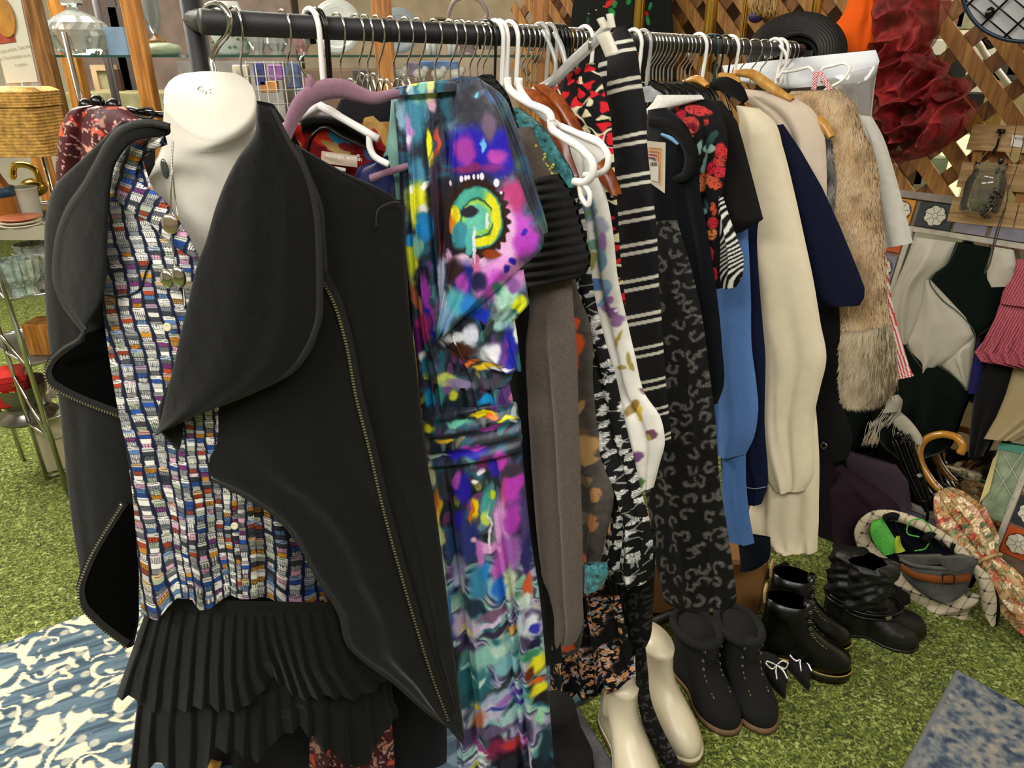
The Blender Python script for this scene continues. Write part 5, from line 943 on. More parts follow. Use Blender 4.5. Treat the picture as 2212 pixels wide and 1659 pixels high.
# leopard pieces
G('leopard_coat','long black coat with charcoal leopard spots beneath the velvet cardigan','coat',1330,[('body',[(1440,478,1462,476),(1428,520,1476,520),(1424,600,1496,590),(1428,700,1518,690),(1430,800,1532,800),(1436,900,1545,900),(1424,980,1550,980),(1400,1050,1556,1050),(1404,1110,1566,1110),(1416,1200,1580,1200),(1430,1262,1588,1260),(1440,1298,1591,1296),(1470,1313,1586,1308)],PAINTED,p_leop('#151516','#66635f',31,3),dict(step=2,thick=.03,fl=[(.4,.1,.1,.01,0),(.75,.0,.06,-.008,0)],back=.3))])
G('leopard_dress','darker faint leopard print dress above the white boots with a trailing belt','dress',1190,[('body',[(1320,1140,1418,1140),(1332,1240,1414,1240),(1338,1320,1410,1320),(1346,1380,1404,1380),(1366,1406,1392,1404)],PAINTED,p_leop('#0f0f10','#3a3a3c',24,8),dict(step=2,thick=.03,fl=folds(2,.01,3),back=.3)),
 ('belt',[(1372,1395,1394,1395),(1373,1450,1400,1450),(1376,1500,1404,1500),(1388,1560,1420,1550),(1410,1610,1442,1596),(1450,1680,1480,1668)],PAINTED,p_leop('#111112','#47474a',16,9),dict(step=2,thick=.008,back=.3,off=.03))])
t,P=G('velvet_cardigan','dark navy velvet cardigan with a paper price tag and leopard coat under it','cardigan',1375,[('body',[(1402,238,1440,232),(1398,290,1482,270),(1398,350,1508,340),(1402,420,1512,410),(1406,520,1530,510),(1414,640,1548,630),(1424,760,1560,750),(1434,840,1563,835),(1470,878,1550,872)],cloth('midnight_knit','#0d1118',sheen=.2),None,dict(step=6,thick=.03,fl=[(.5,.1,.12,.01,0),(.85,.0,.05,-.01,0)],back=.4))])
ribbon('collar',[(1404,262),(1440,268),(1478,298),(1494,345),(1480,380),(1455,388)],[22,26,30,30,28,14],Off(P,.02),BLK2,t,off=.004,th=.004,n=40,cw=9)
ribbon('neck_facing',[(1428,290),(1450,300),(1464,312)],[6,9,5],Off(P,.02),M('blue_facing','#6fa0c8',.6),t,off=.026,th=.002,n=14)
ps=Off(hang(1300),0.); tt=thing('price_tag','white paper tag with nested orange, red and purple frames and barcode beside the striped skirt','tag',ps(np.array(1418.),np.array(415.)))
def qd(name,P4,mat,off): return mk(name,[ps(np.array(float(x)),np.array(float(y)))+ps.n*off for x,y in P4],[(0,1,2,3)],mat,tt,False)
qd('card',[(1396,304),(1438,308),(1436,418),(1400,392)],M('tag_paper','#e2d5c3',.6),0)
for i,(x1,y0,c,h_) in enumerate(((1430,320,'#d9933c',400),(1425,327,'#cf7030',392),(1420,334,'#b8424a',348),(1416,341,'#6a2f6c',348))):
    qd('frame_line',[(1402,y0-2),(x1,y0),(x1,y0+3),(1402,y0+1)],M('ink%d'%i,c,.6),.0015); qd('frame_line',[(x1-2,y0),(x1,y0),(x1-2,h_),(x1-4,h_)],bpy.data.materials['ink%d'%i],.0016)
qd('sticker',[(1405,349),(1424,350),(1423,393),(1408,388)],M('sticker','#efe9df',.6),.002)
for i in range(7): x=1407+i*2.3; qd('barcode_bar',[(x,350),(x+(1.5 if i%3 else .8),350),(x+(1.5 if i%3 else .8),358),(x,358)],BLACKP,.003)
G('rose_top','black top printed with red roses and grey green leaves','top',1405,[('body',[(1464,224,1532,212),(1432,262,1556,226),(1450,280,1564,256),(1478,330,1572,292),(1500,380,1568,360),(1508,430,1560,420),(1510,490,1556,480),(1530,550,1558,545),(1544,625,1560,622)],PAINTED,p_rose,dict(step=1.8,thick=.02,fl=[(.6,.1,.08,-.01,0)],back=.4)),
 ('striped_lining',[(1553,425,1562,425),(1555,470,1580,480),(1556,520,1598,530),(1556,560,1606,556),(1556,600,1602,600),(1562,622,1590,620)],PAINTED,p_bw,dict(step=1.6,thick=.012,off=.01,fl=[(.6,0,.1,.01,0)],back=.3))])
G('white_shirt','white collar piece showing between the striped skirt and the rose top','shirt',1395,[('collar',[(1420,205,1515,205),(1410,222,1522,214),(1396,236,1450,234),(1398,246,1440,246)],cloth('white_cotton','#d5d2cc'),None,dict(step=5,thick=.008,back=.3,smooth=False)),('grey_yoke',[(1388,188,1408,184),(1390,212,1432,206),(1394,222,1420,218)],cloth('pale_grey','#97979b'),None,dict(step=5,thick=.008,back=.3,off=-.01))])
G('black_jacket','black woven jacket with short sleeve right of the rose top','jacket',1450,[('sleeve',[(1478,214,1560,218),(1480,240,1592,262),(1500,300,1606,310),(1520,380,1624,378),(1540,440,1638,432),(1556,480,1649,474),(1574,513,1602,502)],cloth('black_twill','#1b1918'),None,dict(step=6,thick=.02,fl=[(.6,.1,.1,.008,0)],back=.4,smooth=False))])
G('blue_shirt','cornflower blue cotton shirt with its sleeve bunched near the hem','shirt',1478,[('sleeve',[(1560,470,1614,470),(1554,560,1618,545),(1552,650,1622,640),(1554,760,1624,750),(1552,840,1634,830),(1549,890,1638,885),(1549,930,1630,940),(1553,980,1612,980)],cloth('blue_cotton','#5577b0'),None,dict(step=4,thick=.03,fl=[(.3,.2,.08,-.015,0),(.65,.1,.1,.014,.2)],back=.4)),
 ('body',[(1556,940,1612,940),(1560,1040,1612,1040),(1566,1120,1620,1120),(1576,1166,1630,1173)],cloth('blue_cotton2','#4d70aa'),None,dict(step=5,thick=.02,off=-.006,fl=folds(3,.01,6),back=.4))])
t,P=G('denim_jacket','dark navy denim jacket strip with brass buttons between the blue shirt and cream jacket','jacket',1505,[('body',[(1600,470,1644,470),(1606,600,1646,600),(1612,760,1654,750),(1604,900,1654,895),(1600,1000,1658,1000),(1610,1050,1657,1052),(1620,1085,1645,1088)],cloth('dark_denim','#141a34'),None,dict(step=6,thick=.02,fl=folds(3,.008,1),back=.4)),
 ('lower_panel',[(1590,1150,1664,1160),(1598,1200,1660,1210),(1600,1232,1640,1226)],cloth('navy_lining','#10141f'),None,dict(step=6,thick=.02,off=-.01,back=.4))])
ribbon('topstitch',[(1606,1052),(1630,1056),(1654,1052)],2,Off(P,.02),M('pale_thread','#8a8f9c',.7),t,off=.006,th=.001,n=12); MB().ell(P(np.array(1618.),np.array(1072.))+P.n*.026,(.006,.006,.006),k=10,m=7).done('metal_button',BRASS,t)
CREAM=cloth('cream_cotton','#d6c9ae',bump=(300,.12),noise=(30,.05))
G('cream_jacket','cream cotton jacket with long gathered sleeve and elastic hem','jacket',1535,[
 ('sleeve',[(1592,228,1640,234),(1600,262,1672,262),(1616,330,1692,320),(1626,420,1716,415),(1634,520,1738,515),(1640,620,1758,610),(1642,700,1772,695),(1646,780,1785,775),(1650,850,1770,845),(1654,910,1758,905),(1656,980,1760,980),(1658,1030,1756,1035),(1670,1048,1745,1056)],CREAM,None,dict(step=4,thick=.04,off=.012,fl=[(.5,.1,.12,.012,.0),(.8,-.1,.06,-.012,.5),(.35,.3,.04,-.01,.6),(.2,.05,.07,-.006,.2)],back=.4,top=.1)),
 ('body',[(1600,300,1640,300),(1622,420,1650,420),(1620,900,1764,900),(1626,1000,1770,1000),(1622,1080,1769,1080),(1618,1140,1768,1140),(1632,1166,1766,1166),(1670,1184,1764,1192)],CREAM,None,dict(step=4,thick=.03,fl=[(.3,.1,.08,.012,0),(.7,.05,.1,-.01,0)],disp=lambda U,V,X,Y:.003*np.sin(X/3.2)*sm(1150,1185,Y),back=.4))])
G('navy_coat','dark navy coat whose wide sleeve sticks out right of the cream jacket','coat',1562,[('sleeve',[(1672,272,1692,268),(1688,320,1730,325),(1706,400,1776,405),(1728,480,1815,490),(1750,560,1850,575),(1762,610,1868,622),(1792,636,1867,643),(1836,655,1856,660)],cloth('navy_wool','#12162a'),None,dict(step=5,thick=.02,back=.4,fl=[(.5,0,.2,.006,0)],smooth=False))])
G('beige_jacket','pale pinkish beige jacket on a light wooden hanger','jacket',1582,[('sleeve',[(1606,192,1650,196),(1618,222,1716,212),(1650,250,1756,238),(1686,300,1780,290),(1712,360,1785,350),(1738,440,1786,440),(1765,520,1788,510),(1778,552,1788,548)],cloth('beige_wool','#c9b8a6',noise=(30,.05)),None,dict(step=5,thick=.03,fl=[(.35,.2,.05,-.008,0),(.6,.1,.1,.008,0)],back=.4,top=.1))])
PWD=wood('pale_wood',[(.3,'#a87434'),(.5,'#c08d48'),(.7,'#d2a45e')],4,(1,1,4),.3)
for i,(pts,w,px,lb) in enumerate((([(1588,158),(1622,160),(1655,182),(1690,204),(1714,216)],[14,22,26,20,10],1590,'pale wooden hanger above the beige jacket'),([(1556,164),(1580,168),(1600,180)],[16,18,10],1560,'short visible end of a pale wooden hanger left of the velvet hanger'),([(1480,176),(1506,172),(1530,186)],[10,20,10],1510,'pale wooden hanger tip under the white plastic hook'),([(1758,252),(1776,268),(1798,296)],[14,26,12],1600,'rounded end of a pale wooden hanger poking from the beige jacket onto the fur'))):
    P=hang(px); t=thing('wooden_hanger',lb,'hanger',P(np.array(pts[1][0]*1.),np.array(pts[1][1]*1.))); ribbon('arm',pts,w,P,PWD,t,off=.03,th=.012,n=30,cw=9)
P=hang(1550);t=thing('black_velvet_hanger','black velvet hanger resting over the cream jacket shoulder','hanger',P(np.array(1590.),np.array(220.)));ribbon('arm',[(1536,186),(1564,182),(1590,196),(1610,220)],[20,34,34,16],P,BLK2,t,off=.03,th=.008,n=24,cw=7);MB().tube(tubepath([(1598,236),(1612,250),(1618,272),(1610,286),(1600,280)],P,16,.03),.004,8).done('tip_notch',BLACKP,t)
for i,(x,y) in enumerate(((1418,190),(1446,196),(1470,198),(1488,196),(1505,200),(1522,198))):
    P=hang(1400+i*20);t=thing('black_plastic_hanger','black plastic hanger shoulder in the row above the rose top','hanger',P(np.array(x*1.),np.array(y*1.)),'black plastic hangers above the rose top');ribbon('arm',[(x-12,y-14),(x,y-4),(x+16,y+4),(x+26,y+16)],[12,18,18,12],P,BLACKP,t,off=.0,th=.005,n=12)
G('black_parka','long black parka edge with an eyelet and snap between the cream jacket and fur coat','parka',1600,[('body',[(1752,520,1800,520),(1764,640,1812,640),(1770,760,1815,760),(1768,860,1815,860),(1766,950,1842,945),(1770,1004,1832,990)],BLK,None,dict(step=6,thick=.02,back=.4))])
P=hang(1600);b=MB();b.tube(tubepath([(1772,963),(1779,956),(1786,963),(1779,970)],P,24,.03),.0015,6,closed=True);tag(b.done('eyelet',DCHROME),'metal eyelet ring on the black parka edge','eyelet')
G('plum_coat','dark plum coat hem with a small black button behind the cream jacket hem','coat',0,[('body',[(1650,1000,1800,1000),(1640,1180,1812,1180),(1648,1250,1800,1240),(1670,1296,1780,1276)],cloth('plum_wool','#1d151c'),None,dict(step=8,thick=.02,fl=folds(2,.01,5),back=.4)),('button',[(1711,1212,1719,1212),(1709,1218,1721,1218),(1712,1224,1718,1224)],BLACKP,None,dict(step=2,thick=.006,off=.03,back=0))],pl=Pl(RA*[1,1,0]+UH*1.78,UH))
# grey fur strip, fur coat
def fur(parent,rows,pl,n,ln,cols,seed,droop=1.,thick=.03,name='fur'):
    r=np.random.default_rng(seed); L=lerprows(rows,200); k=(r.random(n)*199).astype(int); u=r.random(n)
    X=L[k,0]*(1-u)+L[k,2]*u+r.normal(0,1.5,n);Y=L[k,1]*(1-u)+L[k,3]*u
    P=pl(X,Y)+pl.n*((thick*np.sqrt(np.clip(1-(2*u-1)**2,0,1)))[:,None]); side=np.cross(pl.n,[0,0,1.]);side/=np.linalg.norm(side)
    d=pl.n*(.35+.3*r.random((n,1)))+np.array([0,0,-1.])*droop*(.8+.4*r.random((n,1)))+side*(-( (u-.5)[:,None])*1.0+r.normal(0,.22,(n,1))); d/=np.linalg.norm(d,axis=1)[:,None]
    l=ln*(.5+.6*r.random((n,1))); w=.0011; V=np.stack([P-side*w,P+side*w,P+d*l*.6+side*w*.6-[0,0,.0],P+d*l+np.array([0,0,-1])*l*.3],1)
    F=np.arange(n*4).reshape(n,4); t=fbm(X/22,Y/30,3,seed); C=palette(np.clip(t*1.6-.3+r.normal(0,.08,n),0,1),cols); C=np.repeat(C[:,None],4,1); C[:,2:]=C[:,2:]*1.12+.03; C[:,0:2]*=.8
    return mk(name,V.reshape(-1,3),F,M(name+str(seed),(.5,.5,.5),.7,attr=True,sheen=.1),parent,False,col=C.reshape(-1,3),kind='stuff')
fc=['#8f7656','#a88a64','#b59872','#bfa683','#b09674']
FR=[(1716,196,1812,194),(1742,228,1840,216),(1784,290,1866,280),(1786,360,1894,350),(1795,450,1904,450),(1805,560,1913,560),(1808,650,1919,650),(1804,704,1924,698)]
FQ=[(1806,712,1926,700),(1806,780,1938,770),(1816,830,1936,822),(1846,846,1916,844)]
t,P=G('fur_coat','long sleeved tan fur coat with fluffy cuff near the rail end','coat',1625,[('sleeve',FR,M('fur_hide','#8a7256',.95,noise=(40,.4)),None,dict(step=5,thick=.04,back=.4)),('cuff',FQ,M('cuff_hide','#8c7a64',.95,noise=(40,.4)),None,dict(step=5,thick=.045,off=.006,back=.4,top=.05))])
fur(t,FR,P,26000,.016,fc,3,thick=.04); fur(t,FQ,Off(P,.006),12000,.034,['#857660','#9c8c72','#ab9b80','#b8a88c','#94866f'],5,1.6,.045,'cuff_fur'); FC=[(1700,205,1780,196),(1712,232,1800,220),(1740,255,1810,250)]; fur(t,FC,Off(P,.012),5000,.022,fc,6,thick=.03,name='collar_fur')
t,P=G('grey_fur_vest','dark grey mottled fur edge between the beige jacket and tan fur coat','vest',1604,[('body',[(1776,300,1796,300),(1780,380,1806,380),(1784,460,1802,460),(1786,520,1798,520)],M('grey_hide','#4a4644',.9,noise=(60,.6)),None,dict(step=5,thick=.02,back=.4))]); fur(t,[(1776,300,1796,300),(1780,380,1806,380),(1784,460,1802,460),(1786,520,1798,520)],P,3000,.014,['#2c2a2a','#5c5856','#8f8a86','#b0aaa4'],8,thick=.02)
G('linen_shirt','light grey linen shirt sleeve beyond the tan fur coat','shirt',1665,[('sleeve',[(1838,246,1884,252),(1862,290,1908,296),(1884,350,1926,350),(1896,430,1948,430),(1904,490,1964,492),(1910,545,1972,524)],cloth('grey_linen','#bfbcb2',noise=(60,.08)),None,dict(step=5,thick=.03,fl=[(.5,.1,.1,-.01,0)],back=.4))])
G('gingham_dress','red and white gingham skirt edge right of the fur cuff','dress',1690,[('skirt',[(1896,440,1906,436),(1900,520,1912,516),(1900,600,1920,598),(1912,680,1932,676),(1924,750,1950,742),(1934,800,1966,796),(1938,824,1974,812)],PAINTED,p_ging,dict(step=1.5,thick=.02,back=.4))])
# plastic covered garment and ribbon hanger
P=hang(1700,.03)
t,_=G('covered_garment','folded white cloth in a clear plastic cover at the rail end','garment bag',1700,[('white_cloth',[(1560,142,1892,108),(1566,160,1900,132),(1580,176,1890,160),(1700,192,1866,178)],cloth('white_sheet','#d3d6dc',noise=(20,.04)),None,dict(step=5,thick=.02,back=.4,smooth=False)),('grey_garment',[(1700,184,1878,170),(1760,230,1880,220),(1800,330,1876,330)],cloth('grey_mauve','#8c7f80'),None,dict(step=6,thick=.01,back=.4,off=-.02)),('plastic_cover',[(1770,176,1898,140),(1800,200,1892,170),(1820,260,1884,240),(1850,330,1878,330)],glass('plastic_film','#c9c6c4',.12,.3),None,dict(step=4,thick=.02,off=.02,fl=folds(6,.01,7,(.02,.05)),back=0))],pl=P)
P=Off(hang(1690),.05);t=thing('ribbon_hanger','white plastic hanger with red gingham ribbon over the plastic cover','hanger',P(np.array(1760.),np.array(160.)));MB().tube(tubepath([(1684,98),(1698,118),(1696,142),(1680,170)],P,20),.0042,8).done('hook_shank',WHITEP,t);MB().tube(tubepath([(1692,156),(1720,152),(1752,148),(1758,156),(1770,158),(1778,148),(1800,142),(1826,138),(1836,148),(1830,162),(1780,196)],P,60),.0036,8).done('arm',WHITEP,t)
for q in([(1762,154),(1760,172),(1757,194)],[(1770,154),(1780,172),(1794,194)]): ribbon('ribbon',q,11,P,PAINTED,t,off=.006,th=.001,n=30,cw=10,paint=lambda X,Y:np.where(((np.sin(X*1.1)>0)^(np.sin(Y*1.1)>0))[...,None],rgb('#b5202c'),rgb('#e8d8d8')))
# ================================================================ lattice, mirror and what hangs there
def U_(u,s=0.,z=0.): return RA*[1,1,0]+UH*u+SW*s+np.array([0,0,z])
LP=Pl(U_(2.2),UH)
LAT=wood('lattice_wood',[(.3,'#6a431c'),(.5,'#8c5f2c'),(.7,'#a67a40')],5,(1,1,8),.6); LATD=wood('lattice_wood_back',[(.3,'#4a2d12'),(.5,'#6d451d'),(.7,'#85592a')],5,(1,1,8),.6)
def cof(px,py,sg): q=LP(np.array(float(px)),np.array(float(py))); return q[2]+sg*((q-RA)@SW)
_A=(cof(2035,54,1)+cof(2195,257,1))/2;_B=(cof(2100,0,1)+cof(2212,152,1))/2;_C=[(cof(*p,-1)+cof(*q,-1))/2 for p,q in(((2018,133),(2127,51)),((2073,195),(2176,108)),((2108,244),(2212,168)))]
PITCH1=abs(_A-_B);PITCH2=abs(_C[2]-_C[0])/2;print('LAT',_A,_B,_C,PITCH1,PITCH2)
def lattice(name,s0,s1,z0,z1,u,label,w=.046,ph=None):
    t=thing(name,label,'lattice',U_(u,(s0+s1)/2,z0))
    for sg,du,m in((1,0.,LAT),(-1,.012,LATD)):
        b=MB(); pitch=PITCH1 if sg>0 else PITCH2; c0=_A if sg>0 else _C[1]
        for k in range(-40,41):
            c=c0+k*pitch; pts=[]
            pts=[]
            for s_ in(s0,s1):
                z_=c-sg*s_
                if z0<=z_<=z1: pts.append((s_,z_))
            for z_ in(z0,z1):
                s_=(c-z_)*sg
                if s0<s_<s1: pts.append((s_,z_))
            if len(pts)<2: continue
            (a0,b0),(a1,b1)=pts[0],pts[-1]
            if abs(a0-a1)<.03: continue
            A=U_(u+du,a0,b0);B=U_(u+du,a1,b1);d=B-A;L=np.linalg.norm(d);d/=L; N_=np.cross(d,UH); R=np.stack([d,N_,UH],1); b.box((A+B)/2,(L,w,.008),R)
        b.done('strips',m,t,smooth=False)
    return t
lattice('lattice_screen',.02,1.5,.95,2.3,2.2,'brown wooden lattice panel at the right holding the slat sign')
lattice('lattice_screen',-1.9,-.03,1.1,2.3,2.2,'brown wooden lattice panel behind the rail and the holly sweater')
tag(MB().box(U_(2.19,-.005,1.2),(.05,.05,2.3),np.stack([SW,np.cross([0,0,1.],SW),[0,0,1.]],1)).done('lattice_post',LAT,smooth=False),'brown wooden post between the two lattice panels','post')
tag(MB().box(U_(2.42,-.97,1.5),(1.85,.02,1.6),np.stack([SW,UH,[0,0,1.]],1)).done('backing_board',M('umber_board','#5d3f25',.8,noise=(4,.4)),smooth=False),'dark brown board behind the left lattice panel','board')
# things seen through the right lattice
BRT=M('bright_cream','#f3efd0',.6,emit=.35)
for p in((2030,0,2078,60,'#a5705c','dusty pink panel beyond the lattice'),(2078,0,2112,64,'#b9b79a','dotted beige panel beyond the lattice'),(2150,24,2230,70,'#e79a34','orange box beyond the lattice under the wire basket'),(2128,148,2162,178,'#c77f3a','small tan orange carton beyond the lattice'),(2025,118,2082,182,'#2c2b28','black case beyond the lattice beside the tulle'),(2150,118,2230,176,'#4b4843','charcoal box beyond the lattice at the right edge'),(2182,126,2200,164,'#b7c85a','yellow green tube box beyond the lattice'),(2062,200,2118,252,'#1f1d1c','black box beyond the lattice behind the slat sign'),(1985,340,2036,405,'#8f9a7c','pale green glass block beyond the lattice'),(2110,232,2160,274,'#8a6a2c','brass coloured box beyond the lattice'),(1930,330,1990,400,'#5a4028','brown box beyond the lattice under the tulle')):
    slab('stock_box',p[0],p[1],p[2],p[3],3.3,M('stock'+p[4][1:],p[4],.6,noise=(30,.25)),p[5],'box',.08)
slab('light_panel',2078,60,2150,116,3.4,BRT,'bright cream panel glowing behind the lattice near the top right','panel',.03); slab('light_panel',2040,290,2092,352,3.4,BRT,'bright cream panel low behind the lattice left of the slat sign','panel',.03)
slab('light_panel',1995,85,2040,120,3.4,BRT,'bright cream panel beside the red tulle','panel',.03)
slab('store_shelving',1900,-60,2320,440,4.3,M('shelf_back','#8c7c58',.8,noise=(6,.5)),'tan shelving far behind the right lattice','shelf',.4); slab('store_shelving',1380,-60,1895,200,4.9,DWALL,'brown shelving far behind the left lattice','shelf',.4)
tag(MB().ell(atY(2132,88,3.2),(.045,.045,.035)).done('black_ball',BLACKP),'black ball ornament seen through the lattice','ornament')
t=thing('white_hook','thick white curved plastic cane beyond the lattice','hanger',atY(2150,180,3.1));MB().tube(smoothline([atY(x,y,3.1) for x,y in((2086,100),(2090,84),(2104,86),(2130,120),(2178,182))],24),.012,10).done('cane',WHITEP,t)
# tile framed mirror
_up=UH*.21+np.array([0,0,1.08]); _up/=np.linalg.norm(_up); _n=np.cross(SW,_up); MO=U_(1.95,0,0); PM=Pl(MO,_n)
def st(px,py): q=PM(np.array(float(px)),np.array(float(py)))-MO; return q@SW,q@_up
def MP(s,t,off=0.): return MO+SW*s+_up*t+PM.n*off
(sa,ta),(sb,tb),(sc_,tc),(sd,td)=st(1992,506),st(1796,1018),st(2154,1163),st(2212,535)
s0=(sa+sb)/2;s1=sc_;t0=(tb+tc)/2;t1=(ta+td)/2; wb=.085
RM=np.stack([SW,_up,PM.n],1)
MIR=thing('tile_framed_mirror','large mirror with painted flower tile border leaning on the lattice','mirror',MP((s0+s1)/2,0))
def mbox(name,sa_,ta_,sb_,tb_,th,mat,off=0,parent=MIR): return MB().box(MP((sa_+sb_)/2,(ta_+tb_)/2,off+th/2),(abs(sb_-sa_),abs(tb_-ta_),th),RM,.002).done(name,mat,parent,smooth=False)
mm=M('mirror_glass','#c9c9c5',.03,1.); mbox('mirror_glass',s0,t0,s1,t1,.004,mm,0)
BEV=M('bevel_bead','#a8a294',.35,noise=(40,.2)); FRW=M('tile_frame','#6a5848',.6,noise=(20,.3))
for a_,b_,c_,d_ in((s0-.016,t0-.016,s0+.002,t1+.016),(s1-.002,t0-.016,s1+.016,t1+.016),(s0,t0-.016,s1,t0+.002),(s0,t1-.002,s1,t1+.016)): mbox('inner_bead',a_,b_,c_,d_,.018,BEV)
for a_,b_,c_,d_ in((s0-.016-wb,t0-.016-wb,s0-.016,t1+.016+wb),(s1+.016,t0-.016-wb,s1+.016+wb,t1+.016+wb),(s0-.016,t0-.016-wb,s1+.016,t0-.016),(s0-.016,t1+.016,s1+.016,t1+.016+wb)): mbox('frame_board',a_,b_,c_,d_,.014,FRW)
mbox('top_rail',s0-.02-wb,t1+.016+wb,s1+.02+wb,t1+.04+wb,.025,M('grey_rail','#7d746a',.5,noise=(20,.2)))
TC=[M('tile_ochre','#b57f28',.4,noise=(20,.2)),M('tile_slate','#2c3338',.4,noise=(20,.2)),M('tile_rust','#a84a22',.4,noise=(20,.2)),M('tile_lilac','#73707c',.4,noise=(20,.2))]; PET=M('petal_white','#bdb8a8',.5); INK=M('tile_ink','#2a2522',.6)
def tile(sc,tc_,w,h,m,fl=True):
    tl=MB().box(MP(sc,tc_,.017),(w-.006,h-.006,.006),RM,.001).done('tile',m,MIR,smooth=False)
    if fl:
        r_=min(w,h)*.36; b=MB(); a=np.linspace(0,2*np.pi,40,endpoint=False); rr2=r_*(1+.1*np.cos(a*7)); b.prism([MP(sc+math.cos(q)*x,tc_+math.sin(q)*x,.0205) for q,x in zip(a,rr2)],PM.n*.0012); 
        ORG[tl.name]=ORG[tl.name]; b.done('flower',PET,tl,smooth=False)
        b=MB()
        for i in range(7): q=i*2*math.pi/7+.2; b.tube([MP(sc+math.cos(q)*r_*.3,tc_+math.sin(q)*r_*.3,.022),MP(sc+math.cos(q)*r_*.95,tc_+math.sin(q)*r_*.95,.022)],.0007,4)
        b.tube([MP(sc+math.cos(q)*r_*.27,tc_+math.sin(q)*r_*.27,.022) for q in np.linspace(0,2*np.pi,16,endpoint=False)],.0007,4,closed=True); b.tube([MP(sc+math.cos(q)*r_*1.07,tc_+math.sin(q)*r_*1.07,.0205) for q in np.linspace(0,2*np.pi,30,endpoint=False)],.0018,4,closed=True); b.done('ink_lines',INK,tl,smooth=False)
sL,tL=s0-.016-wb/2,t1+.016+wb/2
tt_=[st(1945,448)[0],st(2035,460)[0]]
x=sL; i=0
for i,(c,w_,f) in enumerate(((sL,wb,0),(s0+.045,.1,1),(s0+.145,.1,3),(s0+.25,.1,3),(s0+.35,.1,1))):
    pass
tile(s0-.016-wb*.45,tL,wb,wb,TC[0]); tile(s0+.055,tL,.115,wb,TC[1]); tile(s0+.165,tL,.1,wb,TC[3],False); tile(s0+.27,tL,.1,wb,TC[3],False); tile(s0+.375,tL,.1,wb,TC[1])
for k,tv in enumerate(np.arange(t1-.03,t0,-.105)): tile(sL,tv,wb,.1,[TC[2],TC[3],TC[0]][k%3])
for k,sv in enumerate(np.arange(s0+.05,s1,.105)): tile(sv,t0-.016-wb/2,.1,wb,[TC[3],TC[1],TC[3]][k%3],k%3==1)
for k,tv in enumerate(np.arange(t0+.02,t1,.105)): tile(s1+.016+wb/2,tv,wb,.1,[TC[2],TC[1],TC[0]][k%3])
# green velvet cape with grey lining
VEL=M('green_velvet','#06130e',.8,noise=(30,.3),sheen=.25,spec=.1); LIN=M('grey_satin_lining','#a39d8e',.45,noise=(12,.06)); 
PC=Off(PM,.025)
t,_=G('velvet_cape','dark green velvet cape with grey satin lining hung over the tiled mirror','cape',0,[
 ('velvet_upper',[(2066,522,2142,536),(2045,568,2140,588),(2008,604,2168,622),(2030,640,2162,655),(2075,680,2146,700),(2104,722,2118,724)],VEL,None,dict(step=5,thick=.02,off=.004,back=.3)),
 ('reflected_lining',[(1976,512,2068,524),(1954,568,2048,570),(1930,628,2012,612),(1920,680,2002,668),(1934,720,1985,705),(1956,744,1966,742)],LIN,None,dict(step=5,thick=.025,fl=[(.55,-.15,.12,.014,0),(.3,0,.1,-.008,0)],back=.3)),  # cloth built where the mirror would show the lining reflected
 ('lining_front',[(2000,604,2010,604),(1994,648,2050,643),(1977,700,2094,688),(1956,742,2108,722),(1972,770,2068,768),(1996,804,2004,805)],LIN,None,dict(step=5,thick=.02,off=.012,fl=[(.3,.1,.15,.01,0)],back=.3,smooth=False)),
 ('lining_flap',[(2058,762,2106,726),(2022,786,2104,762),(2052,804,2098,800),(2086,840,2094,843)],LIN,None,dict(step=5,thick=.015,off=.006,fl=[(.6,.1,.1,.012,0)],back=.3,smooth=False)),
 ('lining_corner',[(2142,532,2190,540),(2132,580,2198,584),(2128,602,2202,606),(2138,621,2204,618)],LIN,None,dict(step=5,thick=.012,off=.012,back=.3,smooth=False)),
 ('velvet_lower',[(1900,740,1960,745),(1880,800,2090,830),(1870,840,2094,850),(1880,880,2080,880),(1890,930,2062,930),(1905,960,2046,968),(1940,990,2000,990)],VEL,None,dict(step=5,thick=.03,fl=[(.3,.1,.1,-.014,0),(.7,.0,.1,.014,0)],back=.3)),
 ('velvet_fold',[(1812,840,1884,850),(1800,900,1878,900),(1788,960,1860,950),(1780,1020,1826,1010)],VEL,None,dict(step=5,thick=.03,off=.02,back=.3)),
 ('lining_hem',[(1852,842,1874,850),(1862,862,1877,866),(1874,884,1877,884)],LIN,None,dict(step=4,thick=.006,off=.07,back=.3,smooth=False))],pl=PC)
for pts in([(2070,524),(2048,568),(2008,606),(2030,642),(2075,680),(2106,722),(2104,760)],[(1956,744),(1972,770),(2000,806)],[(2022,788),(2052,806),(2090,842)]): MB().tube(tubepath(pts,PC,40,.034),.0018,6).done('cord_edge',M('dark_green_cord','#2c3a2c',.6),t)
t,_=G('fringed_scarf','grey scarf end with long knotted fringe over the velvet cape','scarf',0,[('scarf',[(1916,858,1940,852),(1912,880,1950,866),(1906,892,1946,888)],LIN,None,dict(step=4,thick=.02,back=.3)),('band',[(1918,900,1944,888),(1930,918,1968,910),(1956,938,1992,944),(1980,960,1994,958)],LIN,None,dict(step=4,thick=.01,back=.3))],pl=Off(PM,.09))
b=MB();fr=random.Random(2);pf=Off(PM,.10)
for i in range(46):
    if i<16: x=1908+i*2.6;y=884;dx=-22-8*fr.random();dy=30+14*fr.random()
    elif i<30: x=1876+(i-16)*2.4;y=908+(i%3)*3;dx=-16;dy=46+10*fr.random()
    else: x=1932+(i-30)*3.8;y=918+(i-30)*2.7;dx=-2-5*fr.random();dy=20+10*fr.random()
    b.tube(tubepath([(x,y),(x+dx*.3+fr.uniform(-3,3),y+dy*.4),(x+dx*.7+fr.uniform(-3,3),y+dy*.7),(x+dx,y+dy)],pf,8),.0011,4)
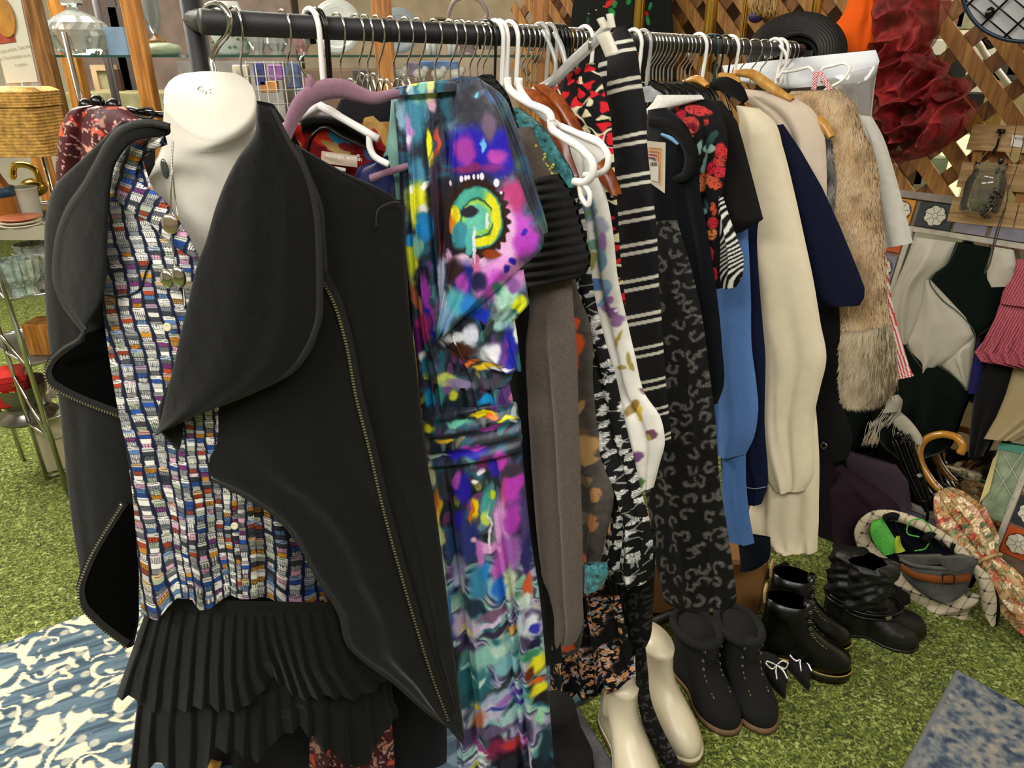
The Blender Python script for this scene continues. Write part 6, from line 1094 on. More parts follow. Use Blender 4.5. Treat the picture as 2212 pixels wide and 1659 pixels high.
o=b.done('fringe',M('fringe_yarn','#a9a394',.8),t); o['kind']='stuff'
pk=lambda U,V,X,Y:.012*np.sin(U*42+V*2)*V
G('reflected_dress','dusty pink striped gathered skirt modelled in place of its mirror reflection at the right edge','dress',0,[('yoke',[(2196,560,2240,560),(2186,600,2260,600),(2168,626,2280,630),(2160,656,2290,672)],PAINTED,p_pinkst,dict(step=2,thick=.02,off=.01,back=.3)),('skirt',[(2162,650,2280,660),(2148,690,2300,700),(2126,736,2320,740),(2106,760,2330,768),(2120,780,2330,796),(2180,792,2330,806)],PAINTED,p_pinkst,dict(step=2,thick=.02,disp=pk,back=.3,smooth=False))],pl=Off(PM,.08))  # reflection of a dress elsewhere in the shop, added as cloth before the glass
G('blue_scarf','ultramarine blue cloth edge beside the satin lining flap','cloth',0,[('cloth',[(2112,740,2140,748),(2100,790,2126,790),(2090,850,2110,850)],cloth('ultramarine','#1c1c4a'),None,dict(step=5,thick=.01,back=.3))],pl=Off(PM,.05))
G('black_coat','black coat hanging in front of the mirror below the pink striped skirt','coat',0,[('body',[(2124,770,2200,780),(2104,860,2180,860),(2096,920,2150,930),(2092,985,2124,985)],BLK2,None,dict(step=6,thick=.03,fl=folds(3,.01,2),back=.3))],pl=Off(PM,.03))
G('reflected_satin','bronze beige satin cloth modelled as a mirror reflection beside the teal frame at the right edge','coat',0,[('body',[(2190,792,2300,800),(2172,850,2290,860),(2150,900,2280,910),(2120,946,2200,952)],M('bronze_satin','#8a7a5a',.45,noise=(10,.1)),None,dict(step=6,thick=.02,fl=folds(4,.01,6),back=.3,smooth=False))],pl=Off(PM,.045))  # reflected beige cloth, added as a real sheet over the mirror
t=thing('reflected_window','mirror reflection of a pale green diamond window with teal rim, built as a panel at the right edge','panel',PM(np.array(2175.),np.array(1140.)))  # window seen reflected in the mirror, built as flat pieces just off the glass
def q3(name,P4,mat,off,parent=t): return mk(name,[PM(np.array(float(x)),np.array(float(y)))+PM.n*off for x,y in P4],[(0,1,2,3)],mat,parent,False)
q3('pane',[(2160,960),(2240,975),(2175,1130),(2118,1105)],M('reflected_pane','#7f8c72',.3,noise=(20,.4)),.012); q3('rim',[(2162,954),(2240,966),(2238,984),(2158,968)],M('teal_rim','#4f8f78',.4),.016); q3('yellow_edge',[(2148,990),(2160,975),(2140,1060),(2118,1085)],M('straw','#bfb27a',.5),.016)
b=MB()
for a_,c_ in(((2165,975),(2212,1060)),((2212,975),(2140,1080)),((2150,1010),(2190,1080)),((2212,1020),(2170,1110))): b.tube(tubepath([a_,c_],PM,6,.018),.0015,5)
b.done('lead_lines',M('lead','#a8a89c',.5),t)
# sweater, hat, wig, tulle, orange cloth
PL2=Pl(U_(2.12),UH)
def p_holly(X,Y,U=None,V=None):
    C=np.broadcast_to(rgb('#0c0f0d'),X.shape+(3,))*(.8+.5*fbm(X/2,Y/2,2,4))[...,None]
    L=[(1326,8,7,6,'#c8262c'),(1334,2,6,5,'#b81f26'),(1320,14,4,4,'#c8262c'),(1338,10,5,8,'#1f7a3c',20),(1330,24,6,7,'#1f7a3c'),(1336,30,4,7,'#2c8a48'),(1413,14,3,9,'#2c8a48',15),(1406,30,3,5,'#b81f26'),(1408,44,4,11,'#2c8a48',-10),(1368,4,5,7,'#1f7a3c',20),(1278,44,3,7,'#1d4a30'),(1280,56,3,4,'#8a1f24'),(1314,14,1.6,1.6,'#cfcfca'),(1297,22,1.6,1.6,'#cfcfca'),(1280,30,1.6,1.6,'#bfbfba'),(1401,66,1.6,1.6,'#cfcfca')]
    return blobs(C,X,Y,L,1.5,.12,6.)
G('holly_sweater','black knit sweater embroidered with holly hanging behind the rail','sweater',0,[('body',[(1246,-40,1450,-40),(1236,20,1452,20),(1230,80,1456,90),(1224,160,1460,170)],PAINTED,p_holly,dict(step=2,thick=.03,back=.3))],pl=PL2)
for x0,w_,lb in((1382,23,'brass pole beside the holly sweater'),(1537,27,'widest brass pole behind the dark green hook'),(1611,14,'thinnest brass pole next to the blond wig'),(1764,20,'brass pole right of the blond wig above the black hat')):
    q=Pl(U_(2.02),UH)(np.array(float(x0)),np.array(20.)); r_=w_/2*cz(q)/F_*.95; k_=24;a=np.linspace(0,2*np.pi,k_,endpoint=False);ff=1+.05*np.where(np.arange(k_)%2==0,1,-1)
    b=MB();b.loft([np.array([q[0],q[1],z_])+np.stack([np.cos(a)*r_*ff,np.sin(a)*r_*ff,a*0],1) for z_ in(1.5,2.3)]); tag(b.done('brass_pole',BRASS,smooth=False),lb,'pole')
PH=Pl(U_(1.80),UH); hc=PH(np.array(1718.),np.array(116.)); vd=(CAM-hc);vd/=np.linalg.norm(vd); ax_=vd*.80+np.array([0,0,.6]); ax_/=np.linalg.norm(ax_); R_=103*cz(hc)/F_
t=thing('black_hat','black wide brimmed hat with ridged crown resting above the covered garment','hat',hc-[0,0,.07])
prof=[(R_*.40,-.02),(R_*.44,.0)]+[(R_*(.46+.54*i/30),.004+.026*math.sin(math.pi*i/30)*.6+.0022*math.sin(i*2.1)) for i in range(31)]+[(R_*.99,-.012),(R_*.8,-.012),(R_*.45,-.03)]
MB().lathe(hc,prof,64,ax=ax_,cap=False).done('brim',M('black_straw','#161413',.6,noise=(60,.2)),t); MB().lathe(hc,[(.002,-.05),(R_*.4,-.045),(R_*.43,-.0)],40,ax=ax_,cap=False).done('crown_opening',JD,t)
t=thing('blond_wig','blond wig hanging above the black hat','wig',PH(np.array(1650.),np.array(45.)));r=np.random.default_rng(3);pw3=Pl(U_(1.95),UH);b=MB()
b.ell(pw3(np.array(1648.),np.array(-8.)),(.05,.03,.06)); 
for i in range(90):
    x=1618+60*r.random(); b.tube(tubepath([(x,-30),(x+r.normal(0,3),5),(x+r.normal(0,5),28+12*r.random())],pw3,6,.02+.02*r.random()),.0016,4)
b.done('hair',M('blond_hair','#a3804a',.5,noise=(60,.3)),t); MB().ell(pw3(np.array(1640.),np.array(36.))+pw3.n*.02,(.026,.018,.02)).done('purple_scrunchie',M('purple_satin','#2a1c4e',.5),t)
G('orange_cloth','bright orange cloth hanging between the black hat and red tulle','cloth',0,[('cloth',[(1842,-30,1894,-30),(1818,35,1893,35),(1790,74,1890,70),(1800,98,1884,100),(1824,112,1874,110)],cloth('orange_cotton','#df5a17',noise=(30,.06)),None,dict(step=5,thick=.02,fl=[(.8,0,.08,-.01,0)],back=.3))],pl=Pl(U_(2.0),UH))
def tulle_mat():
    m=bpy.data.materials.new('red_tulle');N,L=nt(m);out=N['Material Output'];b=N['Principled BSDF'];t_=N.new('ShaderNodeBsdfTransparent');x=N.new('ShaderNodeMixShader');b.inputs['Roughness'].default_value=.7
    tc=N.new('ShaderNodeTexCoord');n=N.new('ShaderNodeTexNoise');n.inputs['Scale'].default_value=18;n.inputs['Detail'].default_value=8;n.inputs['Distortion'].default_value=1.2;L.new(tc.outputs['Object'],n.inputs[0]);r=ramp(N,[(.3,'#4e0c0e'),(.5,'#7c1517'),(.7,'#ab2a2e')]);L.new(n.outputs[0],r.inputs[0]);L.new(r.outputs[0],b.inputs['Base Color'])
    x.inputs[0].default_value=.78;L.new(t_.outputs[0],x.inputs[1]);L.new(b.outputs[0],x.inputs[2]);L.new(x.outputs[0],out.inputs[0]);return m
TUL=tulle_mat();crk=lambda s_,a_:(lambda U,V,X,Y:a_*1.6*(.5-np.abs(fbm(X/48+Y/90,Y/60,2,s_)-.5)*5)+a_*.25*(fbm(X/16,Y/24,3,s_+4)-.5))
PT=Pl(U_(1.98),UH)
t,_=G('tulle_petticoat','dark red crumpled tulle petticoat hanging on the lattice','petticoat',0,[
 ('waist',[(1884,-40,2030,-40),(1890,20,2030,20),(1888,70,2020,76),(1896,108,2004,112)],TUL,None,dict(step=3,thick=.05,disp=crk(3,.03),back=.4)),
 ('ruffle',[(1888,92,2006,96),(1884,140,2036,140),(1888,190,2074,186),(1884,240,2082,232),(1888,290,2074,282),(1900,330,2040,316),(1925,354,1990,342)],TUL,None,dict(step=3,thick=.08,disp=crk(7,.05),back=.4)),
 ('ruffle',[(1892,120,2000,115),(1886,170,2050,160),(1890,220,2062,210),(1896,270,2040,262),(1910,310,2000,300)],TUL,None,dict(step=3,thick=.09,disp=crk(17,.07),off=.015,back=0)),
 ('ruffle',[(1990,175,2060,170),(1975,215,2084,205),(1960,260,2080,250),(1975,300,2058,290),(2000,322,2030,312)],TUL,None,dict(step=3,thick=.07,disp=crk(27,.06),off=.03,back=0))],pl=PT)
# slat sign, jar, chains
PS=Off(LP,.05);SLW=wood('slat_wood',[(.3,'#7d5f38'),(.5,'#a28258'),(.7,'#b99a6c')],6,(9,9,1),.6)
t=thing('slat_sign','small pallet style slat board on the lattice at the right edge','slat board',PS(np.array(2150.),np.array(480.)))
def ps4(name,P4,mat,off,th=.012,parent=t):
    P=np.array([PS(np.array(float(x)),np.array(float(y)))+PS.n*off for x,y in P4]); return MB().prism(P,-PS.n*th).done(name,mat,parent,smooth=False)
for P4 in([(2102,325),(2122,325),(2116,352),(2098,352)],[(2082,404),(2100,404),(2094,428),(2076,428)],[(2206,330),(2226,330),(2224,360),(2203,360)],[(2196,410),(2216,412),(2210,440),(2192,438)]): ps4('batten',P4,LAT,.0)
for P4 in([(2106,269),(2260,273),(2254,332),(2090,322)],[(2083,349),(2250,357),(2244,417),(2069,403)],[(2062,426),(2204,438),(2190,492),(2049,477)],[(2206,438),(2260,442),(2250,498),(2194,492)]): ps4('slat',P4,SLW,.014)
P=PS(np.array(2170.),np.array(282.))+PS.n*.03; MB().box(P,(.012,.02,.012)).tube([P,P+[0,0,-.05]],.003,8).ell(P+[-.004,0,-.055],(.005,.003,.012)).done('iron_hook',BLACKP,t)
ps4('price_card',[(2191,291),(2214,292),(2212,318),(2187,315)],M('card_white','#d6d1c6',.6),.018,.001); 
tx=Pl(PS(np.array(2202.),np.array(300.))+PS.n*.02,PS.n); text('$12.00',2203,299,.009,tx,BLACKP,t,-.02)
jp=PS(np.array(2132.),np.array(452.))+PS.n*.075;t=thing('mason_jar','glass mason jar of greenery tied with twine to the slat board','jar',jp);js_=cz(jp)/F_
MB().lathe(jp,[(30*js_,0),(37*js_,4*js_),(38*js_,20*js_),(38*js_,62*js_),(34*js_,74*js_),(29*js_,80*js_),(30*js_,84*js_),(29*js_,88*js_),(31*js_,92*js_),(30*js_,102*js_)],32,cap=False).done('glass',glass('jar_glass','#dfe0d2',.05,.07),t)
b=MB();r=np.random.default_rng(8)
for i in range(70):
    a=r.random()*6.28;q=jp+[math.cos(a)*.02*r.random(),math.sin(a)*.02*r.random(),.004]; e=q+np.array([r.normal(0,.012),r.normal(0,.012),.02+.03*r.random()]); b.tube([q,(q+e)/2+r.normal(0,.003,3),e],[.0012,.0016,.0004],4)
o=b.done('greenery',M('dried_moss','#5c6a3a',.9,noise=(50,.4)),t);o['kind']='stuff'
MB().tube(tubepath([(2136,323),(2118,345),(2102,368),(2100,372)],PS,16,.06),.0012,6).tube([jp+[math.cos(a)*.039,math.sin(a)*.039,.107*js_*1530/1530*0+90*js_] for a in np.linspace(0,6.28,24,endpoint=False)],.0013,6,closed=True).done('twine',M('twine','#9a7c50',.9),t)
DKC=M('dark_chain','#4a4640',.35,.9)
t=thing('chain_necklace','long tangled dark metal chain necklace with leaf beads hanging over the slat board','necklace',PS(np.array(2130.),np.array(600.)))
b=MB()
for pts in([(2178,400),(2174,440),(2162,470),(2150,510),(2140,560),(2128,592)],[(2172,450),(2160,490),(2146,540),(2134,580),(2126,592)],[(2166,460),(2152,500),(2142,540),(2126,590)]):
    n_=200;P=tubepath(pts,PS,n_,.11);b.tube(P,.0016*(1+.6*np.sin(np.arange(n_)*1.9)),5)
b.done('chain',DKC,t); b=MB();r=np.random.default_rng(5)
for i in range(46):
    u=r.random();x=2182-28*u+r.normal(0,5);y=404+52*u+r.normal(0,5);P=PS(np.array(x),np.array(y))+PS.n*(.11+.01*r.random());A=r.random()*3;b.ell(P,(.008,.002,.003),np.array([[math.cos(A),0,-math.sin(A)],[0,1,0],[math.sin(A),0,math.cos(A)]]),k=8,m=5)
o=b.done('leaf_beads',DKC,t);o['kind']='stuff'
t=thing('cord_necklace','thin dark cord necklace with crystal drop on the slat board','necklace',PS(np.array(2180.),np.array(420.)));MB().tube(tubepath([(2200,245),(2190,300),(2182,340)],PS,14,.08),.001,5).tube(tubepath([(2212,300),(2200,350),(2180,408)],PS,14,.08),.001,5).done('cord',DKC,t);MB().ell(PS(np.array(2184.),np.array(342.))+PS.n*.085,(.009,.006,.012),k=8,m=5).ell(PS(np.array(2176.),np.array(362.))+PS.n*.085,(.007,.004,.014),k=8,m=5).done('drops',DKC,t)
# wire basket top right
wc=atd(2262,-85,1.55);t=thing('wire_basket','grey lined round wire basket with dark blue rim at the top right corner','basket',wc-[0,0,.2]);vd=(CAM-wc);vd/=np.linalg.norm(vd);e1=np.cross([0,0,1.],vd);e1/=np.linalg.norm(e1);e2=np.cross(vd,e1);R_=158*1.55/F_
a=np.linspace(0,2*np.pi,60,endpoint=False);MB().tube([wc+e1*math.cos(q)*R_+e2*math.sin(q)*R_ for q in a],.0045,8,closed=True).done('rim',M('navy_wire','#1c2636',.35),t)
mk('lining',[wc-vd*.012+e1*math.cos(q)*R_*.98+e2*math.sin(q)*R_*.98 for q in a],[tuple(range(60))],M('grey_lining','#a9a8aa',.6),t,False)
b=MB()
for k_ in range(-5,6):
    o_=k_*.028;h_=math.sqrt(max(R_**2-o_**2,0)); d_=(e1*.8-e2*.6);n2=(e1*.6+e2*.8); b.tube([wc+n2*o_-d_*h_,wc+n2*o_+d_*h_],.0018,5)
    if k_%2==0: b.tube([wc+d_*o_-n2*h_,wc+d_*o_+n2*h_],.0026,5)
b.ell(wc+e1*(-.083)+e2*(-.1),(.012,.006,.014),k=8,m=5); b.done('wire_grid',BLACKP,t)
# ================================================================ on the floor
LTH=M('black_leather','#0e0e0f',.28,noise=(30,.2),bump=(200,.1)); SUE=M('black_suede','#141414',.95,noise=(200,.25),bump=(400,.3)); CRL=M('cream_leather','#c9bea4',.32,noise=(14,.05)); SOLE=M('tan_sole','#6e553c',.7,noise=(50,.2)); DSOLE=M('dark_sole','#1a1712',.4); FLC=M('fleece','#1c1c1c',1.,noise=(200,.5),bump=(150,1.)); EYE=M('eyelet','#a39c84',.3,.9); LACE=M('black_lace','#0c0c0c',.8)
def foot(x,pt): 
    heel=np.sqrt(np.clip(1-((np.clip(.16-x,0,1))/.16)**2,0,1))*.62; base=.62+.38*sm(.35,.72,x)-.06*np.exp(-((x-.42)/.12)**2)
    toe=np.clip((1-x)/(.30 if not pt else .42),0,1); toe=np.sqrt(np.clip(1-(1-toe)**2,0,1)) if not pt else toe**.8
    return np.where(x<.16,heel,base)*toe
class Shoe:
    def __init__(s,name,label,cat,toe,shaft,h,W=.05,L=None,group=None,dirn=None):
        T=atZ(*toe,0.); 
        if shaft is not None: C=atZ(*shaft,h); d=(T-C)*[1,1,0]
        else: d=np.array(dirn,float)
        D=np.linalg.norm(d);d/=D; s.L=L or (D+.055); s.d=d; s.n=np.array([-d[1],d[0],0]); s.o=T-d*s.L; s.W=W; s.t=thing(name,label,cat,s.o+d*s.L*.4,group)
    def P(s,x,y,z): return s.o+s.d*x*s.L+s.n*y+np.array([0,0,z])
    def ring(s,xb,xf,w,z,k=0.,pt=False,m=36,tilt=0.,lift=0.):
        a=np.linspace(0,2*np.pi,m,endpoint=False); xn=.5-.5*np.cos(a); hf=(1-k)*foot(xn,pt)+k*np.sqrt(np.clip(1-(2*xn-1)**2,0,1)); sg=np.sign(np.sin(a)+1e-9)
        x=xb+(xf-xb)*xn; return np.array([s.P(xx,g*h*w,z+tilt*(xx-xb)*s.L+lift*max(0,xx-.75)**2*s.L) for xx,g,h in zip(x,sg,hf)])
def boot(sh,levels,mat,solemat,hs=.012,heel=.0,pt=False,name='upper',sw=1.04,welt=None,crump=0.):
    """levels: (z,xb,xf,wfactor,k)"""
    b=MB(); b.loft([sh.ring(0,1.0,sh.W*sw,0,0,pt),sh.ring(0,1.0,sh.W*sw,hs,0,pt)]); 
    b.done('sole',solemat,sh.t)
    if heel: MB().loft([sh.ring(.0,.26,sh.W*.62,0,.4),sh.ring(.0,.28,sh.W*.66,heel,.4)]).done('heel',solemat,sh.t)
    if crump:
        A=np.array(levels,float); tz=np.linspace(0,A[-1,0],46); levels=[(z_,)+tuple(np.interp(z_,A[:,0],A[:,j]) for j in range(1,5)) for z_ in tz]
    R_=[]
    for z,xb,xf,w,k in levels:
        q=sh.ring(xb,xf,sh.W*w,hs+z,k,pt,m=72 if crump else 36)
        if crump:
            c=q.mean(0); th=np.arange(72)/72*6.283; nz=fbm(np.cos(th)*2.2+z*22+5,np.sin(th)*2.2+z*42+5,3,9)-.5; nz=nz*sm(.045,.1,np.full(72,z)); q=q+(q-c)/(np.linalg.norm(q-c,axis=1)[:,None]+1e-9)*(nz*crump*[1])[:,None]
        R_.append(q)
    MB().loft(R_,True).done(name,mat,sh.t)
def shaft_open(sh,z,xb,xf,w,mat,depth=.03): MB().loft([sh.ring(xb+.01,xf-.01,sh.W*w*.93,z+.001,.95),sh.ring(xb+.02,xf-.02,sh.W*w*.85,z-depth,.95)]).done('lining',mat,sh.t)
def lacing(sh,pts,w,ey=EYE,n=7,lr=.0013):
    """pts: (x,z) down the front; w half spacing"""
    S=smoothline(np.array([[p[0],p[1],0] for p in pts]),n); be=[];bl=MB()
    for i in range(n):
        x,z=S[i,0],S[i,1]
        for g in(-1,1):
            c=sh.P(x,g*w,z); be.append([c+sh.d*.0042*math.cos(q)+np.array([0,0,1])*.0042*math.sin(q)+sh.n*g*.0015 for q in np.linspace(0,6.28,12,endpoint=False)])
        if i<n-1:
            for g in(-1,1): bl.tube(smoothline([sh.P(x,g*w,z),sh.P((x+S[i+1,0])/2+.012,0,(z+S[i+1,1])/2+.004),sh.P(S[i+1,0],-g*w,S[i+1,1])],6),lr,5)
    le=bl.done('laces',LACE,sh.t); [MB().tube(q,.0012,5,closed=True).done('eyelet',ey,le) for q in be]
CH=[(0,0,.985,1,.0),(.02,.0,.98,1,.0),(.035,.0,.95,.96,.1),(.055,.0,.84,.86,.25),(.075,.01,.70,.76,.5),(.095,.015,.56,.72,.8),(.13,.02,.49,.72,.95),(.17,.01,.47,.76,1),(.185,.005,.475,.77,1)]
for lb,toe,shf in(('cream leather chelsea boot, right of the leopard belt',(1500,1658),(1408,1375)),('cream leather chelsea boot, left of the leopard belt under the floral dress',(1408,1760),(1335,1455))):
    s_=Shoe('chelsea_boot',lb,'boot',toe,shf,.2,.052,group='pair of cream boots'); del s_.t['group']
    boot(s_,CH,CRL,SOLE,.022,0.,False); shaft_open(s_,.2,.015,.47,.74,M('grey_lining2','#8d867c',.8)); MB().box(s_.P(.0,0,.21),(.006,.02,.045)).done('pull_tab',CRL,s_.t)
    for g in(-1,1): MB().loft([s_.ring(.17,.36,s_.W*.80,z_,1)[ (0 if g>0 else 18):(18 if g>0 else 36)] for z_ in(.10,.14,.2)],False).done('elastic_gusset',M('cream_elastic%d'%g,'#b9ae94',.9),s_.t)
    MB().loft([s_.ring(-.0,1.005,s_.W*1.06,.018,0),s_.ring(-.0,1.005,s_.W*1.06,.026,0)]).done('welt',CRL,s_.t)
LU=[(0,0,.98,1,0),(.02,0,.97,1,.0),(.035,0,.93,.97,.1),(.055,0,.80,.9,.3),(.08,.01,.66,.84,.5),(.105,.015,.56,.82,.8),(.14,.01,.52,.86,.95),(.17,.0,.52,.9,1)]
for lb,toe,shf in(('black suede lace up boot, left one beside the cream boot',(1588,1590),(1496,1352)),('black suede lace up boot, right one beside the jewelled flats',(1662,1588),(1590,1345))):
    s_=Shoe('suede_boot',lb,'boot',toe,shf,.18,.055); boot(s_,LU,SUE,SOLE,.018); lacing(s_,[(.74,.072),(.64,.088),(.56,.118),(.53,.15),(.535,.178)],.024,n=9)
    rb=s_.ring(0.,.53,s_.W*.95,.185,1); MB().tube(rb,.011,8,closed=True).done('fleece_cuff',FLC,s_.t); shaft_open(s_,.185,.01,.5,.8,FLC)
    tg_=MB(); tg_.loft([s_.ring(.44,.56,s_.W*.35,z_,.9) for z_ in(.10,.15,.19)]); tg_.done('tongue',SUE,s_.t)
FL=[(0,0,1,1,0),(.012,.0,.99,.98,0),(.022,.0,.97,.9,0),(.03,.0,.9,.7,.1)]
STN=M('rhinestone','#d8d6d2',.1,.8)
for lb,toe,hl in(('black pointed flat with rhinestone bow, left one',(1695,1512),(1605,1300)),('black pointed flat with rhinestone bow, right one',(1747,1494),(1660,1290))):
    s_=Shoe('pointed_flat',lb,'shoe',toe,hl,.03,.04); s_.L=.27; s_.o=atZ(*toe,0.)-s_.d*.27
    b=MB();b.loft([s_.ring(0,1.,s_.W,0,0,True),s_.ring(0,1.,s_.W,.006,0,True)]);b.done('sole',DSOLE,s_.t)
    MB().loft([s_.ring(0,.995,s_.W*.98,.006,0,True),s_.ring(.0,.98,s_.W*.97,.02,0,True),s_.ring(.42,.95,s_.W*.8,.032,.3,True),s_.ring(.52,.85,s_.W*.5,.040,.5,True)]).done('upper',SUE,s_.t)
    b=MB();r=random.Random(5)
    c=s_.P(.72,0,.044)
    def strip(pts):
        S=smoothline(np.array(pts),30)
        for q in S: b.ell(q,(.0026,.0026,.0026),k=6,m=4)
        for q in S: b.ell(q+np.array([.002,.002,.0]),(.0022,.0022,.0022),k=6,m=4)
    for g in(-1,1):
        strip([c,c+s_.n*g*.018+s_.d*.012,c+s_.n*g*.030+[0,0,.006],c+s_.n*g*.022-s_.d*.014,c]); strip([c,c+s_.n*g*.010+s_.d*.02,c+s_.n*g*.014+s_.d*.040-[0,0,.006]])
    b.ell(c,(.006,.006,.005),k=8,m=5); o=b.done('rhinestone_bow',STN,s_.t)
DM=[(0,0,.985,1,0),(.02,0,.98,1.0,0),(.04,.0,.96,.97,.1),(.055,.0,.86,.9,.25),(.075,.005,.70,.8,.5),(.1,.01,.57,.74,.8),(.14,.01,.47,.76,1),(.185,.0,.45,.8,1)]
for lb,toe,shf in(('glossy black eight eyelet leather boot, front one with tan pull loop',(1836,1462),(1700,1296)),('glossy black eight eyelet leather boot, back one with tan pull loop',(1836,1405),(1712,1243))):
    s_=Shoe('lace_up_boot',lb,'boot',toe,shf,.21,.048); boot(s_,DM,LTH,DSOLE,.028); 
    MB().tube(s_.ring(0,1.0,s_.W*1.03,.029,0),.002,5,closed=True).done('yellow_welt_stitch',M('yellow_stitch','#a38a34',.6,noise=(900,.6)),s_.t); lacing(s_,[(.68,.094),(.58,.112),(.50,.145),(.465,.185),(.46,.205)],.021,n=9); shaft_open(s_,.212,.01,.45,.78,BLK)
    MB().tube(smoothline([s_.P(.0,-.01,.19),s_.P(-.02,-.01,.235),s_.P(-.01,.01,.24),s_.P(.0,.01,.19)],16),.004,6).done('pull_loop',M('tan_loop','#a8895a',.7),s_.t)
    MB().loft([s_.ring(.38,.475,s_.W*.35,z_,.9) for z_ in(.12,.17,.225)]).done('tongue',LTH,s_.t)
SB=[(0,0,.98,1,0),(.02,0,.975,1,0),(.04,.0,.93,.95,.1),(.06,0,.74,.86,.3),(.08,.0,.56,.82,.6),(.1,-.02,.48,.86,.9),(.12,.0,.44,.8,1),(.15,-.04,.46,.92,1),(.18,-.02,.42,.86,1),(.205,-.06,.47,.98,1),(.225,-.03,.46,.94,1),(.235,-.05,.48,.96,1)]
SLCH=M('slouch_leather','#151514',.5,noise=(14,.5),bump=(40,.8))
for lb,toe,shf in(('slouchy black leather boot with buckle strap, front one',(1984,1402),(1850,1205)),('slouchy black leather boot behind the buckled one',(1998,1362),(1890,1225))):
    s_=Shoe('slouch_boot',lb,'boot',toe,shf,.235,.05); boot(s_,SB,SLCH,DSOLE,.008,.0,crump=.036)
    for z_ in(.085,.1): MB().tube(s_.ring(-.01,.64,s_.W*.98,z_,.9),.004,6,closed=True).done('ankle_strap',LTH,s_.t)
    MB().box(s_.P(.4,-s_.W*1.0,.093),(.018,.006,.014),bev=.002).done('buckle',DCHROME,s_.t)
s_=Shoe('pointed_boot','black pointed shoe toe between the slouchy boots and the netted cream hat','shoe',(1966,1304),(1880,1240),.1,.04); boot(s_,[(0,0,1,1,0),(.03,0,.96,.9,0),(.06,0,.7,.8,.4),(.1,0,.55,.8,1)],SUE,DSOLE,.006,0,True)
s_=Shoe('knit_bootie','black ribbed fabric bootie at the bottom below the small floral dress','boot',(1262,1700),(1205,1530),.14,.052); boot(s_,[(z_,0,xf,w,k) for z_,xf,w,k in((0,.98,1,0),(.03,.97,1,0),(.05,.85,.95,.2),(.07,.7,.9,.5),(.1,.6,.9,.8),(.12,.56,.9,1))],RIB,DSOLE,.02)
tag(MB().lathe(atZ(450,1655,.02),[(.03,0),(.034,.012),(.012,.02)],20).done('wooden_stand',PWD),'small pale wooden stand foot on the rug under the black skirt','stand')
# purple bag
PB=Pl(U_(1.83),UH)
t,_=G('purple_bag','dark purple cloth bag slumped behind the boots','bag',0,[('body',[(1790,1012,1818,1004),(1778,1060,1890,1050),(1766,1100,1940,1092),(1760,1150,1952,1140),(1762,1200,1930,1190),(1700,1240,1900,1250),(1690,1290,1880,1300)],cloth('aubergine','#271a24'),None,dict(step=6,thick=.06,fl=[(.3,.2,.1,.02,0),(.7,-.1,.1,-.02,0)],back=.5)),('upper_panel',[(1826,972,1936,1004),(1830,1010,1962,1040),(1850,1050,1968,1086),(1880,1072,1972,1098)],cloth('aubergine_light','#382e36'),None,dict(step=6,thick=.02,off=-.03,back=.4,smooth=False))],pl=PB)
tag(MB().box(PB(np.array(1785.),np.array(1050.))+PB.n*.01,(.05,.02,.1),bev=.004).done('grey_box',M('grey_card','#8a8a86',.6,noise=(20,.3)),smooth=False),'small grey box between the parka edge and the purple bag','box')
# netted cream hat with things inside
HP=Pl(U_(1.72,.7),UH)
def p_net(X,Y,U=None,V=None):
    C=np.broadcast_to(rgb('#b0a48c'),X.shape+(3,))*(.95+.1*fbm(X/12,Y/12,2,3))[...,None]; a=(X*.9+Y*.5)/23.;b=(X*.35-Y*.95)/23.; fa=np.abs(a-np.round(a));fb=np.abs(b-np.round(b)); C=mix(C,rgb('#4a4440'),np.maximum(sm(.05,.02,fa),sm(.05,.02,fb))*.8); return mix(C,rgb('#141312'),sm(.13,.09,np.hypot(fa,fb)))
t,_=G('netted_hat','slouchy cream hat covered in black netting on the turf','hat',0,[('crown',[(1918,1218,1946,1222),(1924,1248,2004,1262),(1934,1276,2112,1284),(1950,1302,2121,1292),(1964,1326,2092,1322),(1984,1348,2087,1344),(2002,1364,2052,1362)],PAINTED,p_net,dict(step=2,thick=.05,fl=[(.5,0,.3,.0,0)],disp=lambda U,V,X,Y:.010*np.sin((Y+X*.12)/7.)*sm(1285,1310,Y),back=.5)),
 ('side_flap',[(2096,1226,2112,1220),(2112,1256,2138,1246),(2118,1290,2153,1296),(2130,1328,2151,1338),(2145,1346,2151,1348)],PAINTED,p_net,dict(step=2,thick=.02,off=.01,back=.4)),
 ('inside',[(1886,1132,1960,1122),(1880,1160,2050,1160),(1896,1190,2090,1200),(1930,1225,2110,1240),(2000,1262,2100,1270)],cloth('navy_lining2','#0d1018'),None,dict(step=6,thick=.002,off=-.02,back=0))],pl=HP)
ribbon('rim',[(1932,1238),(1896,1206),(1868,1176),(1862,1146),(1884,1120),(1922,1114),(1966,1124),(2016,1148),(2062,1180),(2096,1214),(2120,1250)],[26,30,32,32,26,22,20,20,20,18,14],HP,PAINTED,t,off=.0,th=.015,n=160,cw=12,paint=p_net)
ribbon('black_edge',[(2128,1240),(2152,1290),(2156,1330),(2152,1352)],[6,8,8,5],HP,BLK,t,off=-.01,th=.004,n=24)
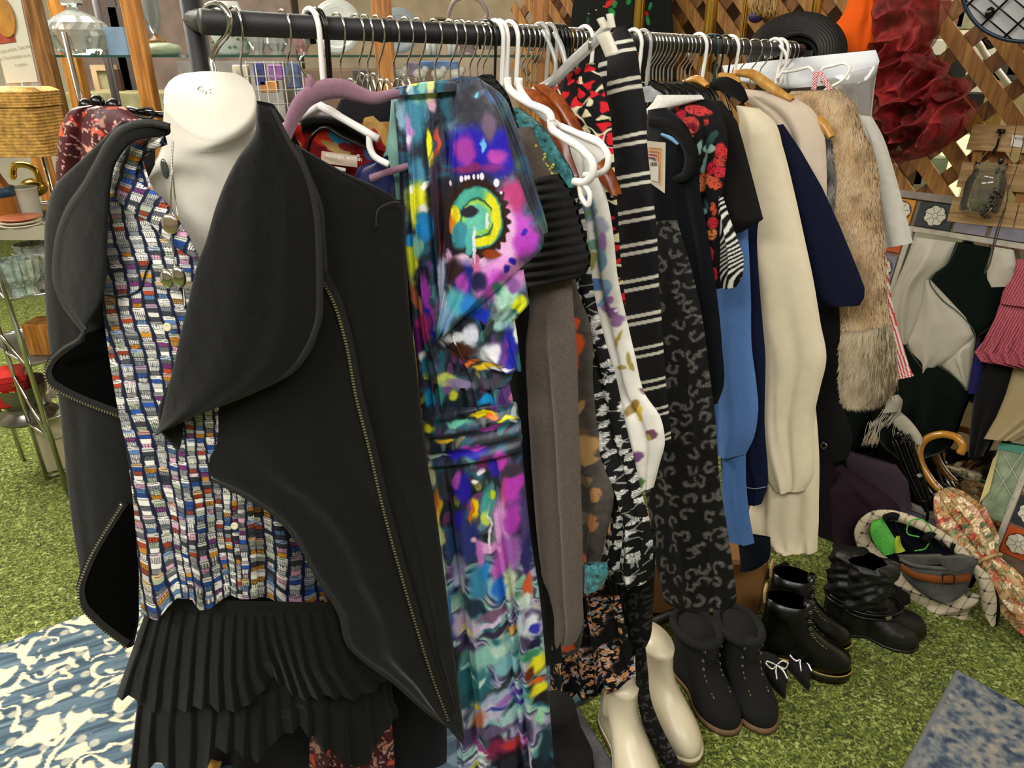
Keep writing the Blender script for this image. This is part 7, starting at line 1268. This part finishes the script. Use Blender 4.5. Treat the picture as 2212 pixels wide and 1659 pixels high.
NEO=M('green_mesh','#4fa23e',.8,noise=(200,.3));t,_=G('green_visor','bright green mesh sun visor tucked inside the netted hat','visor',0,[('brim',[(1884,1126,1908,1119),(1880,1142,1914,1132),(1884,1164,1928,1155),(1896,1184,1938,1174),(1908,1196,1936,1192)],NEO,None,dict(step=4,thick=.02,back=.4)),('yellow_band',[(1936,1158,1944,1158),(1930,1180,1948,1178),(1932,1194,1956,1190)],M('lime_band','#9aa82c',.8),None,dict(step=4,thick=.01,back=.4))],pl=Off(HP,.03))
MB().tube(tubepath([(1986,1160),(1960,1152),(1966,1126),(1990,1122),(2008,1138),(2014,1150)],Off(HP,.04),40),.0022,6).tube(tubepath([(1976,1190),(2000,1184),(2008,1170)],Off(HP,.04),16),.0022,6).done('green_strap',NEO,t)
t=thing('sunglasses_strap','black padded handles lying across the netted hat opening','strap',HP(np.array(1960.),np.array(1150.)));MB().tube(tubepath([(1912,1120),(1930,1114),(1940,1118)],Off(HP,.04),10),.012,8).tube(tubepath([(2000,1166),(2012,1156),(2018,1160)],Off(HP,.04),10),.012,8).tube(tubepath([(1930,1122),(1950,1160),(1985,1190)],Off(HP,.04),16),.0015,5).tube(tubepath([(2006,1168),(2020,1200),(2030,1215)],Off(HP,.05),16),.002,5).tube(tubepath([(2030,1168),(2036,1176),(2040,1180)],Off(HP,.04),8),.006,6).tube(tubepath([(2060,1176),(2056,1186),(2056,1192)],Off(HP,.04),8),.006,6).done('handles',BLK,t)
GHM=M('grey_felt','#474743',.95,noise=(80,.2),bump=(300,.3));t,_=G('grey_hat','grey felt hat with brown leather belt and buckle on the netted hat','hat',0,[('crown',[(1946,1216,2108,1222),(1951,1236,2101,1242),(1966,1252,2096,1256),(1988,1268,2091,1270),(2016,1280,2086,1280),(2036,1284,2080,1284)],GHM,None,dict(step=5,thick=.06,back=.6,top=.02)),('brim_flap',[(2040,1200,2080,1196),(2022,1204,2104,1206),(2034,1220,2112,1218),(2044,1230,2100,1228)],GHM,None,dict(step=4,thick=.012,off=.07,back=.4)),('brim_back',[(1938,1198,2030,1196),(1942,1206,2040,1202),(1948,1214,2036,1218)],GHM,None,dict(step=4,thick=.01,off=.035,back=.4))],pl=Off(HP,.03))
PG=Off(HP,.03);ribbon('brim_edge',[(1944,1208),(1970,1220),(2010,1226),(2060,1229),(2100,1224),(2112,1212)],[8,8,8,8,8,5],PG,GHM,t,off=.07,th=.006,n=40)
bl_=ribbon('belt',[(1944,1222),(1970,1240),(2010,1250),(2060,1252),(2096,1246)],[12,14,16,17,15],PG,M('brown_belt','#74401f',.45,noise=(30,.15)),t,off=.066,th=.003,n=50);MB().tube(tubepath([(2036,1240),(2060,1242),(2060,1258),(2036,1258)],PG,24,.076),.0018,6,closed=True).done('buckle',M('dark_buckle','#2c2018',.4,.5),bl_)
# umbrellas
PU=Off(PM,.10)
t=thing('compact_umbrella','folded black compact umbrella with ribs showing left of the floral umbrella','umbrella',PU(np.array(1995.),np.array(1135.)));b=MB()
for i in range(6): b.tube(tubepath([(1928+i*7,952-i*3),(1960+i*6,1030-i*3),(1996+i*3,1098-i)],PU,14,.01*(i%2)),.0042,6)
b.done('ribs',BLACKP,t);MB().tube(tubepath([(1934,944),(1960,1000),(2006,1104)],PU,12,-.012),.012,8).done('folded_cloth',BLK,t);MB().tube(tubepath([(1996,1080),(2004,1110),(2000,1128),(1990,1136)],PU,20,.012),.0045,8).done('hook_handle',BLACKP,t)
MB().lathe(PU(np.array(1944.),np.array(940.)),[(.004,0),(.016,.006),(.012,.014)],12,ax=PU.n).done('end_cap',BLACKP,t); MB().box(PU(np.array(1993.),np.array(1024.))+PU.n*.02,(.012,.004,.04),RM@np.array([[math.cos(.4),-math.sin(.4),0],[math.sin(.4),math.cos(.4),0],[0,0,1]]).T).done('paper_label',M('label_grey','#7d7d74',.7),t)
hp_=Off(PM,.075);T0=hp_(np.array(2036.),np.array(1062.));T1=atZ(2262,1400,.02)
t=thing('floral_umbrella','closed floral umbrella with curved honey wood handle leaning on the mirror','umbrella',T1)
MB().tube(smoothline(np.array([hp_(np.array(float(x)),np.array(float(y))) for x,y in((2074,980),(2080,964),(2070,948),(2046,939),(2018,941),(1996,953),(1986,974),(1988,996),(2002,1024),(2024,1052))]+[T0]),50),[.0125]*48+[.011,.01],14).done('cane_handle',M('honey_wood','#a8742c',.25,coat=.6,noise=(6,.15)),t)
def p_umb(V):
    return V
ax_=(T1-T0);LA=np.linalg.norm(ax_);ax_/=LA;e1=np.cross(ax_,[0,0,1.]);e1/=np.linalg.norm(e1);e2=np.cross(ax_,e1);rings=[];cols=[];K=96
for i in range(150):
    f=i/149; pxr=np.interp(f,[0,.06,.2,.38,.47,.56,.7,.85,1],[20,34,50,42,20,30,38,30,14]); R_=pxr*2.0/F_; th_=np.linspace(0,2*np.pi,K,endpoint=False); ff=1+.16*np.sin(th_*8+f*5)+.07*np.sin(th_*19); 
    rings.append(T0+ax_*LA*f+R_*ff[:,None]*(np.cos(th_)[:,None]*e1+np.sin(th_)[:,None]*e2))
V_=np.concatenate(rings); uu=np.tile(np.arange(K),150)*2.6; vv=np.repeat(np.arange(150),K)*2.4
C=np.broadcast_to(rgb('#a58a62'),(len(V_),3))*(.85+.3*fbm(uu/9,vv/9,2,3))[:,None]
for s,sz,cs in((1,26.,['#a8463c','#b8604c','#c9a08a','#9a3a34']),(2,17.,['#4c6040','#6c7c58','#8a6a3c','#5a4026']),(3,20.,['#c8b088','#d8c6a4','#b08a5c','#8a5a3c'])):
    hid,dx,dy=cells(uu+s*9,vv+s*5,sz,s*3,.4);r=np.hypot(dx,dy)*(1+.2*np.cos(np.arctan2(dy,dx)*5)); C=mix(C,palette(hid,cs)*(.75+.4*(np.sin(r*30)>0))[:,None],sm(.4,.34,r)*(((hid*11)%1)>.25))
mk('canopy',V_,[(i*K+j,i*K+(j+1)%K,(i+1)*K+(j+1)%K,(i+1)*K+j) for i in range(149) for j in range(K)],PAINTED,t,col=C)
MB().tube([T0+ax_*LA*.47+(.036+.003*math.sin(q*8))*(math.cos(q)*e1+math.sin(q)*e2) for q in np.linspace(0,6.28,40,endpoint=False)],.006,6,closed=True).done('tie_strap',M('floral_tie','#a08458',.8,noise=(60,.4)),t)
b=MB()
for j in range(8):
    q=j*.785; c=T0+ax_*LA*.01+.04*(math.cos(q)*e1+math.sin(q)*e2); b.tube([c,c-ax_*.03],.0022,6)
b.done('rib_tips',DCHROME,t)
t=thing('gold_handle','olive gold curved handle lying behind the floral umbrella','handle',atZ(2190,1330,.02)); MB().tube([atZ(2140,1200,.1),atZ(2180,1195,.1),atZ(2225,1235,.08)],.014,8).done('curve',M('olive_gold','#7c6428',.4),t)
